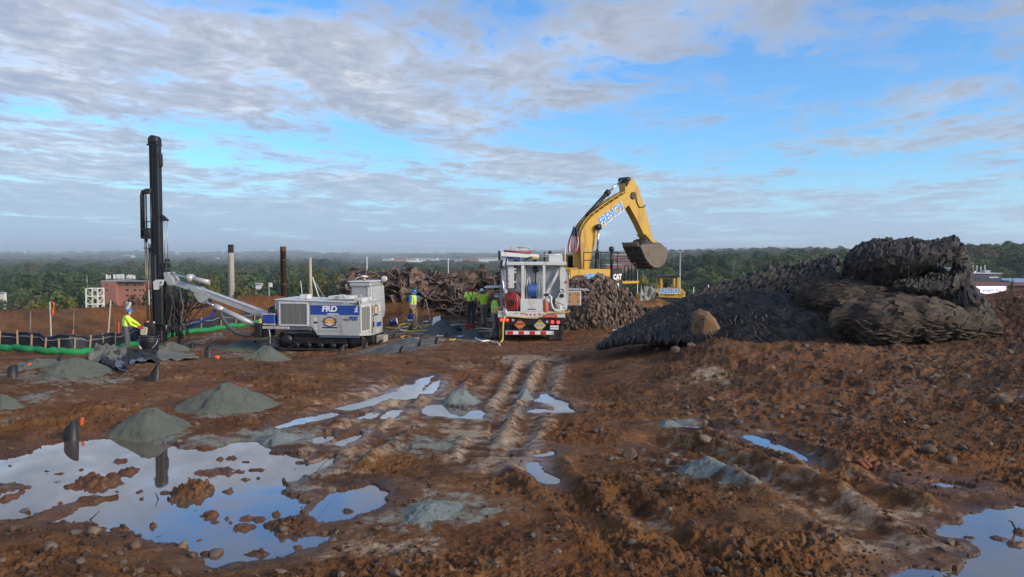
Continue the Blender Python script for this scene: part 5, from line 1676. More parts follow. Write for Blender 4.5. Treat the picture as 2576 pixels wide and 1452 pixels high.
        for k in range(n):
            t = per * k / n
            if t < 2 * Lh: p = Vector((cxs - Lh + t, 0, 2 * R + .02)); a = 0
            elif t < 2 * Lh + math.pi * R: q_ = (t - 2 * Lh) / R; p = Vector((cxs + Lh + R * math.sin(q_), 0, R + .02 + R * math.cos(q_))); a = q_
            elif t < 4 * Lh + math.pi * R: p = Vector((cxs + Lh - (t - 2 * Lh - math.pi * R), 0, .02)); a = math.pi
            else: q_ = (t - 4 * Lh - math.pi * R) / R; p = Vector((cxs - Lh - R * math.sin(q_), 0, R + .02 - R * math.cos(q_))); a = math.pi + q_
            mb = MB(T); mb.box((p.x, y0 + .19, p.z), (per / n * .9, .42, .05), Matrix.Rotation(a, 3, 'Y')); mb.build('track_shoe', RUBBER, tr)
    mb = MB(T); mb.bar((X(684), -.1, Z(849)), (X(757), -.05, Z(864)), .14, .05); mb.build('skid_plate', BLACK, o)
    mb = MB(T); mb.tube([(X(678), -.1, Z(829)), (X(681), -.12, Z(848)), (X(680), -.1, Z(868))], .02, 6); mb.build('drain_hose', GPAINT, o)
    bx('rear_bracket', 932, 952, .6, 1.1, 846, 864, mat('pale_steel', (.36, .32, .27), .6, dirt=MUD, dirt_amt=.4))
    # boom: lower cylinder, main beam, head, tilt cylinder (pixels, depth)
    Q = lambda px, py, y=.75: (XE(px, y), y, ZE(px, py, y))
    X = lambda px: XE(px, .75)
    Z = lambda py: ZE(400, py, .75)
    mb = MB(T); mb.bar(Q(660, 789), Q(487, 726), .34, .26, (0, 0, 1), .02); boom = mb.build('boom', SILVER, o)
    mb = MB(T); mb.bar(Q(640, 776, .56), Q(492, 722, .56), .03, .03); mb.build('boom_edge', WPAINT, boom)
    mb = MB(T); mb.box(Q(684, 795), (.7, .8, .4), b=.05); mb.build('boom_foot', SILVER, boom)
    mb = MB(T); mb.prism([(X(484), Z(722)), (X(500), Z(720)), (X(534), Z(742)), (X(520), Z(762)), (X(507), Z(757))], .5, 1.0); mb.build('boom_knuckle', SILVER, boom)
    mb = MB(T); mb.bar(Q(492, 728), Q(444, 712), .28, .22, b=.02); mb.build('boom_extension', SILVER, boom)
    mb = MB(T); mb.cyl(Q(640, 818, .4), Q(546, 774, .4), .115, seg=14); mb.cyl(Q(560, 781, .4), Q(538, 770, .4), .13, seg=14); mb.build('lift_cylinder', SILVER, boom)
    mb = MB(T); mb.cyl(Q(540, 771, .4), Q(514, 758, .4), .05, seg=10); mb.build('lift_rod', CHROME, boom)
    mb = MB(T); mb.cyl(Q(526, 710, .6), Q(478, 700, .6), .10, seg=14); mb.lathe(Q(472, 700, .42), [(.15, 0), (.15, .36)], 16, (0, 1, 0)); mb.box(Q(478, 694, .6), (.22, .2, .14), b=.03); mb.build('tilt_cylinder', SILVER, boom)
    mb = MB(T); mb.cyl(Q(474, 700, .6), Q(430, 688, .6), .045, seg=10); mb.build('tilt_rod', CHROME, boom)
    mb = MB(T); mb.prism([(X(420), Z(686)), (X(430), Z(684)), (X(441), Z(700)), (X(446), Z(716)), (X(434), Z(718)), (X(424), Z(704))], .5, .66); mb.prism([(X(420), Z(686)), (X(430), Z(684)), (X(441), Z(700)), (X(446), Z(716)), (X(434), Z(718)), (X(424), Z(704))], .86, 1.0); mb.build('link_arm', SILVER, boom)
    mb = MB(T); mb.prism([(X(397), Z(708)), (X(404), Z(703)), (X(423), Z(703)), (X(419), Z(716)), (X(408), Z(728)), (X(398), Z(728))], .42, .50); mb.prism([(X(397), Z(708)), (X(404), Z(703)), (X(423), Z(703)), (X(419), Z(716)), (X(408), Z(728)), (X(398), Z(728))], .9, .98); mb.bar(Q(418, 706), Q(430, 688), .2, .12); hd = mb.build('mast_bracket', WPAINT, boom)
    for px_, py_ in ((404, 711), (403, 720)):
        mb = MB(T); mb.lathe(Q(px_, py_, .415), [(.035, 0), (.035, .02)], 10, (0, -1, 0)); mb.build('pin', BLACK, hd)
    mb = MB(T); mb.tube([Q(552, 781, .3), Q(558, 800, .25), Q(572, 822, .2), Q(594, 838, .15), Q(622, 845, .12), Q(645, 838, .1)], .075, 12); mb.build('dust_hose', mat('grey_hose', (.07, .07, .072), .6), boom)
    mb = MB(T); mb.tube([Q(545, 772, .45), Q(528, 795, .4), Q(500, 812, .4), Q(470, 822, .45)], .05, 10); mb.build('blue_hose', BLUEP, boom)
    # mast
    mast = MB(T)
    mx0, mx1 = X(387), X(408)
    mast.box(((mx0 + mx1) / 2, .75, (Z(835) + Z(364)) / 2), (mx1 - mx0, .26, Z(364) - Z(835)), b=.02)
    ms = mast.build('mast', BLACK, o)
    for px_ in (388.5, 396, 406.5):
        mb = MB(T); mb.box((X(px_), .60, (Z(830) + Z(368)) / 2), (.035, .05, Z(368) - Z(830))); mb.build('mast_rail', mat('oiled_black', (.012, .012, .014), .25), ms)
    mb = MB(T); c = (X(395), .60, Z(353)); mb.lathe(c, [(.10, 0), (.195, 0), (.195, .34), (.10, .34)], 24, (0, 1, 0)); mb.box((X(395), .77, Z(360)), (.40, .34, .12), b=.01); mb.build('crown_sheave', BLACK, ms)
    mb = MB(T); mb.box((X(395), .75, Z(365)), (.47, .36, .05)); mb.build('crown_plate', BLACK, ms)
    mb = MB(T); mb.prism([(X(408), Z(385)), (X(411), Z(389)), (X(411.5), Z(415)), (X(408), Z(422))], .64, .86); mb.build('hose_guide', BLACK, ms)
    mb = MB(T); mb.prism([(X(408), Z(541)), (X(412), Z(541)), (X(424.5), Z(553)), (X(424.5), Z(556)), (X(408), Z(556))], .66, .84); mb.build('rod_bracket', BLACK, ms)
    mb = MB(T); mb.cyl(Q(423, 555), Q(423, 655), .022, seg=8); mb.cyl(Q(415.5, 555), Q(415.5, 660), .016, seg=8); mb.build('feed_line', STEEL, ms)
    mb = MB(T); mb.box(Q(417, 668), (.27, .3, .22), b=.02); mb.box(Q(421, 655), (.13, .2, .12), b=.02); mb.box(Q(417, 680), (.22, .3, .1), b=.02); mb.build('valve_block', BLACK, ms)
    # rod changer on the left of the mast
    rc = MB(T)
    rc.tube([Q(360, 600, .62), Q(360.5, 492, .62), Q(363, 482, .62), Q(372, 478.5, .62), Q(388, 478, .62)], .07, 10)
    rc.box(Q(376, 483, .62), (.34, .16, .16), b=.03)
    carr = rc.build('rod_carousel', BLACK, o)
    for px_ in (366, 371, 383.5): 
        mb = MB(T); mb.cyl(Q(px_, 487, .6), Q(px_ + .5, 610, .6), .03, seg=8); mb.build('guide_tube', BLACK, carr)
    for z in (558, 577, 598): mb = MB(T); mb.box(Q(374, z, .6), (.36 if z > 570 else .3, .28, .10 if z > 570 else .03), b=.01); mb.build('carousel_plate', BLACK, carr)
    mb = MB(T); mb.box(Q(375, 588, .58), (.30, .22, .22), b=.02); mb.build('gripper_box', BLACK, carr)
    mb = MB(T); mb.bar(Q(362, 624, .5), Q(392, 624, .5), .03, .03); mb.bar(Q(376, 625, .55), Q(385, 642, .55), .08, .08); mb.build('gripper_arm', BLACK, carr)
    rodm = mat('drill_rod_steel', (.20, .155, .115), .4, .7, var=.3, scale=3)
    for k, (px_, z0, z1) in enumerate(((366, 600, 808), (369.5, 600, 806), (376, 612, 808), (380, 615, 806), (384, 640, 800))):
        mb = MB(T); mb.cyl(Q(px_, z0, .55 + .03 * k), Q(px_ + 2, z1, .55 + .03 * k), .021 if k != 2 else .026, seg=8); mb.build('drill_rod', rodm, o)
    mb = MB(T); mb.box(Q(391, 690, .7), (.22, .3, 1.6), b=.03); mb.build('drifter', BLACK, ms)
    mb = MB(T); mb.box(Q(402, 760, .72), (.40, .34, 1.9), b=.04); mb.build('feed_cover', BLACK, ms)
    # foot of the mast: dust hood, centraliser, pipes and hanging hoses
    mb = MB(T); mb.prism([(X(368), Z(842)), (X(372), Z(812)), (X(382), Z(808)), (X(394), Z(812)), (X(396), Z(842))], .4, .85); mb.build('dust_hood', RUBBER, o)
    mb = MB(T); mb.prism([(X(366), Z(840)), (X(367), Z(826)), (X(371), Z(820)), (X(382), Z(822)), (X(381), Z(832)), (X(379), Z(841))], .33, .40); mb.build('hood_guard', mat('cream_panel', (.55, .50, .40), .6, dirt=MUD, dirt_amt=.3), o)
    mb = MB(T); mb.lathe(Q(385.5, 811, .45), [(.04, 0), (.04, .05)], 10, (0, -1, 0)); mb.lathe(Q(370, 810, .45), [(.04, 0), (.04, .05)], 10, (0, -1, 0)); mb.build('hood_knob', OFFWHITE, o)
    rr = random.Random(3)
    mb = MB(T); mb.box(Q(428, 765, .8), (.30, .36, 1.25), b=.05); mb.box(Q(440, 742, .8), (.32, .3, .35), b=.05); mb.build('hose_shroud', RUBBER, o)
    for k in range(26):
        xa_ = rr.uniform(410, 470); za_ = rr.uniform(722, 750)
        xb_ = xa_ + rr.uniform(-22, 26); zb_ = rr.uniform(790, 838) if k % 3 else rr.uniform(835, 850)
        yy = rr.uniform(.35, 1.0)
        mid = [Q(xa_ + (xb_ - xa_) * .3 + rr.uniform(-8, 8), za_ + (zb_ - za_) * .4, yy), Q((xa_ + xb_) / 2 + rr.uniform(-12, 12), za_ + (zb_ - za_) * .75, yy - .1), Q(xb_, zb_, yy)]
        mb = MB(T); mb.tube([Q(xa_, za_, yy)] + mid, rr.choice([.018, .022, .03]), 7); mb.build('hydraulic_hose', RUBBER if k % 5 else mat('grey_hose'), o)
    for k in range(9):                                                     # loops slung from mast to boom
        xa_, xb_ = rr.uniform(430, 460), rr.uniform(470, 540); z_ = rr.uniform(735, 765); dip = rr.uniform(770, 818)
        yy = rr.uniform(.4, 1.0)
        mb = MB(T); mb.tube([Q(xa_, z_, yy), Q(xa_ + 6, (z_ + dip) / 2, yy), Q((xa_ + xb_) / 2, dip, yy), Q(xb_ - 6, (z_ + dip) / 2, yy), Q(xb_, z_ - 5, yy)], .026, 8); mb.build('hose_loop', RUBBER, o)
    for px_, z0, z1, r in ((430, 800, 848, .05), (440, 790, 846, .05), (450, 815, 850, .09)):
        mb = MB(T); mb.cyl(Q(px_, z0), Q(px_ + 1, z1), r, seg=10); mb.build('jack_leg', BLACK, o)
    mb = MB(T); mb.box(Q(402, 845, .7), (.34, .4, .45), b=.04); mb.build('mast_foot', BLACK, ms)
    return o


RIG = drill_rig()


# ---- excavator: boom points away to the right, loaded bucket
def excavator():
    D = 40.0; al = RAD(38)
    c = P(1452, 690, D)
    gzv = gz(c.x, D)
    B = Vector((c.x, D, gzv))
    T = Matrix.Translation(B) @ Matrix.Rotation(al, 4, 'Z')
    o = thing('excavator', B, 'large yellow excavator with raised boom and loaded bucket', 'excavator')
    u = Vector((math.cos(al), math.sin(al), 0)); n = Vector((math.sin(al), -math.cos(al), 0))

    def L(px, py, off=0.0):
        """pixel to (along boom, up) on the boom's plane"""
        d = ray(px, py); o_ = Vector((0, 0, CAMZ))
        t = ((B + n * off) - o_).dot(n) / d.dot(n)
        p = o_ + d * t
        return ((p - B).dot(u), p.z - B.z)

    def pr(name, pix, w0, w1, m, par=o):
        mb = MB(T); mb.prism([L(a, b) for a, b in pix], w0, w1); return mb.build(name, m, par)
    pts = [(1453, 676), (1450, 600), (1453, 584), (1462, 566), (1479, 546), (1522, 515), (1562, 488), (1576, 484), (1586, 488), (1588, 500), (1580, 512), (1574, 515), (1540, 544), (1508, 572), (1498, 582), (1490, 598), (1482, 630), (1471, 676)]
    boom = pr('boom', pts, -.30, .30, YPAINT)
    pr('boom_top_plate', [(1479, 545.4), (1522, 514.4), (1562, 487.4), (1562, 486.6), (1522, 513.2), (1479, 544)], -.34, .34, YPAINT, boom)
    pr('boom_back_plate', [(1450, 600), (1453, 584), (1462, 566), (1479, 546), (1478.2, 545), (1461, 565), (1452, 583), (1449, 600)], -.34, .34, YPAINT, boom)
    stick = pr('stick', [(1569, 449), (1573, 446.5), (1585, 450), (1599, 472), (1612, 515), (1627, 571), (1638, 611), (1641, 622), (1634, 626), (1622, 610), (1598, 560), (1574, 515), (1566, 490), (1565, 470)], -.22, .22, YPAINT)
    pr('stick_lug', [(1566, 450), (1569, 446), (1575, 447), (1572, 462), (1567, 470)], -.30, .30, BLACK, stick)
    for px_, py_, r in ((1582, 493, .20), (1571, 452, .12), (1636, 616, .13)):
        a = L(px_, py_); mb = MB(T); mb.cyl((a[0], -.38, a[1]), (a[0], .38, a[1]), r, seg=16); mb.build('pivot_pin', mat('greased_pin', (.06, .05, .035), .5, .4), stick)
    # stick cylinder above the boom
    a, b_, c_ = L(1476, 543), L(1529, 484), L(1568, 451)
    mb = MB(T); mb.cyl((a[0], 0, a[1]), (b_[0], 0, b_[1]), .115, seg=14); mb.cyl((b_[0] - .12, 0, b_[1] - .12), (b_[0] + .05, 0, b_[1] + .05), .16, seg=14); mb.build('stick_cylinder', BLACK, boom)
    mb = MB(T); mb.cyl((b_[0], 0, b_[1]), (c_[0], 0, c_[1]), .06, seg=12); mb.build('stick_rod', CHROME, boom)
    # lift cylinders either side
    for y in (-.52, .52):
        a, b_, c_ = L(1488, 572), L(1485, 632), L(1482, 690)
        mb = MB(T); mb.cyl((a[0], y, a[1]), (b_[0], y, b_[1]), .06, seg=12); mb.build('lift_rod', CHROME, boom)
        mb = MB(T); mb.cyl((b_[0], y, b_[1]), (c_[0], y, c_[1] - .6), .11, seg=14); mb.lathe((a[0], y - .1, a[1]), [(.16, 0), (.16, .2)], 14, (0, 1, 0)); mb.build('lift_cylinder', BLACK, boom)
    # hoses along the top of the boom
    for k, y in enumerate((-.16, -.05, .08, .18)):
        mb = MB(T); mb.tube([(L(*p)[0], y, L(*p)[1] + .06) for p in ((1450, 640), (1449, 604), (1453, 580), (1464, 560), (1480, 542), (1520, 512), (1548, 494), (1566, 485), (1580, 482), (1592, 490))], .028, 7); mb.build('hydraulic_hose', RUBBER if k % 2 else YPAINT, boom)
    for y in (-.26, -.24):
        mb = MB(T); mb.tube([(L(*p)[0], y, L(*p)[1]) for p in ((1583, 485), (1590, 492), (1594, 510), (1600, 522), (1610, 522), (1615, 516))], .022, 7); mb.build('hydraulic_hose', RUBBER, stick)
    for k in range(7):
        t = k / 6; p = (1484 + 74 * t, 540 - 51 * t); a = L(*p)
        mb = MB(T); mb.box((a[0], -.1, a[1] + .03), (.08, .5, .05), Matrix.Rotation(-.6, 3, 'Y')); mb.build('hose_clamp', YPAINT, boom)
    for px_, py_ in ((1608, 498), (1614.5, 519), (1616, 538), (1628, 570)):
        a = L(px_, py_); mb = MB(T); mb.box((a[0], 0, a[1]), (.12, .3, .10)); mb.build('bracket', BLACK, stick)
    # signwriting along the boom's near side: the side plate lies at -y
    a, b_ = L(1498, 563), L(1556, 518)
    ang = math.atan2(b_[1] - a[1], b_[0] - a[0]); Ln = math.hypot(b_[0] - a[0], b_[1] - a[1])
    mid = ((a[0] + b_[0]) / 2, (a[1] + b_[1]) / 2)
    M = T @ Matrix.Translation((mid[0], -.306, mid[1])) @ R90 @ Matrix.Rotation(ang, 4, 'Z')
    letter('lettering', 'FRENCH', .66, M @ Matrix.Translation((.02, -.02, 0)), LITDARK, boom, bold=.045, sx=.80)
    letter('lettering', 'FRENCH', .66, M @ Matrix.Translation((0, 0, .006)), LITBLUE, boom, bold=.018, sx=.80)
    cc = L(1556.5, 523)
    letter('lettering', 'Co.', .22, T @ Matrix.Translation((cc[0], -.306, cc[1])) @ R90 @ Matrix.Rotation(ang, 4, 'Z'), INK, boom)
    # bucket linkage and bucket, curled under the stick
    pr('bucket_link', [(1612, 590), (1618, 588), (1652, 622), (1650, 628), (1640, 622)], -.34, -.24, YPAINT, stick)
    pr('bucket_link', [(1612, 590), (1618, 588), (1652, 622), (1650, 628), (1640, 622)], .24, .34, YPAINT, stick)
    bw = .60
    A = lambda px, py: L(px, py)
    prof = [(1640, 612), (1657, 628), (1656, 642), (1652, 656), (1645, 667), (1634, 673), (1622, 672), (1612, 664), (1602, 650), (1594, 632), (1588, 620)]
    prof = [A(*p) for p in prof]
    # the shell is swept across the bucket's width
    sh = MB(T)
    sh.grid(lambda uu, v: ((lambda i, f: (prof[i][0] * (1 - f) + prof[min(i + 1, 10)][0] * f, -bw + 2 * bw * uu, prof[i][1] * (1 - f) + prof[min(i + 1, 10)][1] * f))(min(9, int(v * 10)), v * 10 - min(9, int(v * 10)))), 6, 10, False)
    bkm = mat('shaded_muddy_bucket_steel', (.045, .04, .036), .8, .2, var=.35, dirt=(.14, .10, .075), dirt_amt=.35)  # muddy steel, base colour darkened for the shell's side turned from the sun
    bk = sh.build('bucket', bkm, o, solid=.06, fix=False)
    sidem = mat('bucket_side_steel', (.14, .112, .085), .7, .1, var=.25, dirt=(.10, .07, .05), dirt_amt=.5)
    for y in (-bw - .03, bw + .03):
        mb = MB(T); mb.prism(prof, y - .03, y + .03); mb.build('bucket_side', sidem, bk)
        mb = MB(T); mb.prism([prof[9], prof[10], (prof[10][0] + .15, prof[10][1] + .1), prof[0], (prof[0][0] + .02, prof[0][1] - .2), (prof[9][0] + .25, prof[9][1] + .15)], y - .045, y + .045); mb.build('side_cutter', sidem, bk)
    cx_ = sum(p[0] for p in prof) / 11; cz_ = sum(p[1] for p in prof) / 11
    for k in range(12):                                                    # wear strips across the shell
        t = .08 + .80 * k / 11; i = min(9, int(t * 10)); f = t * 10 - i
        p = Vector((prof[i][0] * (1 - f) + prof[i + 1][0] * f, 0, prof[i][1] * (1 - f) + prof[i + 1][1] * f)); d = Vector((p.x - cx_, 0, p.z - cz_)).normalized() * .05
        mb = MB(T); mb.bar(p + d + Vector((0, -bw, 0)), p + d + Vector((0, bw, 0)), .07, .07); mb.build('wear_strip', bkm, bk)
    for k in range(6):                                                     # teeth
        y = -bw + .1 + (2 * bw - .2) * k / 5; e = prof[10]; d = Vector((prof[10][0] - prof[8][0], 0, prof[10][1] - prof[8][1])).normalized()
        mb = MB(T); mb.bar((e[0], y, e[1]), (e[0] + d.x * .26, y, e[1] + d.z * .26), .13, .08); mb.build('tooth', sidem, bk)
    mb = MB(T); mb.prism([A(1628, 612), A(1640, 606), A(1652, 620), A(1648, 632), A(1634, 628)], -.30, -.24); mb.prism([A(1628, 612), A(1640, 606), A(1652, 620), A(1648, 632), A(1634, 628)], .24, .30); mb.build('bucket_ear', sidem, bk)
    # heap of rubble in the bucket
    rr = random.Random(8)
    mb = MB(T)
    top = [((prof[10][0]) * (1 - t) + prof[0][0] * t, prof[10][1] * (1 - t) + prof[0][1] * t) for t in (0, 1)]
    mb.grid(lambda uu, v: (top[0][0] * (1 - v) + (top[1][0] - .1) * v, -bw + .05 + (2 * bw - .1) * uu, top[0][1] * (1 - v) + top[1][1] * v - .15 + .45 * math.sin(math.pi * uu) ** .6 * math.sin(math.pi * min(1, v * .92 + .04)) + .13 * rr.uniform(-1, 1)), 16, 16)
    mb.build('rubble_load', mat('dark_rubble', (.045, .038, .034), .9, var=.4, scale=3, bump=1, bscale=6), bk)
    # house
    def hb(name, x0, x1, y0, y1, z0, z1, m, par=o, b=.04):
        mb = MB(T); mb.box(((x0 + x1) / 2, (y0 + y1) / 2, (z0 + z1) / 2), (x1 - x0, y1 - y0, z1 - z0), b=b); return mb.build(name, m, par)
    zt = L(1452, 676)[1]; zl = zt - 1.15
    hs = hb('house', -1.9, .9, -1.55, .35, zl, zt, YPAINT)
    hb('counterweight', -2.6, -1.92, -1.6, 1.6, zl - .1, zt - .25, YPAINT)
    hb('engine_cover', -1.8, -.5, -.6, 1.4, zt + .01, zt + .06, YPAINT)
    cab = hb('cab', -.2, 1.3, .62, 1.5, zl, zt + .75, YPAINT)
    for x0, x1 in ((-.1, .5), (.56, 1.2)):
        hb('cab_window', x0, x1, .60, .615, zt - .2, zt + .65, GLASSM, cab, 0)
    # black side box with the maker's triangle badge, then the handrails
    sb = hb('battery_box', .92, 1.70, -1.62, -.7, zl, zt + .02, BLACK)
    letter('lettering', 'CAT', .36, T @ Matrix.Translation((1.31, -1.63, zt - .42)) @ R90, WINK, sb, bold=.02, sx=.85)
    mb = MB(T); mb.prism([(1.2, zt - .62), (1.42, zt - .62), (1.31, zt - .44)], -1.636, -1.628); mb.build('badge_triangle', YPAINT, sb)
    hb('badge_label', 1.22, 1.42, -1.63, -1.621, zt - .92, zt - .74, WINK, sb, 0)
    letter('lettering', 'FRENCH', .40, T @ Matrix.Translation((-.25, -1.575, zt - .38)) @ R90, LITDARK, hs, bold=.03, sx=.85)
    letter('lettering', 'FRENCH', .40, T @ Matrix.Translation((-.25, -1.582, zt - .37)) @ R90, LITBLUE, hs, bold=.012, sx=.85)
    hb('catwalk', 1.72, 3.0, -1.6, -.9, zl + .35, zl + .5, YPAINT)
    for x0, x1, h in ((1.9, 2.2, .85), (2.45, 2.72, .95), (2.85, 3.0, .5)):
        mb = MB(T); zb = zl + .48; mb.tube([(x0, -1.55, zb), (x0, -1.55, zb + h - .06), (x0 + .05, -1.55, zb + h), (x1 - .05, -1.55, zb + h), (x1, -1.55, zb + h - .06), (x1, -1.55, zb)], .03, 8); mb.build('handrail', BLACK, o)
    mb = MB(T)
    z0, z1 = zt, zt + .85
    for x in (-.9, .3, 1.5): mb.cyl((x, -1.45, z0), (x, -1.45, z1), .025, seg=6)
    for z in (zt + .45, z1): mb.cyl((-.9, -1.45, z), (1.5, -1.45, z), .025, seg=6)
    mb.build('handrail', BLACK, o)
    mb = MB(T); mb.cyl((1.2, -1.3, zt), (1.2, -1.3, zt + .95), .07, seg=10); mb.lathe((1.2, -1.3, zt + .9), [(.1, 0), (.14, .05), (.14, .2), (.06, .26)], 12); mb.build('work_light_post', BLACK, o)
    # undercarriage
    hb('swing_ring', -1.0, .6, -.7, .7, zl - .3, zl, BLACK)
    for y in (-1.5, .95):
        mb = MB(T); Lh, R = 1.7, .48
        pp = [(-.2 + sgn * Lh + R * math.sin(a) * sgn, R + R * math.cos(a)) for sgn, rng in ((1, range(0, 7)), (-1, range(6, -1, -1))) for a in [math.pi * q / 6 for q in rng]]
        mb.prism(pp, y, y + .6); mb.build('track', RUBBER, o)
    hb('track_frame', -1.6, 1.2, -.8, .8, .4, max(.6, zl - .3), BLACK)
    return o, T, zt


EXC, EXT, EXZT = excavator()

# flag on the excavator's house, hanging limp
FSTRIPE_R = mat('flag_red', (.36, .03, .04), .8, var=.1); FSTRIPE_W = mat('flag_white', (.60, .58, .57), .8, var=.06); FNAVY = mat('flag_blue', (.02, .03, .10), .8)
fb = P(1442, 668, 39.3)
fl = thing('flag', fb, 'limp red and white striped flag on a staff beside the boom', 'flag')
tp = P(1444.5, 566, 39.3)
MB().cyl(fb, tp, .02, seg=8).build('staff', STEEL, fl)


def flagpt(a, t):
    """a: along the fly 0..1, t: down the hoist 0..1; hanging in folds"""
    top = P(1445.5, 569, 39.3); bot = P(1439, 634, 39.3)
    p = top.lerp(bot, t)
    wdt = (.07 + .28 * min(1, t * 1.7)) * (1 - .3 * max(0, t - .8) / .2)
    return Vector((p.x + (a - .42) * wdt * 2 + .05 * math.sin(a * 9 + t * 3), p.y + .10 * math.sin(a * 14 + t * 2), p.z - .10 * a))


for k in range(13):
    mb = MB(); a0, a1 = k / 13, (k + 1) / 13
    mb.grid(lambda uu, v, a0=a0, a1=a1: flagpt(a0 + (a1 - a0) * uu, v * (1 if k > 6 else 1)), 2, 14); mb.build('stripe', FSTRIPE_R if k % 2 == 0 else FSTRIPE_W, fl, solid=.006)
mb = MB(); mb.grid(lambda uu, v: flagpt(.05 + .9 * uu, v * .34) + Vector((0, -.03, 0)), 8, 8); mb.build('canton', FNAVY, fl, solid=.006)


# ---- bulldozer from behind
def bulldozer():
    D = 56.0; s = .124 * D / FPX
    g0 = P(1533.4 + 1220 * .124, 651.7 + 960 * .124, D)
    g = Vector((g0.x, D, gz(g0.x, D)))
    T = Matrix.Translation((g.x, D, 0))
    o = thing('bulldozer', g, 'yellow bulldozer seen from behind above a dirt mound', 'bulldozer')
    X = lambda cx: (cx - 1220) * s
    Z = lambda cy: P(1690, 651.7 + cy * .124, D).z

    def bx(name, x0, x1, y0, y1, z0, z1, m, par=o, b=.03):
        mb = MB(T); mb.box(((X(x0) + X(x1)) / 2, (y0 + y1) / 2, (Z(z0) + Z(z1)) / 2), (X(x1) - X(x0), y1 - y0, abs(Z(z0) - Z(z1))), b=b)
        return mb.build(name, m, par)
    mb = MB(T); mb.prism([(X(900), Z(645)), (X(1010), Z(590)), (X(1450), Z(590)), (X(1538), Z(668)), (X(1538), Z(715)), (X(900), Z(715))], 0, 1.1); tank = mb.build('fuel_tank', YPAINT, o)
    mb = MB(T); mb.prism([(X(985), Z(717)), (X(1540), Z(717)), (X(1540), Z(784)), (X(1480), Z(790)), (X(985), Z(772))], .06, 1.0); lo = mb.build('rear_guard', YPAINT, o)
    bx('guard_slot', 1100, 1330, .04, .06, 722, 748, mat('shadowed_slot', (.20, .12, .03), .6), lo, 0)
    letter('lettering', 'FRENCH', .44, onface(T, X(1215) + .015, -.006, Z(652) - .015), LITDARK, tank, bold=.04, sx=.92)
    letter('lettering', 'FRENCH', .44, onface(T, X(1215), -.012, Z(650)), LITBLUE, tank, bold=.012, sx=.92)
    letter('lettering', 'Co.', .12, onface(T, X(1450), -.006, Z(676)), INK, tank)
    letter('lettering', '26', .15, onface(T, X(1425), .05, Z(753)), INK, lo)
    mb = MB(T); mb.lathe((X(1502), .05, Z(757)), [(.06, 0), (.05, .03)], 12, (0, -1, 0)); mb.build('rear_lamp', WINK, lo)
    for x0, x1, y0 in ((1030, 1082, .2), (1372, 1440, .2)):
        bx('canopy_post', x0, x1, y0, y0 + .25, 366, 590, YPAINT); bx('canopy_post', x0 + 8, x1 - 8, 1.7, 1.9, 366, 590, YPAINT)
    bx('canopy_beam', 1083, 1371, .22, .40, 366, 396, YPAINT); bx('canopy_roof', 1022, 1424, .0, 2.1, 336, 365, BLACK)
    bx('seat', 1135, 1235, .9, 1.4, 540, 590, BLACK, b=.05); bx('seat_back', 1150, 1222, .85, 1.0, 480, 545, BLACK, b=.05)
    mb = MB(T); mb.cyl((X(1157), 2.8, Z(590)), (X(1157), 2.8, Z(448)), .07, seg=10); mb.build('exhaust_stack', BLACK, o)
    bx('hood', 1130, 1310, 1.9, 4.4, 575, 720, YPAINT); bx('fender', 900, 1010, .3, 2.0, 655, 700, YPAINT); bx('fender', 1440, 1536, .3, 2.0, 672, 712, YPAINT)
    for x0, x1 in ((890, 1030), (1410, 1550)):
        mb = MB(T); R = .48; zb = g.z
        pp = [(1.5 + sgn * 1.4 + R * math.sin(a) * sgn, zb + R + R * math.cos(a)) for sgn, rng in ((1, range(0, 7)), (-1, range(6, -1, -1))) for a in [math.pi * q / 6 for q in rng]]
        mb.prism(pp, X(x0), X(x1), 'x'); mb.build('track', RUBBER, o)
    bx('chassis', 1030, 1410, .1, 3.5, 786, 930, BLACK)
    mb = MB(T); mb.box((0, 5.0, g.z + .55), (3.3, .2, 1.1), b=.05); mb.build('blade', YPAINT, o)
    return o


bulldozer()
# ------------------------------------------------------------------ heaps, mats, rocks
def cuttings_material(name, a, b):
    m = bpy.data.materials.new(name); m.use_nodes = True
    t = NT(m.node_tree)
    pos = t.n('ShaderNodeNewGeometry').outputs['Position']
    n1 = t.noise(pos, 4, 5, .6); n2 = t.noise(pos, 45, 5, .65)
    c = t.ramp(t.math('ADD', t.math('MULTIPLY', n1, .5), t.math('MULTIPLY', n2, .5)), [(.33, a), (.66, b)])
    c = t.mix(t.math('MULTIPLY', t.smooth(t.noise(pos, 2.2, 5, .65), .58, .70), .6), c, (.12, .075, .045))
    bn = t.n('ShaderNodeBump', ins={'Height': t.math('ADD', n2, t.math('MULTIPLY', t.noise(pos, 160, 3), .5)), 'Strength': 1.0, 'Distance': .05})
    t.n('ShaderNodeOutputMaterial', ins={0: t.n('ShaderNodeBsdfPrincipled', ins={'Base Color': c, 'Roughness': .95, 'Normal': bn})})
    return m


CUT_G = cuttings_material('green_grey_cuttings', (.115, .128, .098), (.20, .215, .17))
CUT_P = cuttings_material('pale_wet_cuttings', (.17, .20, .185), (.33, .37, .345))
CUT_D = cuttings_material('dark_grey_cuttings', (.075, .08, .085), (.14, .15, .15))


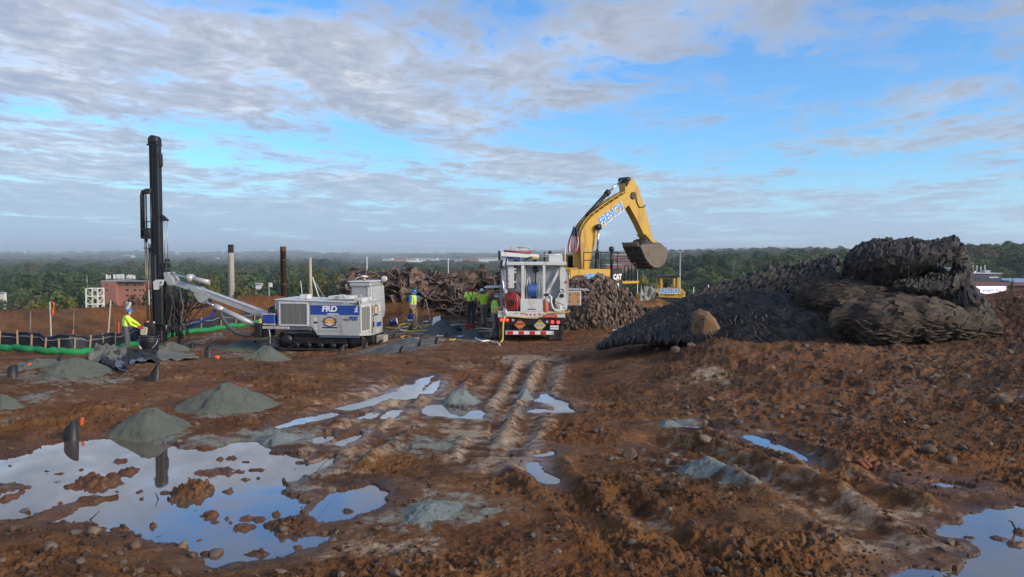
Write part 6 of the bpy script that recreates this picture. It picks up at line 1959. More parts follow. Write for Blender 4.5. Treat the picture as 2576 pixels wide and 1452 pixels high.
def pile(px, bpy_, hw, apex, m, label, seed, flat=1.0):
    f = GP(px, bpy_, GH)
    R = hw * f.y / FPX
    cx_, cy_ = f.x * (1 + R * .8 / f.y), f.y + R * .8
    g0 = gz2(cx_, cy_)
    h = P(px, apex, cy_).z - g0
    h = max(.10, min(h, R * 1.0))
    nr, na = 30, 96
    r = np.linspace(0, 1, nr)[:, None]; a = np.linspace(0, 2 * math.pi, na, endpoint=False)[None]
    wob = 1 + .28 * perlin(np.cos(a) * 1.3 + seed, np.sin(a) * 1.3, seed)
    x = cx_ + r * R * 1.12 * wob * np.cos(a); y = cy_ + r * R * 1.12 * wob * np.sin(a)
    rr = np.broadcast_to(r, x.shape)
    prof = np.where(rr < .12, 1 - rr * rr / .24 * .9, (1 - rr) / .88 * .96) * (1 - .25 * np.sin(rr * math.pi) * (1 - flat))
    z = GH(x, y) - .035 + h * np.clip(prof, 0, 1) ** .95 + .05 * h / .4 * fbm(x, y, .22, 4, seed) * (1 - rr * .6) + .022 * np.abs(perlin(x / .05, y / .05, seed)) * (1.1 - rr) + .10 * h * fbm(x, y, .5, 2, seed + 7) * np.sin(rr * math.pi)
    V = np.stack([x, y, z], -1).reshape(-1, 3)
    i = np.arange(nr * na).reshape(nr, na); j = np.roll(i, -1, 1)
    F = np.stack([i[:-1], i[1:], j[1:], j[:-1]], -1).reshape(-1, 4)
    org = np.array([cx_, cy_, g0]); me = mesh_np('cuttings_pile', V - org, F, True)
    me.materials.append(m)
    o = bpy.data.objects.new('cuttings_pile', me); COL.objects.link(o); o.location = org
    return tag(o, label, 'gravel pile', 'heaps of drill cuttings')


for k, (px, by, hw, ap, m_, lab) in enumerate([
        (378, 1108, 92, 1020, CUT_G, 'steep green-grey cone of drill cuttings at the far edge of the big puddle'), (572, 1038, 112, 957, CUT_G, 'broad green-grey heap of cuttings behind the puddle cone'),
        (197, 952, 88, 897, CUT_G, 'wide grey-green heap below the crumpled black tarp'), (8, 1032, 50, 980, CUT_G, 'dark green cuttings heap cut off by the left edge'),
        (670, 908, 60, 866, CUT_G, 'pointed pale heap in front of the rig tracks'), (612, 884, 52, 853, CUT_G, 'rounded heap just left of the rig tracks'), (90, 930, 85, 906, CUT_G, 'low flat heap near the leftmost black collar'),
        (432, 884, 44, 858, CUT_G, 'small heap right of the black bucket'), (700, 1122, 66, 1082, CUT_P, 'pale wet heap on the right bank of the big puddle'), (1160, 1016, 54, 973, CUT_P, 'pale rounded heap beside the central track pool'),
        (1085, 1312, 105, 1258, CUT_P, 'low pale blue-grey heap in the foreground mud'), (985, 888, 78, 862, CUT_D, 'dark grey heap right of the rig tail'), (1112, 846, 42, 803, CUT_D, 'dark pointed heap among the yellow hoses'),
        (1190, 852, 30, 824, CUT_D, 'small dark heap near the workers boots'), (1030, 866, 60, 846, CUT_D, 'flat dark heap under the yellow hose coils'), (1690, 1078, 46, 1058, CUT_P, 'thin pale patch heap at the top of the right-hand ruts'),
        (1780, 1200, 105, 1158, CUT_P, 'long pale green smear of cuttings between the ruts'), (1320, 1006, 26, 976, CUT_P, 'small pale ridge heap between the wheel ruts'), (560, 880, 40, 868, CUT_G, 'tiny heap beside the orange marker')]):
    pile(px, by, hw, ap, m_, lab, k + 3, .6 if m_ is CUT_P else 1.0)

# black plastic collars over the drill holes
COLLAR = mat('black_collar_plastic', (.016, .015, .015), .55, var=.3, dirt=(.12, .085, .06), dirt_amt=.3)
rc_ = random.Random(21)
for k, (px, by, wd, h, lab) in enumerate([
        (180, 1103, 34, 50, 'tall slanted black collar at the left edge of the big puddle'), (390, 957, 25, 46, 'upright black collar in front of the black bucket'), (32, 951, 24, 34, 'black collar near the left edge beside a grey heap'),
        (523, 898, 17, 32, 'brown-black collar left of the orange marker'), (152, 911, 14, 17, 'short black collar under the green sock'), (482, 879, 10, 17, 'thin black collar right of the grey tarp'), (454, 868, 17, 28, 'dark blue-black collar beside the hanging hoses'),
        (757, 880, 14, 17, 'black collar in front of the rig tracks'), (860, 884, 14, 15, 'slanted black collar below the rig lettering'), (919, 877, 12, 20, 'black collar under the rig tail'), (957, 866, 12, 11, 'low black collar right of the rig tail bracket'),
        (992, 850, 10, 18, 'black collar standing beside the blue drum'), (1009, 888, 12, 18, 'slanted black collar on the dark heap'), (1056, 874, 12, 26, 'leaning black collar in front of the yellow coils'), (1098, 866, 10, 18, 'black collar below the pointed dark heap'),
        (1123, 849, 9, 14, 'small black collar at the loose yellow hose end'), (1033, 834, 12, 22, 'black collar carrying the blue bucket'), (640, 868, 10, 14, 'short black collar under the rig front step')]):
    g = GP(px, by, GH); s = g.y / FPX
    r = wd * s / 2; H = h * s
    mb = MB(); n = 20; lean = Vector((rc_.uniform(-.08, .08), rc_.uniform(-.05, .05), 1))
    cut = rc_.uniform(.45, .75); ph = rc_.uniform(-.6, .8) if k else 0.0
    ringv = []
    for rr_, top in ((r, 0), (r, 1), (r * .88, 1), (r * .88, 0)):
        for q in range(n):
            a = 2 * math.pi * q / n
            hh = (H * (1 - cut * (1 - math.cos(a - ph)) / 2)) if top else -.15
            ringv.append(g + lean * hh + Vector((rr_ * math.cos(a), rr_ * math.sin(a), 0)))
    fs = [(i * n + q, i * n + (q + 1) % n, (i + 1) * n + (q + 1) % n, (i + 1) * n + q) for i in range(3) for q in range(n)]
    mb.add(ringv, fs, True)
    mb.lone('hole_collar', COLLAR, lab, 'pipe', 'black collars over the drill holes', origin=g)


# ---- rocks
def rock_mesh(seed, cuts=2):
    bm = bmesh.new(); bmesh.ops.create_icosphere(bm, subdivisions=cuts, radius=1)
    r = random.Random(seed); off = Vector((r.uniform(0, 99), r.uniform(0, 99), r.uniform(0, 99)))
    pls = [(Vector((r.gauss(0, 1), r.gauss(0, 1), r.gauss(0, 1))).normalized(), r.uniform(.55, .85)) for _ in range(7)]
    for v in bm.verts:
        for n_, d in pls:
            e = v.co.dot(n_) - d
            if e > 0: v.co -= n_ * e * .9
        v.co *= 1 + .16 * mnoise.noise(v.co * 1.7 + off)
    me = bpy.data.meshes.new('rock'); bm.to_mesh(me); bm.free()
    me.polygons.foreach_set('use_smooth', [cuts > 2] * len(me.polygons))
    return me


def stone_material(name, cols):
    m = bpy.data.materials.new(name); m.use_nodes = True
    t = NT(m.node_tree)
    oi = t.n('ShaderNodeObjectInfo'); pos = t.n('ShaderNodeNewGeometry').outputs['Position']
    c = t.ramp(oi.outputs['Random'], [(i / (len(cols) - 1), q) for i, q in enumerate(cols)])
    c = t.mix(1.0, c, t.ramp(t.noise(pos, 12, 6, .65), [(.3, (.6, .58, .55)), (.7, (1.3, 1.28, 1.25))]), 'MULTIPLY')
    c = t.mix(t.math('MULTIPLY', t.smooth(t.noise(pos, 5, 5), .42, .58), .8), c, (.10, .054, .030))
    bn = t.n('ShaderNodeBump', ins={'Height': t.noise(pos, 40, 6, .65), 'Strength': .7, 'Distance': .02})
    t.n('ShaderNodeOutputMaterial', ins={0: t.n('ShaderNodeBsdfPrincipled', ins={'Base Color': c, 'Roughness': .8, 'Normal': bn})})
    return m


STONE = stone_material('field_stone', [(.08, .06, .045), (.14, .10, .068), (.10, .09, .08), (.18, .135, .095), (.13, .08, .055), (.07, .068, .066)])
TANROCK = mat('tan_boulder', (.20, .115, .05), .85, var=.3, scale=3, dirt=(.12, .07, .04), dirt_amt=.5, dirt_scale=2.5, bump=.9, bscale=14)
ROCKS = [rock_mesh(40 + i, 3) for i in range(5)]
SMALL = [rock_mesh(60 + i, 2) for i in range(6)]
for me in ROCKS + SMALL: me.materials.append(STONE)
rk = random.Random(31)


def rock(px, py, rx, label, m=None, group='rocks in the mud', asp=(1, .8, .7), name='rock', sink=.3, meshes=ROCKS):
    g = GD(px, py + rx * .5)
    r = rx * g.y / FPX
    me = rk.choice(meshes)
    if m is not None:
        me = me.copy(); me.materials.clear(); me.materials.append(m)
    o = bpy.data.objects.new(name, me); COL.objects.link(o)
    o.location = g + Vector((0, r * .4, r * asp[2] * (.75 - sink)))
    o.scale = (r * asp[0], r * asp[1], r * asp[2]); o.rotation_euler = (rk.uniform(-.3, .3), rk.uniform(-.3, .3), rk.uniform(0, 6.28))
    return tag(o, label, 'rock', group)


for px, py, r, lab in [(541, 1396, 23, 'round tan rock at the near shore of the big puddle'), (338, 1372, 20, 'flat brown rock on the near shore left of the round rock'), (142, 1218, 10, 'small rock standing in the left part of the puddle'),
                       (491, 1289, 9, 'small tan rock poking out of the puddle middle'), (232, 1340, 20, 'tan stone at the left shore of the puddle'), (60, 1290, 16, 'stone at the left edge of the puddle'), (395, 1355, 13, 'stone between the two near shore rocks'),
                       (2160, 935, 14, 'grey boulder on the right slope below the mats'), (2050, 925, 8, 'yellowish stone on the right slope'), (2000, 915, 6, 'pale stone beside the yellowish one on the slope'), (2340, 1130, 20, 'large grey stone on the right flat'),
                       (2395, 1158, 18, 'angular brown stone right of the large grey one'), (2300, 1115, 10, 'low grey stone left of the large one'), (2530, 1005, 24, 'big tan rock near the right edge'), (1700, 885, 16, 'pinkish rock at the foot of the big mat pile'),
                       (1655, 880, 9, 'pale stone left of the pinkish rock'), (2395, 1365, 15, 'brown rock at the edge of the corner puddle'), (205, 923, 20, 'rust brown rock beside the wide grey heap'), (735, 1000, 9, 'pale cobble right of the broad heap'), (450, 1110, 8, 'cobble at the right foot of the puddle cone'),
                       (1135, 905, 8, 'stone on the track near the truck'), (2250, 1225, 11, 'stone beside the right ruts'), (950, 1330, 10, 'brown cobble below the small lobe puddle'), (1230, 1300, 9, 'cobble right of the pale blue heap'), (2030, 870, 9, 'stone under the mats front edge'),
                       (28, 1330, 14, 'cobble half sunk at the left shore'), (440, 1440, 16, 'muddy cobble at the bottom of the picture'), (120, 1375, 22, 'dark wet rock at the lower left'), (1005, 880, 5, 'stone on the dark heap')]:
    rock(px, py, r, lab)
# the upright boulder in front of the mats
g = GD(1793, 850); s_ = g.y / FPX
bm = bmesh.new(); rb = random.Random(2)
sil = [(1746, 856), (1750, 806), (1758, 786), (1772, 777), (1786, 782), (1802, 800), (1826, 826), (1846, 858)]
for yy, k_ in ((-.30, .52), (-.12, .92), (.12, 1.0), (.40, .7)):
    for a_, b_ in sil:
        bm.verts.new(((a_ - 1793) * k_ * s_ + rb.uniform(-.02, .02), yy + rb.uniform(-.05, .05), (852 - b_) * (.8 + .2 * k_) * s_ - .04 + rb.uniform(-.02, .02)))
hull = bmesh.ops.convex_hull(bm, input=bm.verts)
bmesh.ops.delete(bm, geom=[v for v in bm.verts if not v.link_faces], context='VERTS')
bmesh.ops.subdivide_edges(bm, edges=bm.edges, cuts=2, use_grid_fill=True)
for v in bm.verts: v.co += Vector((1, 1, 1)) * .022 * mnoise.noise(v.co * 7) + Vector((1, .6, .8)) * .02 * mnoise.noise(v.co * 17)
me = bpy.data.meshes.new('boulder'); bm.to_mesh(me); bm.free(); me.materials.append(TANROCK)
o = bpy.data.objects.new('boulder', me); COL.objects.link(o); o.location = (g.x, g.y + .35, gz2(g.x, g.y + .35))
tag(o, 'large upright tan boulder leaning at the front of the rubber mats', 'rock')
# loose stones: the ones that show largest one by one, the rest as gravel
pts = []
for i in range(20000):
    D = math.exp(rk.uniform(math.log(5), math.log(24))); px = rk.uniform(-250, 2830)
    pts.append(((px - PW / 2) / FPX * D, D, px))
pa_ = np.array(pts)
dens = .16 + .84 * (sstep(pa_[:, 2], 1500, 1950) * sstep(pa_[:, 1], 8.2, 10.5) * (1 - sstep(pa_[:, 1], 17, 20))) + .25 * sstep(fbm(pa_[:, 0], pa_[:, 1], 1.5, 2, 71), .1, .4)
z_ = GH(pa_[:, 0], pa_[:, 1])
wetm = np.zeros(len(pa_), bool)
for nm, pg, zw, isl, lo, hi in PUD:
    m_ = (pa_[:, 0] > lo[0]) & (pa_[:, 0] < hi[0]) & (pa_[:, 1] > lo[1]) & (pa_[:, 1] < hi[1]); wetm |= m_ & (z_ < zw + .01)
ok = (np.random.RandomState(4).uniform(0, 1, len(pa_)) < dens) & ~wetm & ~((pa_[:, 2] > 1950) & (pa_[:, 1] > 16.2) & (pa_[:, 2] < 2480))
gx_, gy_, gzz, gpx = pa_[ok, 0], pa_[ok, 1], z_[ok], pa_[ok, 2]
size = np.array([.009 + .024 * rk.random() ** 3 + .04 * (rk.random() ** 16) for _ in gx_])
slope_ = (gpx > 1480) & (gy_ > 8.5)
size = np.where(slope_, size * (1.0 + 1.3 * np.random.RandomState(6).uniform(0, 1, len(size)) ** 3), size)
order = np.argsort(-size / gy_)
V = []; F = []; nv = 0
TINY = [rock_mesh(80 + i, 1) for i in range(6)]
base_v = [np.array([v.co[:] for v in me.vertices]) for me in TINY]; base_f = [np.array([p.vertices[:] for p in me.polygons]) for me in TINY]
for n_, i in enumerate(order):
    e = Euler((rk.uniform(-.6, .6), rk.uniform(-.6, .6), rk.uniform(0, 6.28))); sc_ = Vector((1, rk.uniform(.6, .95), rk.uniform(.4, .8))) * float(size[i]); k = rk.randrange(6)
    loc = Vector((gx_[i], gy_[i], gzz[i] + size[i] * .22))
    if n_ < 240:
        o = bpy.data.objects.new('stone', SMALL[k]); COL.objects.link(o); o.location = loc; o.scale = sc_; o.rotation_euler = e
        side = 'on the stony slope below the rubber mats' if gpx[i] > 1500 and gy_[i] > 8 else ('in the foreground mud' if gy_[i] < 8 else 'on the churned ground between puddle and machines')
        tag(o, 'small loose stone lying ' + side, 'stone', 'loose stones ' + side)
    else:
        Mx = np.array((Matrix.Translation(loc) @ e.to_matrix().to_4x4() @ Matrix.Diagonal((*sc_, 1)))[:3])
        V.append(base_v[k] @ Mx[:, :3].T + Mx[:, 3]); F.append(base_f[k] + nv); nv += len(base_v[k])
me = mesh_np('gravel', np.concatenate(V), np.concatenate(F))
GRAVEL = cuttings_material('loose_gravel', (.055, .038, .027), (.17, .125, .09))
me.materials.append(GRAVEL)
o = bpy.data.objects.new('gravel', me); COL.objects.link(o); tag(o, 'loose gravel strewn over the churned mud', 'gravel', kind='stuff')


# ---- clods of mud, joined
def clods():
    r = np.random.RandomState(14); n = 9000
    D = np.exp(r.uniform(math.log(4.6), math.log(15), n)); px = r.uniform(-250, 2830, n); x = (px - PW / 2) / FPX * D
    dens_ = sstep(fbm(x, D, 1.1, 3, 41), -.05, .35) * (1 - .8 * np.maximum(stain(x, D, PALEW), stain(x, D, GREYW)))
    z = GH(x, D); wet_ = np.zeros(n, bool)
    for nm, pg, zw, isl, lo, hi in PUD:
        m_ = (x > lo[0]) & (x < hi[0]) & (D > lo[1]) & (D < hi[1]); wet_ |= m_ & (z < zw + .015)
    keep = (r.uniform(0, 1, n) < dens_) & ~wet_
    V = []; F = []; nv = 0
    for i in np.nonzero(keep)[0]:
        k = r.randint(6); sz = .012 + .030 * r.uniform() ** 2.5
        e = Euler((r.uniform(-1, 1), r.uniform(-1, 1), r.uniform(0, 6.28)))
        Mx = np.array((Matrix.Translation((x[i], D[i], z[i] + sz * .2)) @ e.to_matrix().to_4x4() @ Matrix.Diagonal((sz, sz * r.uniform(.6, 1), sz * r.uniform(.5, .9), 1)))[:3])
        jit = 1 + .25 * r.normal(size=(len(base_v[k]), 1)) * .6
        V.append((base_v[k] * jit) @ Mx[:, :3].T + Mx[:, 3]); F.append(base_f[k] + nv); nv += len(base_v[k])
    me = mesh_np('mud_clods', np.concatenate(V), np.concatenate(F))
    me.materials.append(cuttings_material('clod_soil', (.055, .026, .014), (.17, .082, .040)))
    o = bpy.data.objects.new('mud_clods', me); COL.objects.link(o); tag(o, 'clods of brown mud thrown up along the ruts', 'mud', kind='stuff')


clods()


# ------------------------------------------------------------------ blasting mats made of tyre strips
def rubber_mat(name, a, b, scale=5.0):
    m = bpy.data.materials.new(name); m.use_nodes = True
    t = NT(m.node_tree)
    pos = t.n('ShaderNodeNewGeometry').outputs['Position']
    vo = t.n('ShaderNodeTexVoronoi', ins={'Vector': pos, 'Scale': 7.0})
    f = t.math('ADD', t.math('MULTIPLY', t.noise(pos, scale, 6, .65), .6), t.math('MULTIPLY', t.n('ShaderNodeSeparateColor', ins={0: vo.outputs['Color']}).outputs[0], .4))
    c = t.ramp(f, [(.30, a), (.68, b)])
    bn = t.n('ShaderNodeBump', ins={'Height': t.noise(pos, 60, 5, .6), 'Strength': .6, 'Distance': .015})
    t.n('ShaderNodeOutputMaterial', ins={0: t.n('ShaderNodeBsdfPrincipled', ins={'Base Color': c, 'Roughness': t.math('ADD', .68, t.math('MULTIPLY', f, .3)), 'Normal': bn})})
    return m


RB_BLACK = rubber_mat('sooty_tyre_rubber', (.0085, .0078, .0075), (.066, .055, .046))
RB_BROWN = rubber_mat('dusty_tyre_rubber', (.014, .010, .008), (.080, .054, .034))
RB_MID = rubber_mat('grey_brown_tyre_rubber', (.010, .009, .009), (.072, .056, .045))
RB_SCRAP = rubber_mat('muddy_scrap_rubber', (.020, .014, .012), (.19, .125, .088), 2.5)
for m_ in (RB_BLACK, RB_BROWN, RB_MID, RB_SCRAP): pass


def strip_mesh(seed, plate=False):
    """a length of cut tread: curved, slightly twisted bar, 1 long (x), 1 thick (y), 1 high (z) before scaling"""
    r = random.Random(seed); n = 5
    ca, cb, tw = r.uniform(.05, .22), r.uniform(-.8, .8), r.uniform(-.5, .5)
    mb = MB(); vs = []
    for i in range(n + 1):
        t = i / n - .5; a = tw * t
        w_ = 1 - .35 * abs(t) * 2 * r.uniform(0, 1)
        for y, z in ((-.5, -.5), (.5, -.5), (.5, .5), (-.5, .5)):
            vs.append((t, (y * math.cos(a) - z * math.sin(a)) * (1 if not plate else 1) + cb * (t * t * 4 - .5), (z * w_ * math.cos(a) + y * math.sin(a)) + ca * (1 - 4 * t * t) * 2))
    fs = [(i * 4 + q, i * 4 + (q + 1) % 4, (i + 1) * 4 + (q + 1) % 4, (i + 1) * 4 + q) for i in range(n) for q in range(4)] + [(3, 2, 1, 0), (n * 4, n * 4 + 1, n * 4 + 2, n * 4 + 3)]
    me = bpy.data.meshes.new('rubber_strip'); me.from_pydata(vs, [], fs)
    bm = bmesh.new(); bm.from_mesh(me); bmesh.ops.recalc_face_normals(bm, faces=bm.faces); bmesh.ops.triangulate(bm, faces=[f for f in bm.faces if len(f.verts) > 4]); bm.to_mesh(me); bm.free()
    return me


def plate_mesh(seed):
    """a torn flat piece of tyre: irregular outline, a little bent"""
    r = random.Random(seed); n = 7; c1, c2 = r.uniform(-.5, .5), r.uniform(-.4, .4)
    ol = [(math.cos(2 * math.pi * k / n + r.uniform(-.25, .25)) * r.uniform(.34, .58), math.sin(2 * math.pi * k / n) * r.uniform(.3, .56)) for k in range(n)]
    f = lambda x, z: (c1 * x * x + c2 * x * z) * 5
    vs = [(x, -.5 + f(x, z), z) for x, z in ol] + [(x, .5 + f(x, z), z) for x, z in ol] + [(0, -.5, 0), (0, .5, 0)]
    fs = [(k, (k + 1) % n, n + (k + 1) % n, n + k) for k in range(n)] + [((k + 1) % n, k, 2 * n, 2 * n) for k in range(n)] + [(n + k, n + (k + 1) % n, 2 * n + 1, 2 * n + 1) for k in range(n)]
    me = bpy.data.meshes.new('rubber_slab'); me.from_pydata(vs, [], [tuple(dict.fromkeys(q)) for q in fs])
    return me


STRIPS = {}
for m_ in (RB_BLACK, RB_BROWN, RB_MID, RB_SCRAP):
    STRIPS[m_.name] = []
    for k in range(6):
        me = strip_mesh(500 + k); me.materials.append(m_); STRIPS[m_.name].append(me)
PLATES = []
for k in range(6):
    me = plate_mesh(900 + k); me.materials.append(RB_SCRAP); PLATES.append(me)
PLV = [np.array([v.co[:] for v in me.vertices]) for me in PLATES]
PLF = [np.array([(*p.vertices, p.vertices[0])[:4] if len(p.vertices) == 3 else p.vertices[:] for p in me.polygons]) for me in PLATES]
PLT = [[tuple(p.vertices) for p in me.polygons] for me in PLATES]
STV = [np.array([v.co[:] for v in me.vertices]) for me in STRIPS[RB_BLACK.name]]
STF = [np.array([p.vertices[:] for p in me.polygons]) for me in STRIPS[RB_BLACK.name]]


def cr1(A, t):
    """Catmull-Rom along the first axis"""
    n = len(A) - 1; x = min(max(t, 0), 1) * n; i = min(int(x), n - 1); f = x - i
    p0 = A[max(i - 1, 0)]; p1 = A[i]; p2 = A[i + 1]; p3 = A[min(i + 2, n)]
    return .5 * (2 * p1 + (p2 - p0) * f + (2 * p0 - 5 * p1 + 4 * p2 - p3) * f * f + (3 * p1 - p0 - 3 * p2 + p3) * f ** 3)


class Sheet:
    def __init__(self, rows, seed, wav, fold):
        self.G = [[np.array(P(*q)) for q in row] for row in rows]; self.s = seed; self.w = wav; self.k = fold

    def __call__(self, u, v):
        if self.w: v = v + self.w * (math.sin(u * 19 + self.s + 2.2 * v) * (.6 + .5 * math.sin(u * 7 + 2)) + .4 * math.sin(u * 43 + v * 5)) * math.sin(min(1, max(0, v)) * math.pi)
        p = cr1([cr1(row, u) for row in self.G], v)
        n1 = mnoise.noise(Vector((u * 4.5 + self.s, v * 3.2, self.s))); n2 = mnoise.noise(Vector((u * 10 + self.s, v * 7, self.s + 5)))
        return p + np.array([.4 * n2, 1.1 * n1, .8 * n1 + .5 * n2]) * self.k

    def frame(self, u, v):
        e = .012
        du = self(min(1, u + e), v) - self(max(0, u - e), v); dv = self(u, min(1, v + e)) - self(u, max(0, v - e))
        lu, lv = np.linalg.norm(du) / (min(1, u + e) - max(0, u - e)), np.linalg.norm(dv) / (min(1, v + e) - max(0, v - e))
        du /= np.linalg.norm(du) + 1e-9; dv /= np.linalg.norm(dv) + 1e-9
        n = np.cross(du, dv); n /= np.linalg.norm(n) + 1e-9
        if n @ (np.array([0, 0, CAMZ + 1.5]) - self(u, v)) < 0: n = -n
        return du, dv, n, lu, lv


def mat_of_strips(name, label, cat, rows, m, mode, L, th, hh, su, sv, singles, seed, wav=.0, tilt=.6, jit=.3, group='rubber blasting mats', backm=None, fold=.11, loose=.05, plates=False):
    """a sheet of tyre strips; rows: control points (px, py, distance) from the front edge up"""
    r = random.Random(seed)
    S_ = Sheet(rows, seed, wav, fold)
    g0 = S_(.5, 0)
    o = thing(name, (float(g0[0]), float(g0[1]), float(g0[2])), label, cat, group)
    bk = MB()
    bk.grid(lambda u, v: Vector(S_(u, v)) - Vector(S_.frame(u, v)[2]) * .05, 26, 16)
    bk.build('backing', backm or m, o, solid=.05, fix=False)
    _, _, _, lu, lv = S_.frame(.5, .5)
    lu = sum(np.linalg.norm(S_((i + 1) / 12, .5) - S_(i / 12, .5)) for i in range(12)); lv = sum(np.linalg.norm(S_(.5, (i + 1) / 12) - S_(.5, i / 12)) for i in range(12))
    nu, nv_ = max(2, int(lu / su)), max(2, int(lv / sv))
    items = []
    for j in range(nv_):
        for i in range(nu):
            u = (i + .5 + (.5 * (j % 2)) + r.uniform(-jit, jit)) / nu; v = (j + .5 + r.uniform(-jit, jit) * .6) / nv_
            if not 0 <= u <= 1: continue
            p = S_(u, v); du, dv, n, _, _ = S_.frame(u, v)
            if mode == 'u': t = du
            elif mode == 'v': t = dv
            elif mode == 'diag': t = du * .75 - dv * .65
            else: t = np.array([r.gauss(0, 1), r.gauss(0, 1), r.gauss(0, .7)])
            if mode == 'rand': n = np.array([r.gauss(0, .8), r.gauss(0, .8), r.gauss(0, .8)]) + n
            else: t = t + np.array([r.gauss(0, loose), r.gauss(0, loose), r.gauss(0, loose)]) * (4 if r.random() < .06 else 1)
            t = t / np.linalg.norm(t); n = n - t * (n @ t); n /= np.linalg.norm(n); b = np.cross(n, t)
            a = tilt + r.gauss(0, .18)
            zax = n * math.cos(a) + b * math.sin(a); yax = np.cross(zax, t)
            sc_ = r.uniform(.35, 1.7) if mode == 'rand' else 1; l_ = sc_ * L * r.uniform(.75, 1.35); h_ = sc_ * hh * r.uniform(.7, 1.4); t_ = th * r.uniform(.7, 1.4)
            off = n * (min(hh, .12) * (.10 + .25 * r.random() + (.5 if r.random() < .05 else 0)))
            items.append((np.stack([t * l_, yax * t_, zax * h_, p + off], 1), r.randrange(6)))
    pick = items if len(items) <= singles else r.sample(items, singles)
    chosen = set(id(q) for q in pick)
    org = np.array(ORG[o.name]); V = []; F = []; nvv = 0
    src, sv_ = (PLATES, PLV) if plates else (STRIPS[m.name], STV)
    for q in items:
        Mx, k = q
        if id(q) in chosen:
            c = bpy.data.objects.new('rubber_slab' if plates else 'rubber_strip', src[k]); COL.objects.link(c); c.parent = o
            M4 = Matrix([list(Mx[0]), list(Mx[1]), list(Mx[2]), [0, 0, 0, 1]]); M4.translation = M4.translation - Vector(org)
            c.matrix_local = M4
        else:
            V.append(sv_[k] @ Mx[:, :3].T + Mx[:, 3] - org)
            F += [tuple(i_ + nvv for i_ in f_) for f_ in (PLT[k] if plates else STF[k].tolist())]; nvv += len(sv_[k])
    if V:
        me = bpy.data.meshes.new('rubber_strips'); me.from_pydata(np.concatenate(V).tolist(), [], F); me.materials.append(m)
        c = bpy.data.objects.new('rubber_strips', me); link(c, o); c['kind'] = 'stuff'
    return o


mat_of_strips('blasting_mat', 'slate black rubber mat sloping down left like thatch', 'blasting mat',
              [[(1498, 872, 19.2), (1640, 856, 17.9), (1800, 862, 17.0), (1990, 868, 16.4), (2120, 862, 16.6)], [(1555, 842, 19.9), (1690, 806, 18.8), (1830, 800, 17.9), (2010, 808, 17.0), (2130, 826, 17.1)], [(1612, 820, 20.8), (1710, 766, 20.2), (1855, 746, 19.4), (2010, 758, 18.4), (2130, 786, 18.0)], [(1655, 813, 21.5), (1735, 766, 21.2), (1865, 750, 20.6), (2020, 764, 19.6), (2130, 790, 19.2)]],
              RB_BLACK, 'diag', .30, .03, .12, .15, .075, 260, 1, tilt=.85, loose=.09)
mat_of_strips('blasting_mat', 'long dark rubber mat behind, climbing toward the top roll', 'blasting mat',
              [[(1690, 778, 20.9), (1790, 758, 20.5), (1890, 762, 19.8), (2060, 780, 18.7)], [(1745, 748, 21.6), (1840, 722, 21.2), (1950, 706, 20.5), (2095, 718, 19.4)], [(1775, 738, 22.4), (1878, 702, 22.0), (2000, 672, 21.3), (2105, 652, 20.6)], [(1785, 742, 23.2), (1890, 708, 23.0), (2015, 678, 22.5), (2115, 660, 21.8)]],
              RB_BLACK, 'v', .30, .06, .10, .11, .16, 200, 2, tilt=.35, loose=.08)
mat_of_strips('blasting_mat', 'smooth brown folded rubber mat with a rounded nose in mid heap', 'blasting mat',
              [[(2045, 800, 17.9), (2110, 812, 17.4), (2210, 800, 17.2), (2360, 790, 17.2)], [(2014, 752, 17.6), (2090, 765, 16.9), (2200, 758, 16.8), (2370, 752, 16.9)], [(2004, 726, 17.8), (2098, 716, 17.3), (2215, 716, 17.2), (2380, 724, 17.3)], [(2022, 708, 18.6), (2112, 694, 18.3), (2228, 696, 18.3), (2390, 706, 18.3)], [(2060, 700, 19.6), (2130, 690, 19.4), (2240, 692, 19.4), (2400, 702, 19.4)]],
              RB_BROWN, 'u', .30, .05, .045, .20, .08, 240, 3, tilt=.9, jit=.2, wav=.012, fold=.16)
mat_of_strips('blasting_mat', 'brown rubber mat with wavy layered edges at the front right', 'blasting mat',
              [[(2115, 856, 16.3), (2220, 866, 15.9), (2340, 860, 15.9), (2500, 852, 16.2)], [(2100, 820, 16.0), (2210, 824, 15.5), (2340, 822, 15.5), (2506, 832, 15.9)], [(2112, 786, 16.2), (2220, 778, 15.8), (2340, 784, 15.8), (2488, 808, 16.1)], [(2158, 766, 16.9), (2262, 752, 16.6), (2360, 764, 16.6), (2462, 788, 16.8)], [(2190, 764, 17.7), (2270, 752, 17.6), (2360, 762, 17.6), (2450, 786, 17.7)]],
              RB_BROWN, 'u', .26, .035, .12, .17, .075, 290, 4, wav=.035, tilt=1.05, jit=.15, backm=RB_BLACK, loose=.03, fold=.14)
mat_of_strips('blasting_mat', 'rolled rubber mat with upright ribs crowning the heap', 'blasting mat',
              [[(2120, 694, 17.9), (2190, 706, 17.2), (2262, 696, 17.0), (2402, 644, 17.2)], [(2128, 662, 17.6), (2194, 656, 16.9), (2282, 648, 16.7), (2410, 626, 17.0)], [(2158, 632, 18.0), (2204, 618, 17.5), (2290, 613, 17.4), (2404, 613, 17.6)], [(2185, 622, 18.9), (2215, 611, 18.7), (2300, 609, 18.7), (2398, 614, 18.9)], [(2195, 632, 19.6), (2222, 624, 19.6), (2300, 622, 19.6), (2396, 626, 19.7)]],
              RB_MID, 'v', .30, .085, .07, .095, .17, 290, 5, tilt=.45, loose=.05, backm=RB_BLACK, fold=.14, jit=.15)
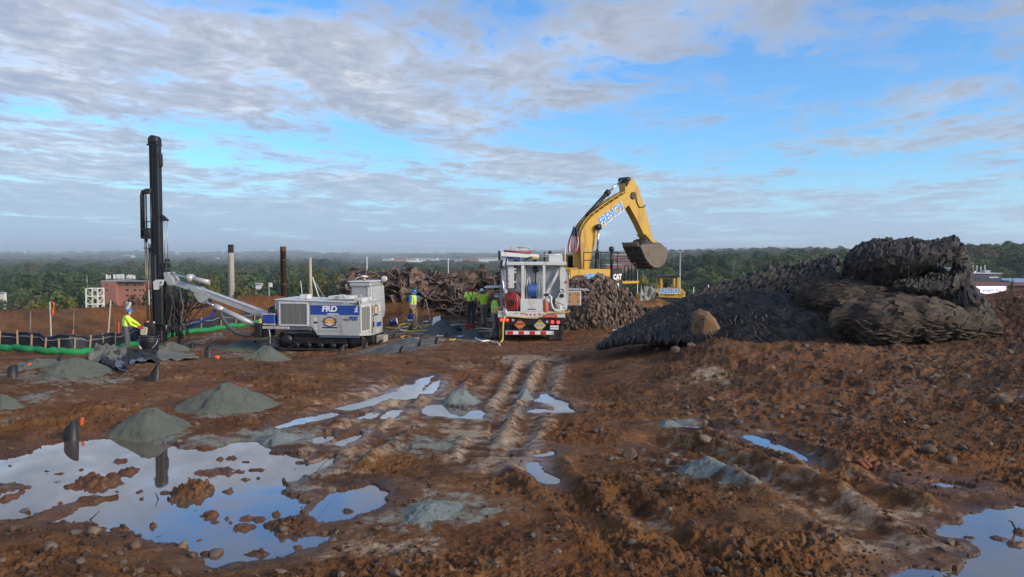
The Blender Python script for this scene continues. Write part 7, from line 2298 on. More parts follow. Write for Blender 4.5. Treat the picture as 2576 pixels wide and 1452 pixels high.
mat_of_strips('blasting_mat', 'lower curl of a rolled mat under the dark hollow', 'blasting mat',
              [[(2240, 742, 17.3), (2312, 750, 16.9), (2375, 744, 16.9), (2432, 708, 17.2)], [(2250, 720, 16.9), (2322, 724, 16.6), (2390, 712, 16.7), (2430, 682, 17.1)], [(2272, 704, 17.3), (2332, 702, 17.3), (2392, 690, 17.4), (2418, 664, 17.7)], [(2290, 706, 18.3), (2340, 706, 18.4), (2390, 696, 18.4), (2412, 672, 18.5)]],
              RB_BLACK, 'v', .24, .07, .07, .09, .14, 120, 6, tilt=.45, fold=.05)
mat_of_strips('blasting_mat', 'ribbed right end of the top roll beside the dark hollow', 'blasting mat',
              [[(2404, 712, 17.2), (2428, 706, 17.4), (2438, 694, 18.2), (2434, 684, 19.0)], [(2406, 668, 17.5), (2424, 658, 17.6), (2434, 656, 18.3), (2430, 656, 19.0)], [(2396, 626, 17.4), (2408, 618, 17.7), (2416, 618, 18.4), (2414, 620, 19.0)]],
              RB_MID, 'u', .22, .07, .07, .12, .085, 70, 7, tilt=.4, fold=.03)
mat_of_strips('blasting_mat', 'small black curled mat at the right end of the heap', 'blasting mat',
              [[(2390, 792, 16.9), (2440, 800, 16.6), (2476, 800, 16.7), (2500, 806, 17.1)], [(2388, 752, 16.9), (2428, 745, 16.7), (2464, 755, 16.8), (2484, 778, 17.1)], [(2394, 724, 17.5), (2422, 716, 17.5), (2448, 728, 17.6), (2470, 764, 17.8)], [(2400, 730, 18.4), (2424, 724, 18.5), (2448, 736, 18.5), (2466, 770, 18.6)]],
              RB_BLACK, 'v', .26, .07, .08, .09, .15, 110, 8, tilt=.5, fold=.05)
# dark filler lumps added under the mats so no gaps show
mb = MB()
for px, py, D, rx, ry, rz in ((2230, 790, 18.9, 1.7, 1.0, .50), (2290, 690, 19.4, .9, .5, .30), (1850, 840, 20.2, 1.3, .7, .28), (2010, 780, 21.0, 1.0, .6, .38)):
    c = P(px, py, D)
    mb.grid(lambda u, v, c=c, rx=rx, ry=ry, rz=rz: c + Vector((rx * math.cos(u * 6.2832) * math.sin(v * math.pi * .98 + .03), ry * math.sin(u * 6.2832) * math.sin(v * math.pi * .98 + .03), -rz * 1.4 * math.cos(v * math.pi))) * (1 + .08 * mnoise.noise(Vector((u * 6, v * 6, rx)))), 20, 12)
mb.lone('heap_core', RB_BLACK, 'dark filler body added inside the heap of mats', 'blasting mat', 'rubber blasting mats')
mat_of_strips('scrap_rubber_heap', 'heap of torn brown rubber slabs along the far berm', 'scrap heap',
              [[(880, 745, 40.2), (1000, 752, 39.6), (1130, 790, 38.6), (1285, 800, 38.0)], [(880, 722, 41), (1000, 715, 40.8), (1140, 740, 40.2), (1285, 742, 40)], [(885, 707, 42.2), (985, 700, 42.2), (1090, 712, 42.2), (1200, 704, 42), (1290, 700, 42)], [(890, 716, 43.5), (985, 708, 43.5), (1110, 718, 43.5), (1290, 706, 43.5)]],
              RB_SCRAP, 'rand', .95, .05, .70, .30, .18, 300, 9, tilt=1.35, jit=.5, group=None, plates=True, fold=.4)
mat_of_strips('scrap_rubber_heap', 'shaggy heap of hanging rubber strips right of the truck', 'scrap heap',
              [[(1425, 812, 33.2), (1490, 826, 32.4), (1560, 822, 32.6), (1660, 806, 33.6)], [(1428, 770, 33.6), (1490, 765, 32.9), (1555, 770, 33.1), (1625, 795, 34.2)], [(1430, 722, 34.3), (1485, 712, 34), (1540, 722, 34.2), (1595, 766, 35)], [(1432, 712, 35.5), (1480, 705, 35.3), (1535, 714, 35.4), (1590, 764, 36)]],
              RB_SCRAP, 'v', .50, .05, .16, .12, .24, 300, 10, tilt=1.1, jit=.5, group=None, loose=.22, fold=.35)
mat_of_strips('scrap_rubber_heap', 'low dark rubber scrap between shaggy heap and dirt mound', 'scrap heap',
              [[(1590, 815, 34), (1660, 812, 34), (1720, 802, 35)], [(1590, 795, 35), (1650, 790, 35.5), (1700, 796, 36)], [(1600, 790, 36), (1650, 785, 36.5), (1690, 796, 37)]],
              RB_BLACK, 'rand', .5, .05, .2, .22, .18, 100, 12, tilt=0, jit=.5, group=None, loose=.2)
# stray curls standing up from the roll
for k, (px, py, D, lab) in enumerate(((2200, 612, 17.6, 'curled rubber tip rising from the left top of the roll'), (2283, 611, 17.5, 'short rubber stub on top of the roll'))):
    c = P(px, py, D); mb = MB()
    if k == 0: mb.tube([c, c + Vector((-.06, 0, .05)), c + Vector((-.04, 0, .10)), c + Vector((.05, 0, .11))], [.03, .028, .024, .012], 7)
    else: mb.box(c + Vector((0, 0, .03)), (.12, .08, .16), Matrix.Rotation(.3, 3, 'Y'), b=.02)
    mb.lone('rubber_scrap', RB_BLACK, lab, 'rubber scrap', 'loose rubber on the roll')
# ------------------------------------------------------------------ fences, small gear, people
FENCE = [(-160, 28.6), (0, 28.3), (60, 28.0), (110, 27.8), (165, 27.7), (220, 28.3), (270, 29.6), (310, 31.0), (350, 32.6), (405, 34.6), (465, 36.3), (540, 37.8), (600, 38.8), (660, 39.8)]
FN = [np.array(A2(a, b)) for a, b in FENCE]


def along(t):
    return cr1(FN, t)


FAB = mat('black_silt_fabric', (.012, .014, .022), .6, var=.3, scale=4, dirt=(.05, .045, .045), dirt_amt=.25)
GREENS = mat('green_sock_mesh', (.010, .20, .060), .75, var=.3, scale=9, bump=.6, bscale=30)
STAKE = mat('weathered_stake', (.36, .25, .15), .85, var=.25, scale=12)
g0 = along(.3)
o = thing('silt_fence', (g0[0], g0[1], gz2(*g0)), 'black fabric silt fence sagging between wooden stakes behind the driller', 'fence')


def fpt(t, h):
    p = along(t); z = gz2(p[0], p[1])
    sag = .10 * math.sin(t * 46) + .06 * math.sin(t * 95 + 1)
    return Vector((p[0] + .04 * math.sin(t * 120 + h * 3), p[1] + .05 * math.sin(t * 75) * h + .05, z - .03 + h * (.66 + .45 * sag)))


mb = MB(); mb.grid(lambda u, v: fpt(u, v), 120, 5); mb.build('fabric', FAB, o, solid=.006, fix=False)
mb = MB(); mb.tube([fpt(i / 120, .80) + Vector((0, -.025, 0)) for i in range(121)], .018, 5); mb.build('hem_band', mat('grey_band', (.20, .21, .25), .6), o)
mb = MB(); mb.tube([fpt(i / 120, 1.0) + Vector((0, -.01, 0)) for i in range(121)], .035, 6); mb.build('top_roll', mat('blue_black_fabric', (.018, .022, .045), .55), o)
for k in range(19):
    t = (k + .4) / 19; p = along(t); z = gz2(p[0], p[1])
    mb = MB(); mb.bar((p[0] - .02, p[1] - .06, z - .1), (p[0] + .05 * math.sin(k * 2.1), p[1] - .04, z + .62 + .1 * math.sin(k)), .045, .045); mb.build('stake', STAKE, o)
g1 = along(.25)
o = thing('erosion_sock', (g1[0], g1[1] - .3, gz2(g1[0], g1[1])), 'bright green mesh sock lying along the foot of the silt fence', 'erosion sock')
mb = MB(); pts = []; rs = []
for i in range(161):
    t = i / 160; p = along(t); q = along(min(1, t + .01)); d = q - p if i < 160 else p - along(t - .01)
    nrm = np.array([d[1], -d[0]]); nrm = nrm / (np.linalg.norm(nrm) + 1e-9)
    a = p + nrm * (.26 + .05 * math.sin(i * .5)); pts.append((a[0], a[1], gz2(a[0], a[1]) + .10)); rs.append(.128 + .007 * math.sin(i * .9) + .005 * math.sin(i * 2.3))
mb.tube(pts, rs, 10); mb.build('sock', GREENS, o)
# chain link fence behind, two tall posts in view
o = thing('chain_link_fence', (*A2(100, 31.5), gz(*A2(100, 31.5))), 'sagging chain link fence at the foot of the dirt berm', 'fence')
cl0, cl1 = np.array(A2(-160, 31)), np.array(A2(285, 33.5))
for k in range(5):
    p = cl0 + (cl1 - cl0) * k / 4; z = gz(*p); mb = MB(); mb.cyl((p[0], p[1], z - .2), (p[0] + .05, p[1], z + 1.15), .022, seg=8); mb.build('post', mat('dull_post', (.16, .15, .14), .6), o)
mb = MB(); Lc = float(np.linalg.norm(cl1 - cl0)); n = int(Lc / .11)
for k in range(-11, n):
    for s_ in (1, -1):
        a, b_ = (k, k + 11) if s_ > 0 else (k + 11, k)
        t0, t1 = a / n, b_ / n
        if min(t0, t1) < 0 or max(t0, t1) > 1: continue
        p, q = cl0 + (cl1 - cl0) * t0, cl0 + (cl1 - cl0) * t1
        mb.cyl((p[0], p[1], gz(*p)), (q[0], q[1], gz(*q) + 1.2), .0035, seg=3, cap=False)
mb.build('wire_mesh', mat('dull_wire', (.10, .095, .09), .6), o)
OR = mat('orange_flagging', (.75, .12, .03), .6, var=.1)
for px, py0, py1, D, lab, rib, lean in ((129, 849, 759, 29.5, 'pale survey lath with an orange ribbon behind the silt fence', 1, -.05), (269, 832, 756, 31.5, 'tall bare pale lath leaning right behind the silt fence', 0, .16)):
    a, b_ = P(px, py0, D), P(px, py1, D); z = gz(a.x, D)
    o = thing('survey_lath', (a.x, D, z), lab, 'stake')
    mb = MB(); mb.bar((a.x, D, z - .1), (b_.x + lean, D, b_.z), .04, .03, (0, 1, 0)); mb.build('lath', mat('pale_lath', (.50, .46, .40), .8), o)
    if rib:
        c = P(px + 1, py1 + 2, D - .04); k = D / FPX
        mb = MB(); mb.grid(lambda u, v: (c.x + (1 + 5 * u + 1.5 * math.sin(v * 5)) * k, c.y + .03 * math.sin(v * 8 + u), c.z - v * 36 * k * (1 - .25 * u)), 3, 10); mb.build('ribbon', OR, o, solid=.006)
for px, py, h, lab in ((298, 824, 14, 'short orange stake beside the silt fence'), (362, 818, 16, 'orange stake beside the driller hands'), (183, 842, 12, 'brown-orange stub behind the sock'), (205, 1090, 16, 'red flag stub beside the tall slanted collar')):
    D = 10.3 if py > 1000 else 31.8; a = P(px, py, D)
    z = gz2(a.x, D) if py > 1000 else gz(a.x, D)
    mb = MB(); mb.bar((a.x, D, z - .05), (a.x + .02, D, z + max(h * D / FPX, P(px, py - h, D).z - z)), .045 if py < 1000 else .03, .03, (0, 1, 0)); mb.lone('marker_stake', OR, lab, 'stake', 'orange marker stakes')
# white bag on a lath behind the driller's head
a = P(322, 776, 31.6); z = gz(a.x, 31.6)
o = thing('marker_lath', (a.x, 31.6, z), 'white bag tied on a lath behind the driller helmet', 'stake')
MB().bar((a.x, 31.6, z), P(319, 754, 31.6), .03, .03, (0, 1, 0)).build('lath', STAKE, o)
mb = MB(); mb.grid(lambda u, v: P(317 + 12 * u + math.sin(v * 6), 760 + 20 * v, 31.5 + .08 * math.sin(u * 6 + v * 3)), 6, 8); mb.build('bag', OFFWHITE, o, solid=.03)


# ---- crumpled sheets
def sheet(name, label, cat, corners, m, amp, seed, n=26, th=.012, group=None, drop=0.0):
    """corners: 4 world points in order; crumpled cloth between them resting on the ground"""
    A_, B_, C_, D_ = [np.array(c) for c in corners]

    def fn(u, v):
        p = (A_ * (1 - u) + B_ * u) * (1 - v) + (D_ * (1 - u) + C_ * u) * v
        nz = mnoise.noise(Vector((u * 3.1 + seed, v * 3.1, seed))) + .5 * mnoise.noise(Vector((u * 8 + seed, v * 8, seed))) + .3 * abs(mnoise.noise(Vector((u * 15, v * 15, seed))))
        e = 1 + .12 * mnoise.noise(Vector((u * 5, v * 5, seed + 9)))
        c = (A_ + B_ + C_ + D_) / 4; p = c + (p - c) * e
        return Vector((p[0], p[1], max(p[2] + amp * (nz + .25), gz2(p[0], p[1]) + .015)))
    mb = MB(); mb.grid(fn, n, n)
    return mb.lone(name, m, label, cat, group, solid=th, fix=False)


def GS(px, py, up=0.0):
    g = GP(px, py, GH); return (g.x, g.y, g.z + up)


def up_at(px, py, D):
    q = P(px, py, D); return (q.x, q.y, q.z)


TARPB = mat('black_tarp', (.014, .013, .013), .7, var=.35, scale=6, dirt=(.08, .065, .055), dirt_amt=.4)
TARPG = mat('grey_green_tarp', (.13, .125, .10), .85, var=.25, scale=5)
TARPS = mat('silver_blue_plastic', (.10, .11, .14), .4, var=.4, scale=9)
bD = GS(372, 892)[1]
sheet('crumpled_tarp', 'black crumpled tarp spread below the bucket', 'tarp', (GS(262, 935), GS(402, 915), up_at(396, 888, bD), up_at(270, 880, bD)), TARPB, .16, 3)
sheet('crumpled_tarp', 'dusty folded tarp left of the driller legs', 'tarp', (GS(222, 912), GS(312, 918), up_at(318, 878, bD), up_at(245, 872, bD)), TARPG, .20, 8)
sheet('tarp_fold', 'black fold of tarp hanging below the dusty one', 'tarp', (GS(255, 925), GS(325, 938), up_at(318, 892, bD - .2), up_at(262, 886, bD - .2)), TARPB, .18, 14, 18)
sheet('plastic_sheet', 'shiny blue-grey plastic bag lying on the black tarp', 'plastic bag', (GS(326, 922, .05), GS(368, 918, .05), up_at(366, 898, bD - .3), up_at(330, 900, bD - .3)), TARPS, .07, 5, 14)
sheet('plastic_sheet', 'grey-blue rolled plastic pointing toward the collar', 'plastic bag', (GS(288, 932, .02), GS(322, 940, .02), GS(322, 930, .08), GS(290, 918, .10)), TARPS, .05, 6, 12)
sheet('ground_mat', 'long grey tarp rolled flat right of the bucket', 'tarp', (GS(392, 908), GS(500, 905), GS(488, 896, .03), GS(394, 893, .10)), TARPG, .06, 11)
sheet('torn_sheet', 'torn grey rubber sheet draped left of the bulldozer', 'tarp', (up_at(1606, 768, 49), up_at(1662, 752, 50), up_at(1626, 722, 50.5), up_at(1610, 740, 50)), mat('pale_torn_rubber', (.22, .21, .18), .8, var=.5, scale=3), .5, 7, 18, .04)
sheet('plastic_sheet', 'scrap of white plastic at the left tip of the black mat', 'plastic bag', (GS(1538, 842), GS(1572, 842), GS(1568, 836, .12), GS(1542, 836, .1)), OFFWHITE, .05, 4, 10)
sheet('plastic_sheet', 'white bag lying left of the pointed dark heap', 'plastic bag', (GS(1086, 822), GS(1108, 822), GS(1108, 812, .30), GS(1090, 812, .25)), OFFWHITE, .05, 9, 10)


# ---- buckets, drum, can
def bucket(loc, r, h, m, label, name='bucket', lid=None, tilt=None, band=None):
    o = thing(name, loc, label, 'bucket')
    T = Matrix.Translation(loc) @ (tilt if tilt is not None else Matrix.Identity(4))
    mb = MB(T); mb.lathe((0, 0, 0), [(r * .86, 0), (r * .92, h * .6), (r * .97, h * .70), (r * 1.0, h), (r * .94, h), (r * .9, h * .7), (r * .8, .02)], 28); mb.build('shell', m, o)
    for z in (.70, .80, .97):
        mb = MB(T); mb.lathe((0, 0, h * z), [(r * .98, 0), (r * 1.06, .008), (r * 1.06, .026), (r * .98, .034)], 28, cap=False); mb.build('rib', m, o)
    pts = [(r * 1.05 * math.cos(a), -r * .25 - r * .9 * math.sin(a) * .55, h * .86 - h * .62 * math.sin(a)) for a in [math.pi * i / 14 for i in range(15)]]
    mb = MB(T); mb.tube(pts, .008, 6); mb.build('bail', STEEL, o)
    c = pts[9]; mb = MB(T); mb.cyl((c[0] - .0, c[1] - .01, c[2]), (pts[11][0], pts[11][1] - .01, pts[11][2]), .018, seg=8); mb.build('grip', OFFWHITE, o)
    if band:
        mb = MB(T); mb.prism([(-r * .62, h * .38), (-r * .8, h * .25) if 0 else (-r * .7, h * .28), (-r * .62, h * .16), (r * .62, h * .16), (r * .7, h * .28), (r * .62, h * .38)], -r * .97, -r * .9); mb.build('label', WINK, o)
        mb = MB(T); mb.box((0, -r * .985, h * .27), (r * .85, .01, h * .10)); mb.build('label_bar', INK, o)
    if lid:
        mb = MB(T); mb.lathe((0, 0, h), [(r * 1.04, 0), (r * 1.04, .03), (r * .2, .035)], 24); mb.build('lid', lid, o)
    return o


gB = Vector(GS(371, 893))
sB = gB.y / FPX
bucket(gB + Vector((0, .1, .02)), 23.5 * sB, 43 * sB, mat('black_pail', (.014, .014, .016), .45, var=.3, dirt=(.07, .06, .05), dirt_amt=.3), 'black pail with a wire bail standing on the tarp')
gc = GP(1033, 834, GH); sc2 = gc.y / FPX
PAILB = mat('blue_pail', (.012, .028, .20), .45, var=.15)
bucket(gc + Vector((0, 0, 22 * sc2)), 8.6 * sc2, 19 * sc2, PAILB, 'blue pail with a white label set on a black collar', band=True)
gd = GP(985, 822, GH); sd2 = gd.y / FPX
bucket(gd + Vector((-.1, .1, .16)), 8.5 * sd2, 18 * sd2, PAILB, 'blue drum with a white lid lying on its side right of the rig', name='drum', lid=WINK, tilt=Matrix.Rotation(RAD(76), 4, 'Y') @ Matrix.Rotation(.3, 4, 'Z'))
gr = GP(1183, 830, GH); sr = gr.y / FPX
o = thing('fuel_can', gr, 'red plastic fuel can lying near the workers feet', 'fuel can')
T = Matrix.Translation(gr + Vector((0, 0, .02))) @ Matrix.Rotation(.2, 4, 'Z')
mb = MB(T); mb.prism([(-.20, 0), (.22, 0), (.22, .17), (.1, .24), (-.2, .20)], -.11, .11); mb.build('body', REDP, o)
mb = MB(T); mb.tube([(-.12, 0, .21), (-.08, 0, .28), (.05, 0, .29), (.09, 0, .24)], .018, 6); mb.build('handle', REDP, o)
mb = MB(T); mb.cyl((.2, 0, .14), (.3, 0, .2), .02); mb.build('spout', BLACK, o)
gk = GP(1148, 838, GH)
mb = MB(); mb.box(gk + Vector((0, 0, .12)), (.42, .3, .26), Matrix.Rotation(.4, 3, 'Z'), b=.06); mb.bar(gk + Vector((-.12, 0, .25)), gk + Vector((.12, 0, .27)), .03, .03); mb.lone('tool_bag', BLACK, 'black tool bag beside the red fuel can', 'bag')


# ---- hoses on the ground
def hose(pix, r, m, label, lift=.03):
    pts = []
    for px, py in pix:
        g = GP(px, py, GH); pts.append(np.array([g.x, g.y, g.z + lift]))
    fine_ = [Vector(cr1(pts, i / 60)) for i in range(61)]
    fine_ = [Vector((p.x, p.y, max(p.z, gz2(p.x, p.y) + r * .7))) for p in fine_]
    mb = MB(); mb.tube(fine_, r, 7); return mb.lone('hose', m, label, 'hose', 'hoses on the ground')


hose([(972, 826), (998, 828), (1006, 820), (1022, 817), (1040, 820), (1048, 826), (1030, 832), (1012, 833), (1004, 828), (1020, 824), (1050, 823), (1060, 828)], .034, HOSEY, 'yellow hose coil looping around the black collar')
hose([(1012, 836), (1035, 836), (1060, 834), (1085, 836), (1110, 842), (1130, 843), (1142, 840), (1138, 836), (1120, 838), (1110, 834), (1130, 830), (1150, 830)], .032, HOSEY, 'yellow hose wandering past the pointed dark heap')
hose([(1105, 836), (1128, 831), (1150, 833), (1148, 829), (1125, 828)], .03, HOSEY, 'short yellow hose loop beside the tool bag')
hose([(1068, 824), (1085, 819), (1100, 815)], .035, HOSEY, 'straight yellow hose end left of the pointed heap')
hose([(1008, 852), (1020, 848), (1036, 852), (1012, 854)], .02, HOSEY, 'thin yellow cord on the dark heap')
hose([(1178, 841), (1188, 842), (1196, 852), (1210, 860), (1235, 861), (1252, 866), (1257, 870)], .034, HOSEW, 'pale hose running from the truck left rear wheel')
hose([(1132, 822), (1150, 819), (1172, 818)], .03, HOSEW, 'short white pipe left of the workers boots')
hose([(1188, 832), (1210, 828), (1235, 830), (1250, 833)], .03, HOSEW, 'white hose lying left of the truck lights')
hose([(1190, 839), (1215, 836), (1245, 835)], .03, HOSEW, 'second white hose lying left of the truck lights')
hose([(1210, 806), (1228, 804), (1250, 806)], .03, HOSEW, 'white pipe behind the white-helmeted worker')
# yellow hose hanging from the truck bed
g5 = GP(1258, 868, GH)
a5 = P(1266, 812, 28.3)
pts = [P(1270, 796, 28.35), a5, P(1265, 840, 28.3), P(1264, 855, 28.3), Vector((P(1259, 868, 27.9).x, 27.9, gz2(P(1259, 868, 27.9).x, 27.9) + .04))]
mb = MB(); mb.tube([Vector(cr1([np.array(p) for p in pts], i / 24)) for i in range(25)], .032, 8); mb.lone('drop_hose', HOSEY, 'yellow hose hanging down at the truck left mud flap', 'hose')
# sticks in and by the puddle
for pix, lab in (([(216, 1300), (222, 1318), (258, 1282)], 'forked twig standing in the lower left of the puddle'), ([(400, 1250), (393, 1238)], 'thin twig beside the round mud island'), ([(2560, 1330), (2540, 1310), (2528, 1306)], 'dark twig in the corner puddle'), ([(300, 1452), (330, 1430), (372, 1400)], 'dark branch in the bottom left mud'), ([(2070, 928), (2105, 900)], 'thin stick on the stony slope')):
    g = PZ(*pix[0], .02) if pix[0][1] > 1000 else Vector(GS(*pix[0])); s_ = g.y / FPX
    pp = [g] + [g + Vector(((q[0] - pix[0][0]) * s_, -.02 * k, -(q[1] - pix[0][1]) * s_ * .9 + .01)) for k, q in enumerate(pix[1:], 1)]
    pp[0] = g - Vector((0, 0, .04))
    mb = MB(); mb.tube(pp, [.008] * (len(pp) - 1) + [.003], 5); mb.lone('twig', mat('dark_twig', (.03, .022, .018), .9), lab, 'twig')
# broken root by the right ruts
g = GD(2180, 1182); s_ = g.y / FPX
mb = MB(); rr = random.Random(6)
for k in range(7):
    a = rr.uniform(-.5, 3.4); l = rr.uniform(20, 46) * s_
    b0 = g + Vector((rr.uniform(-20, 20) * s_, rr.uniform(-.05, .08), .0)); mb.tube([b0, b0 + Vector((math.cos(a) * l * .5, .02, .05 + abs(math.sin(a)) * l * .4)), b0 + Vector((math.cos(a) * l, .04, abs(math.sin(a)) * l * .75 + .02))], [.035, .028, .012], 6)
mb.lone('broken_root', mat('red_brown_wood', (.16, .055, .026), .85, var=.35, scale=20), 'broken reddish wood lying by the right-hand ruts', 'wood')
for px, py, lab in ((547, 898, 'orange marker ball beside the black collar'), (76, 918, 'orange scrap left of the rust brown rock'), (290, 905, 'pink-orange scrap on the black tarp')):
    g = Vector(GS(px, py + 5)); r = 5.5 * g.y / FPX
    o = bpy.data.objects.new('orange_scrap', SMALL[2].copy()); o.data.materials.clear(); o.data.materials.append(OR); COL.objects.link(o); o.location = g + Vector((0, 0, r * .6)); o.scale = (r, r, r * 1.1); tag(o, lab, 'marker', 'orange scraps')
rl = random.Random(9)
for k in range(14):
    px, py = rl.uniform(1010, 1260), rl.uniform(806, 862); g = Vector(GS(px, py))
    sheet('litter', ['torn white wrapper', 'crumpled pale paper', 'yellowish scrap of tape'][k % 3] + ' on the ground between rig and truck', 'litter', (g + Vector((-.12, -.05, .02)), g + Vector((.12, -.06, .02)), g + Vector((.14, .10, .05)), g + Vector((-.1, .1, .04))), OFFWHITE if k % 3 else HOSEY, .04, k + 20, 6, .008, 'litter: ' + ['wrappers', 'paper', 'tape'][k % 3])


# ------------------------------------------------------------------ people
SKIN = mat('skin', (.40, .21, .14), .6, var=.08)
HIVIS = mat('hi_vis_yellow', (.62, .88, .04), .7, var=.12, scale=9)
HIVIS2 = mat('hi_vis_lime', (.52, .86, .08), .7, var=.12, scale=9)
REFL = mat('reflective_tape', (.55, .56, .54), .4)


def ball(mb, c, rx, ry, rz, n=10):
    c = Vector(c)
    mb.grid(lambda u, v: c + Vector((rx * math.cos(u * 6.28319) * math.sin(v * math.pi), ry * math.sin(u * 6.28319) * math.sin(v * math.pi), -rz * math.cos(v * math.pi))), n, n)


def loft(mb, rings, n=16):
    """rings: (centre, half width, half depth, yaw)"""
    vs = []
    for c, rx, ry, yw in rings:
        for k in range(n):
            a = 2 * math.pi * k / n; x, y = rx * math.cos(a), ry * math.sin(a)
            vs.append(Vector(c) + Vector((x * math.cos(yw) - y * math.sin(yw), x * math.sin(yw) + y * math.cos(yw), 0)))
    m = len(rings)
    fs = [(i * n + k, i * n + (k + 1) % n, (i + 1) * n + (k + 1) % n, (i + 1) * n + k) for i in range(m - 1) for k in range(n)]
    fs += [tuple(range(n))[::-1], tuple((m - 1) * n + k for k in range(n))]
    mb.add(vs, fs, True)


def fuse(o, vox):
    m = o.modifiers.new('fuse', 'REMESH'); m.mode = 'VOXEL'; m.voxel_size = vox; m.use_smooth_shade = True
    s_ = o.modifiers.new('soft', 'SMOOTH'); s_.iterations = 3; s_.factor = .5


def person(label, loc, H, face, J, shirt, sleeve, pants, helmet, vest=None, gloves=None, boots=None, beard=False, muffs=False, susp=False, brim='cap'):
    """J: joints in metres for a 1.75 m figure, x right in the picture, y away, z up; face: yaw of the facing direction (0 = +x, 90 = away)"""
    T = Matrix.Translation(loc) @ Matrix.Scale(H / 1.75, 4)
    o = thing('person', loc, label, 'person')
    f = Vector((math.cos(RAD(face)), math.sin(RAD(face)), 0)); rt_ = Vector((f.y, -f.x, 0)); yw = math.atan2(rt_.y, rt_.x)
    V = {k: Vector(v) for k, v in J.items()}
    pel, ch, nk, hd = V['pelvis'], V['chest'], V['neck'], V['head']
    sh = {s_: ch + Vector((0, 0, .12)) + rt_ * (.19 * s_) for s_ in (1, -1)}
    hp = {s_: pel + rt_ * (.095 * s_) - Vector((0, 0, .05)) for s_ in (1, -1)}

    def limbs(mb, infl, part):
        if part in ('body', 'shirt'):
            loft(mb, [(pel - Vector((0, 0, .02)), .165 + infl, .115 + infl, yw), (pel.lerp(ch, .35), .150 + infl, .110 + infl, yw), (pel.lerp(ch, .7), .170 + infl, .118 + infl, yw), (ch + Vector((0, 0, .03)), .185 + infl, .12 + infl, yw), (ch + Vector((0, 0, .12)), .165 + infl, .095 + infl, yw), (ch.lerp(nk, .8) + Vector((0, 0, .02)), .075 + infl, .068 + infl, yw)])
            for s_, k in ((1, 'R'), (-1, 'L')):
                el, wr = V['el' + k], V['wr' + k]
                ball(mb, sh[s_], .062 + infl, .062 + infl, .062 + infl)
                if part == 'body' or sleeve == 'long':
                    mb.tube([sh[s_], el, wr], [.055 + infl, .043 + infl, .030 + infl * .8], 10); ball(mb, el, .044 + infl, .044 + infl, .044 + infl)
                else:
                    e2 = sh[s_].lerp(el, .68); mb.tube([sh[s_], e2], [.060 + infl, .060 + infl * 1.3], 10)
        if part in ('body', 'pants'):
            loft(mb, [(pel - Vector((0, 0, .10)), .155 + infl, .115 + infl, yw), (pel + Vector((0, 0, .02)), .165 + infl, .12 + infl, yw), (pel + Vector((0, 0, .09)), .158 + infl, .115 + infl, yw)])
            for s_, k in ((1, 'R'), (-1, 'L')):
                kn, an = V['kn' + k], V['an' + k]
                mb.tube([hp[s_], hp[s_].lerp(kn, .5), kn, kn.lerp(an, .45), an], [.088 + infl, .078 + infl, .056 + infl, .054 + infl * 1.2, .042 + infl * 1.7], 12); ball(mb, hp[s_], .09 + infl, .09 + infl, .09 + infl); ball(mb, kn, .057 + infl, .057 + infl, .057 + infl)
    # body: one continuous figure with head, hands and feet
    mb = MB(T); limbs(mb, 0, 'body')
    mb.tube([ch.lerp(nk, .5), nk, hd - Vector((0, 0, .05))], [.062, .055, .055], 10)
    ball(mb, hd, .078, .078, .112, 14); ball(mb, hd + f * .022 - Vector((0, 0, .055)), .060, .060, .055)
    ball(mb, hd + f * .092 - Vector((0, 0, .012)), .016, .016, .022, 6)
    for s_ in (1, -1):
        ball(mb, hd + rt_ * (.08 * s_) - Vector((0, 0, .01)), .016, .022, .03, 6)
    for s_, k in ((1, 'R'), (-1, 'L')):
        el, wr = V['el' + k], V['wr' + k]; d = (wr - el).normalized()
        side = d.cross(Vector((0, 0, 1))); side = side.normalized() if side.length > .1 else rt_.copy()
        inn = side.cross(d).normalized() * (1 if d.z > -.5 else 1)
        pm = wr + d * .045
        mb.tube([wr, wr + d * .04, wr + d * .085], [.028, .040, .038], 8)
        for q, ln in enumerate((.062, .074, .070, .055)):
            b0 = wr + d * .08 + side * (-.028 + .0187 * q); k1 = b0 + d * ln * .45 - inn * .004; k2 = k1 + d * ln * .35 - inn * .022; k3 = k2 + d * ln * .12 - inn * .022
            mb.tube([b0, k1, k2, k3], [.0115, .011, .0105, .009], 6)
        t0 = wr + d * .035 - side * .03; mb.tube([t0, t0 - side * .028 + d * .02 - inn * .008, t0 - side * .034 + d * .048 - inn * .02], [.015, .0125, .0105], 6)
        an = V['an' + k]; tf = Vector(V.get('toe' + k, f * .18)); tf.z = 0; tf = tf.normalized()
        mb.tube([an, an - Vector((0, 0, .05)) + tf * .06, an - Vector((0, 0, .065)) + tf * .17], [.045, .048, .036], 8)
    body = mb.build('body', SKIN, o); fuse(body, .0105 * H / 1.75)
    mb = MB(T); limbs(mb, .016, 'shirt'); x = mb.build('shirt', shirt, o); fuse(x, .016)
    mb = MB(T); limbs(mb, .018, 'pants'); x = mb.build('trousers', pants, o); fuse(x, .016)
    for s_, k in ((1, 'R'), (-1, 'L')):
        an = V['an' + k]; tf = Vector(V.get('toe' + k, f * .18)); tf.z = 0; tf = tf.normalized()
        mb = MB(T); mb.tube([an + Vector((0, 0, .10)), an, an - Vector((0, 0, .03))], [.060, .060, .062], 10); mb.tube([an - Vector((0, 0, .045)) - tf * .05, an - Vector((0, 0, .04)) + tf * .06, an - Vector((0, 0, .052)) + tf * .17], [.05, .056, .045], 10)
        x = mb.build('boot', boots or mat('dark_boot', (.035, .03, .027), .8, dirt=(.12, .075, .045), dirt_amt=.5), o); fuse(x, .016)
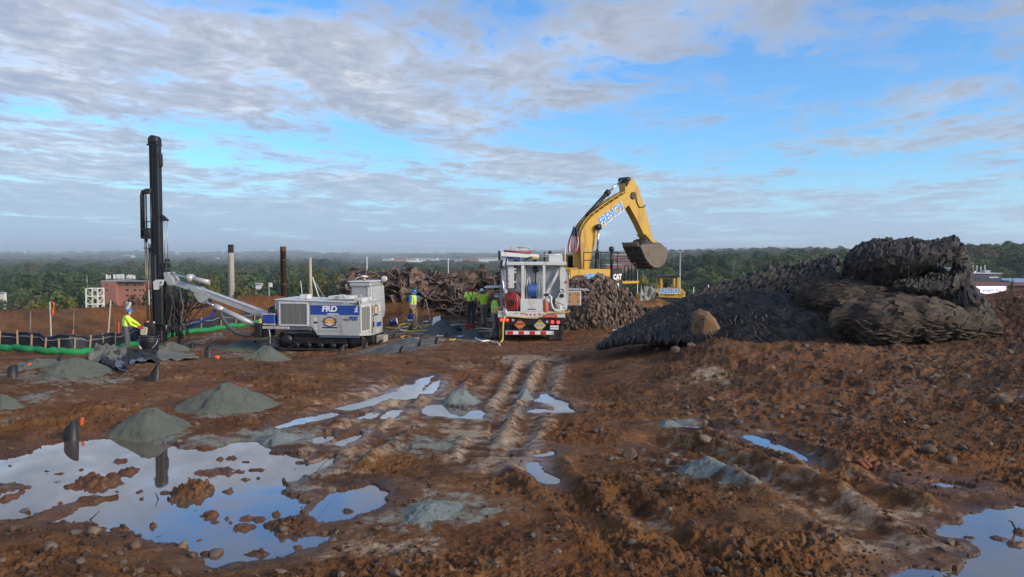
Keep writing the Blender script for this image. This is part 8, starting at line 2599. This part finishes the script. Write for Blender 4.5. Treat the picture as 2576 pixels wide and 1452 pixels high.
        if gloves:
            el, wr = V['el' + k], V['wr' + k]; d = (wr - el).normalized()
            mb = MB(T); mb.tube([wr - d * .06, wr, wr + d * .05, wr + d * .11, wr + d * .15], [.042, .042, .050, .046, .026], 10); x = mb.build('glove', gloves, o)
    if vest:
        mb = MB(T)
        loft(mb, [(pel + Vector((0, 0, .10)), .196, .146, yw), (pel.lerp(ch, .5), .190, .142, yw), (ch + Vector((0, 0, .03)), .205, .145, yw), (ch + Vector((0, 0, .14)), .175, .118, yw), (ch + Vector((0, 0, .17)), .14, .10, yw)])
        vs_ = mb.build('vest', vest, o)
        mb = MB(T); loft(mb, [(pel.lerp(ch, .30), .200, .152, yw), (pel.lerp(ch, .42), .199, .151, yw)]); mb.build('tape_band', REFL, vs_)
        for s_ in (1, -1):
            for fb_ in (1, -1):
                a = pel.lerp(ch, .38) + rt_ * (.10 * s_) + f * (.142 * fb_); b_ = ch + Vector((0, 0, .10)) + rt_ * (.115 * s_) + f * (.125 * fb_); c_ = ch + Vector((0, 0, .175)) + rt_ * (.11 * s_)
                mb = MB(T); mb.tube([a, b_, c_], .018, 6); mb.build('tape_strip', REFL, vs_)
    if susp:
        bd = mat('suspender_black', (.02, .018, .018), .7)
        for s_ in (1, -1):
            mb = MB(T); mb.tube([pel + Vector((0, 0, .09)) + rt_ * (.09 * s_) - f * .142, pel.lerp(ch, .6) - f * .148 - rt_ * (.0 * s_), ch + Vector((0, 0, .13)) - rt_ * (.10 * s_) - f * .10, ch + Vector((0, 0, .17)) - rt_ * (.11 * s_)], .015, 6); mb.build('suspender', bd, o)
        mb = MB(T); loft(mb, [(pel + Vector((0, 0, .07)), .188, .142, yw), (pel + Vector((0, 0, .105)), .186, .141, yw)]); bl = mb.build('belt', bd, o)
        mb = MB(T); mb.box(pel + Vector((0, 0, .06)) - f * .155 - rt_ * .03, (.07, .04, .08), b=.01); mb.build('belt_pouch', bd, bl)
    # helmet
    tl = Vector(J.get('tilt', (0, 0, 1))).normalized(); R_ = tl.to_track_quat('Z', 'Y').to_matrix()
    hc = hd + tl * .035
    mb = MB(T)
    mb.grid(lambda u, v: hc + R_ @ Vector((.108 * math.cos(u * 6.28319) * math.cos(v * 1.5708), .108 * math.sin(u * 6.28319) * math.cos(v * 1.5708), .125 * math.sin(v * 1.5708))), 18, 7)
    hm = mb.build('helmet', helmet, o)
    mb = MB(T); mb.grid(lambda u, v: hc + R_ @ (Vector((math.cos(u * 6.28319), math.sin(u * 6.28319), 0)) * (.105 + (.038 + (.03 if Vector((math.cos(u * 6.28319), math.sin(u * 6.28319), 0)).dot(f) > .5 else 0)) * v) + Vector((0, 0, -.012 * v))), 24, 2); mb.build('brim', helmet, hm, solid=.006, fix=False)
    mb = MB(T); mb.tube([hc + f * .10 + tl * .03, hc + tl * .132, hc - f * .10 + tl * .03], .013, 6); mb.build('ridge', helmet, hm)
    hair = MB(T); ball(hair, hd - f * .016 + Vector((0, 0, -.005)), .082, .082, .075, 10); hair.build('hair', mat('dark_hair', (.03, .02, .015), .8), o)
    for s_ in (1, -1):
        mb = MB(T); ball(mb, hd + f * .068 + rt_ * (.03 * s_) + Vector((0, 0, .008)), .010, .010, .008, 6); mb.build('eye', mat('eye_dark', (.02, .015, .012), .3), o)
    mb = MB(T); mb.tube([hd + f * .076 - Vector((0, 0, .062)) - rt_ * .022, hd + f * .084 - Vector((0, 0, .064)), hd + f * .076 - Vector((0, 0, .062)) + rt_ * .022], .006, 6); mb.build('mouth', mat('lip', (.28, .10, .08), .6), o)
    if muffs:
        for s_ in (1, -1):
            mb = MB(T); mb.lathe(hd + rt_ * (.075 * s_) - Vector((0, 0, .015)), [(.03, 0), (.042, .01), (.042, .035), (.03, .045)], 14, rt_ * s_); mb.build('ear_muff', mat('muff_white', (.6, .6, .58), .5), hm)
    return o, T


def jt(x, y, z): return (x, y, z)


GLOVE_B = mat('black_glove', (.018, .017, .017), .8); GLOVE_R = mat('red_glove', (.35, .03, .03), .8)
# driller at the rods, back to the camera
pL = P(318, 890, 29.4); zL = gz2(pL.x, 29.4)
person('driller in a yellow vest and blue helmet with ear muffs working levers by the rods', Vector((pL.x, 29.4, zL)), max(1.6, min(1.9, P(318, 777, 29.4).z - zL)), 25,
       dict(pelvis=(0, 0, .96), chest=(.04, .02, 1.30), neck=(.10, .04, 1.49), head=(.14, .05, 1.61), elR=(.30, -.16, 1.13), wrR=(.52, -.05, 1.00), elL=(.34, .22, 1.14), wrL=(.55, .12, 1.02),
            knR=(.08, -.13, .50), anR=(.04, -.13, .09), knL=(.03, .13, .50), anL=(-.06, .14, .09), tilt=(.12, 0, 1)), HIVIS, 'long', mat('grey_jeans', (.075, .078, .09), .85, var=.25), mat('blue_helmet', (.02, .17, .50), .35, var=.05), vest=HIVIS, gloves=GLOVE_R, muffs=True)
# worker with a rod, facing right
pW = P(1039, 828, 33.5); zW = gz2(pW.x, 33.5)
o, TW = person('worker in blue shirt, lime vest and blue helmet holding a long rod', Vector((pW.x, 33.5, zW)), max(1.62, min(1.9, P(1042, 729, 33.5).z - zW)), -28,
               dict(pelvis=(.0, 0, .96), chest=(.0, .02, 1.33), neck=(.03, .0, 1.51), head=(.07, -.02, 1.62), elR=(-.12, -.14, 1.10), wrR=(-.06, -.17, .86), elL=(.34, .10, 1.36), wrL=(.52, .02, 1.38),
                    knR=(.02, -.10, .51), anR=(.0, -.12, .09), knL=(.14, .06, .51), anL=(.09, .08, .09), tilt=(.18, -.05, 1)), mat('blue_tee', (.02, .22, .52), .8, var=.1), 'short', mat('khaki', (.32, .24, .15), .85, var=.15), mat('blue_helmet'), vest=HIVIS, gloves=GLOVE_B, muffs=True)
h_ = TW @ Vector((.58, .0, 1.39)); e_ = P(1088, 795, 33.3)
mb = MB(); mb.cyl(h_ + Vector((-.03, 0, .10)), Vector((h_.x + .28, h_.y - .1, gz2(h_.x + .28, h_.y - .1) + .02)), .014, seg=7); mb.lone('tamping_rod', mat('pale_rod', (.45, .40, .33), .6), 'pale tamping rod held upright by the worker in blue', 'rod')
# two workers from behind
pA = P(1184, 813, 35.5); zA = gz2(pA.x, 35.5)
o, TA = person('worker with black suspenders and red helmet bending, seen from behind', Vector((pA.x, 35.5, zA)), max(1.6, min(1.85, P(1184, 727, 35.5).z - zA + .12)), 100,
               dict(pelvis=(.02, 0, .96), chest=(-.02, .14, 1.30), neck=(-.02, .25, 1.47), head=(.02, .33, 1.54), elR=(.27, .16, 1.10), wrR=(.24, .26, .88), elL=(-.30, .10, 1.12), wrL=(-.34, .26, .92),
                    knR=(.13, .06, .50), anR=(.12, .0, .09), knL=(-.09, .06, .50), anL=(-.12, .0, .09), tilt=(.05, .4, 1)), HIVIS2, 'short', mat('dark_work_trousers', (.045, .040, .048), .85, var=.25), REDP, gloves=GLOVE_B, susp=True)
mb = MB(); q = TA @ Vector((-.36, .26, .95)); mb.cyl(q + Vector((.02, 0, .1)), Vector((q.x - .25, q.y - .2, gz2(q.x - .25, q.y - .2))), .012, seg=7); mb.lone('probe_rod', mat('pale_rod'), 'thin rod in the hand of the worker with suspenders', 'rod')
pB = P(1216, 821, 34.5); zB = gz2(pB.x, 34.5)
person('worker in yellow shirt and white helmet, seen from behind', Vector((pB.x, 34.5, zB)), max(1.62, min(1.9, P(1215, 727, 34.5).z - zB)), 125,
       dict(pelvis=(.03, 0, .96), chest=(.0, .02, 1.33), neck=(-.04, .05, 1.51), head=(-.07, .07, 1.62), elR=(.16, .22, 1.12), wrR=(.0, .34, .98), elL=(-.22, -.02, 1.10), wrL=(-.24, .05, .86),
            knR=(.10, .10, .51), anR=(.07, .06, .09), knL=(-.03, -.02, .51), anL=(-.01, -.08, .09), tilt=(-.05, .08, 1)), HIVIS, 'short', mat('grey_cargo', (.20, .175, .15), .85, var=.25), mat('white_helmet', (.66, .68, .70), .35, var=.04), gloves=GLOVE_B)
# worker at the truck's left rear corner with a box
pC = P(1247, 852, 29.3); zC = gz2(pC.x, 29.3)
o, TC = person('worker in lime shirt and grey helmet leaning over a box at the truck corner', Vector((pC.x, 29.3, zC)), max(1.62, min(1.9, P(1248, 739, 29.3).z - zC)), 10,
               dict(pelvis=(-.06, 0, .95), chest=(-.04, .0, 1.31), neck=(.02, .0, 1.49), head=(.06, .0, 1.60), elR=(.12, -.20, 1.10), wrR=(.28, -.16, 1.15), elL=(.16, .22, 1.12), wrL=(.33, .16, 1.15),
                    knR=(-.02, -.10, .50), anR=(-.20, -.12, .09), knL=(.06, .10, .50), anL=(.02, .10, .09), tilt=(.10, -.05, 1)), mat('lime_shirt', (.38, .80, .08), .7, var=.12), 'short', mat('grey_cargo'), mat('grey_helmet', (.45, .44, .42), .5, var=.06))
bxp = P(1258, 781, 29.0)
mb = MB(); mb.box(bxp, (.46, .34, .24), b=.004)
bo = mb.lone('cardboard_box', mat('cardboard', (.34, .18, .11), .85, var=.15), 'open brown cardboard box resting on the truck deck corner', 'box')
mb = MB(); mb.box(bxp + Vector((0, -.02, .135)), (.48, .36, .02)); lid_ = mb.build('flap', mat('cardboard_inside', (.5, .42, .34), .85), None); lid_.parent = bo; lid_.location = -Vector(bo.location); ORG[lid_.name] = ORG[bo.name]
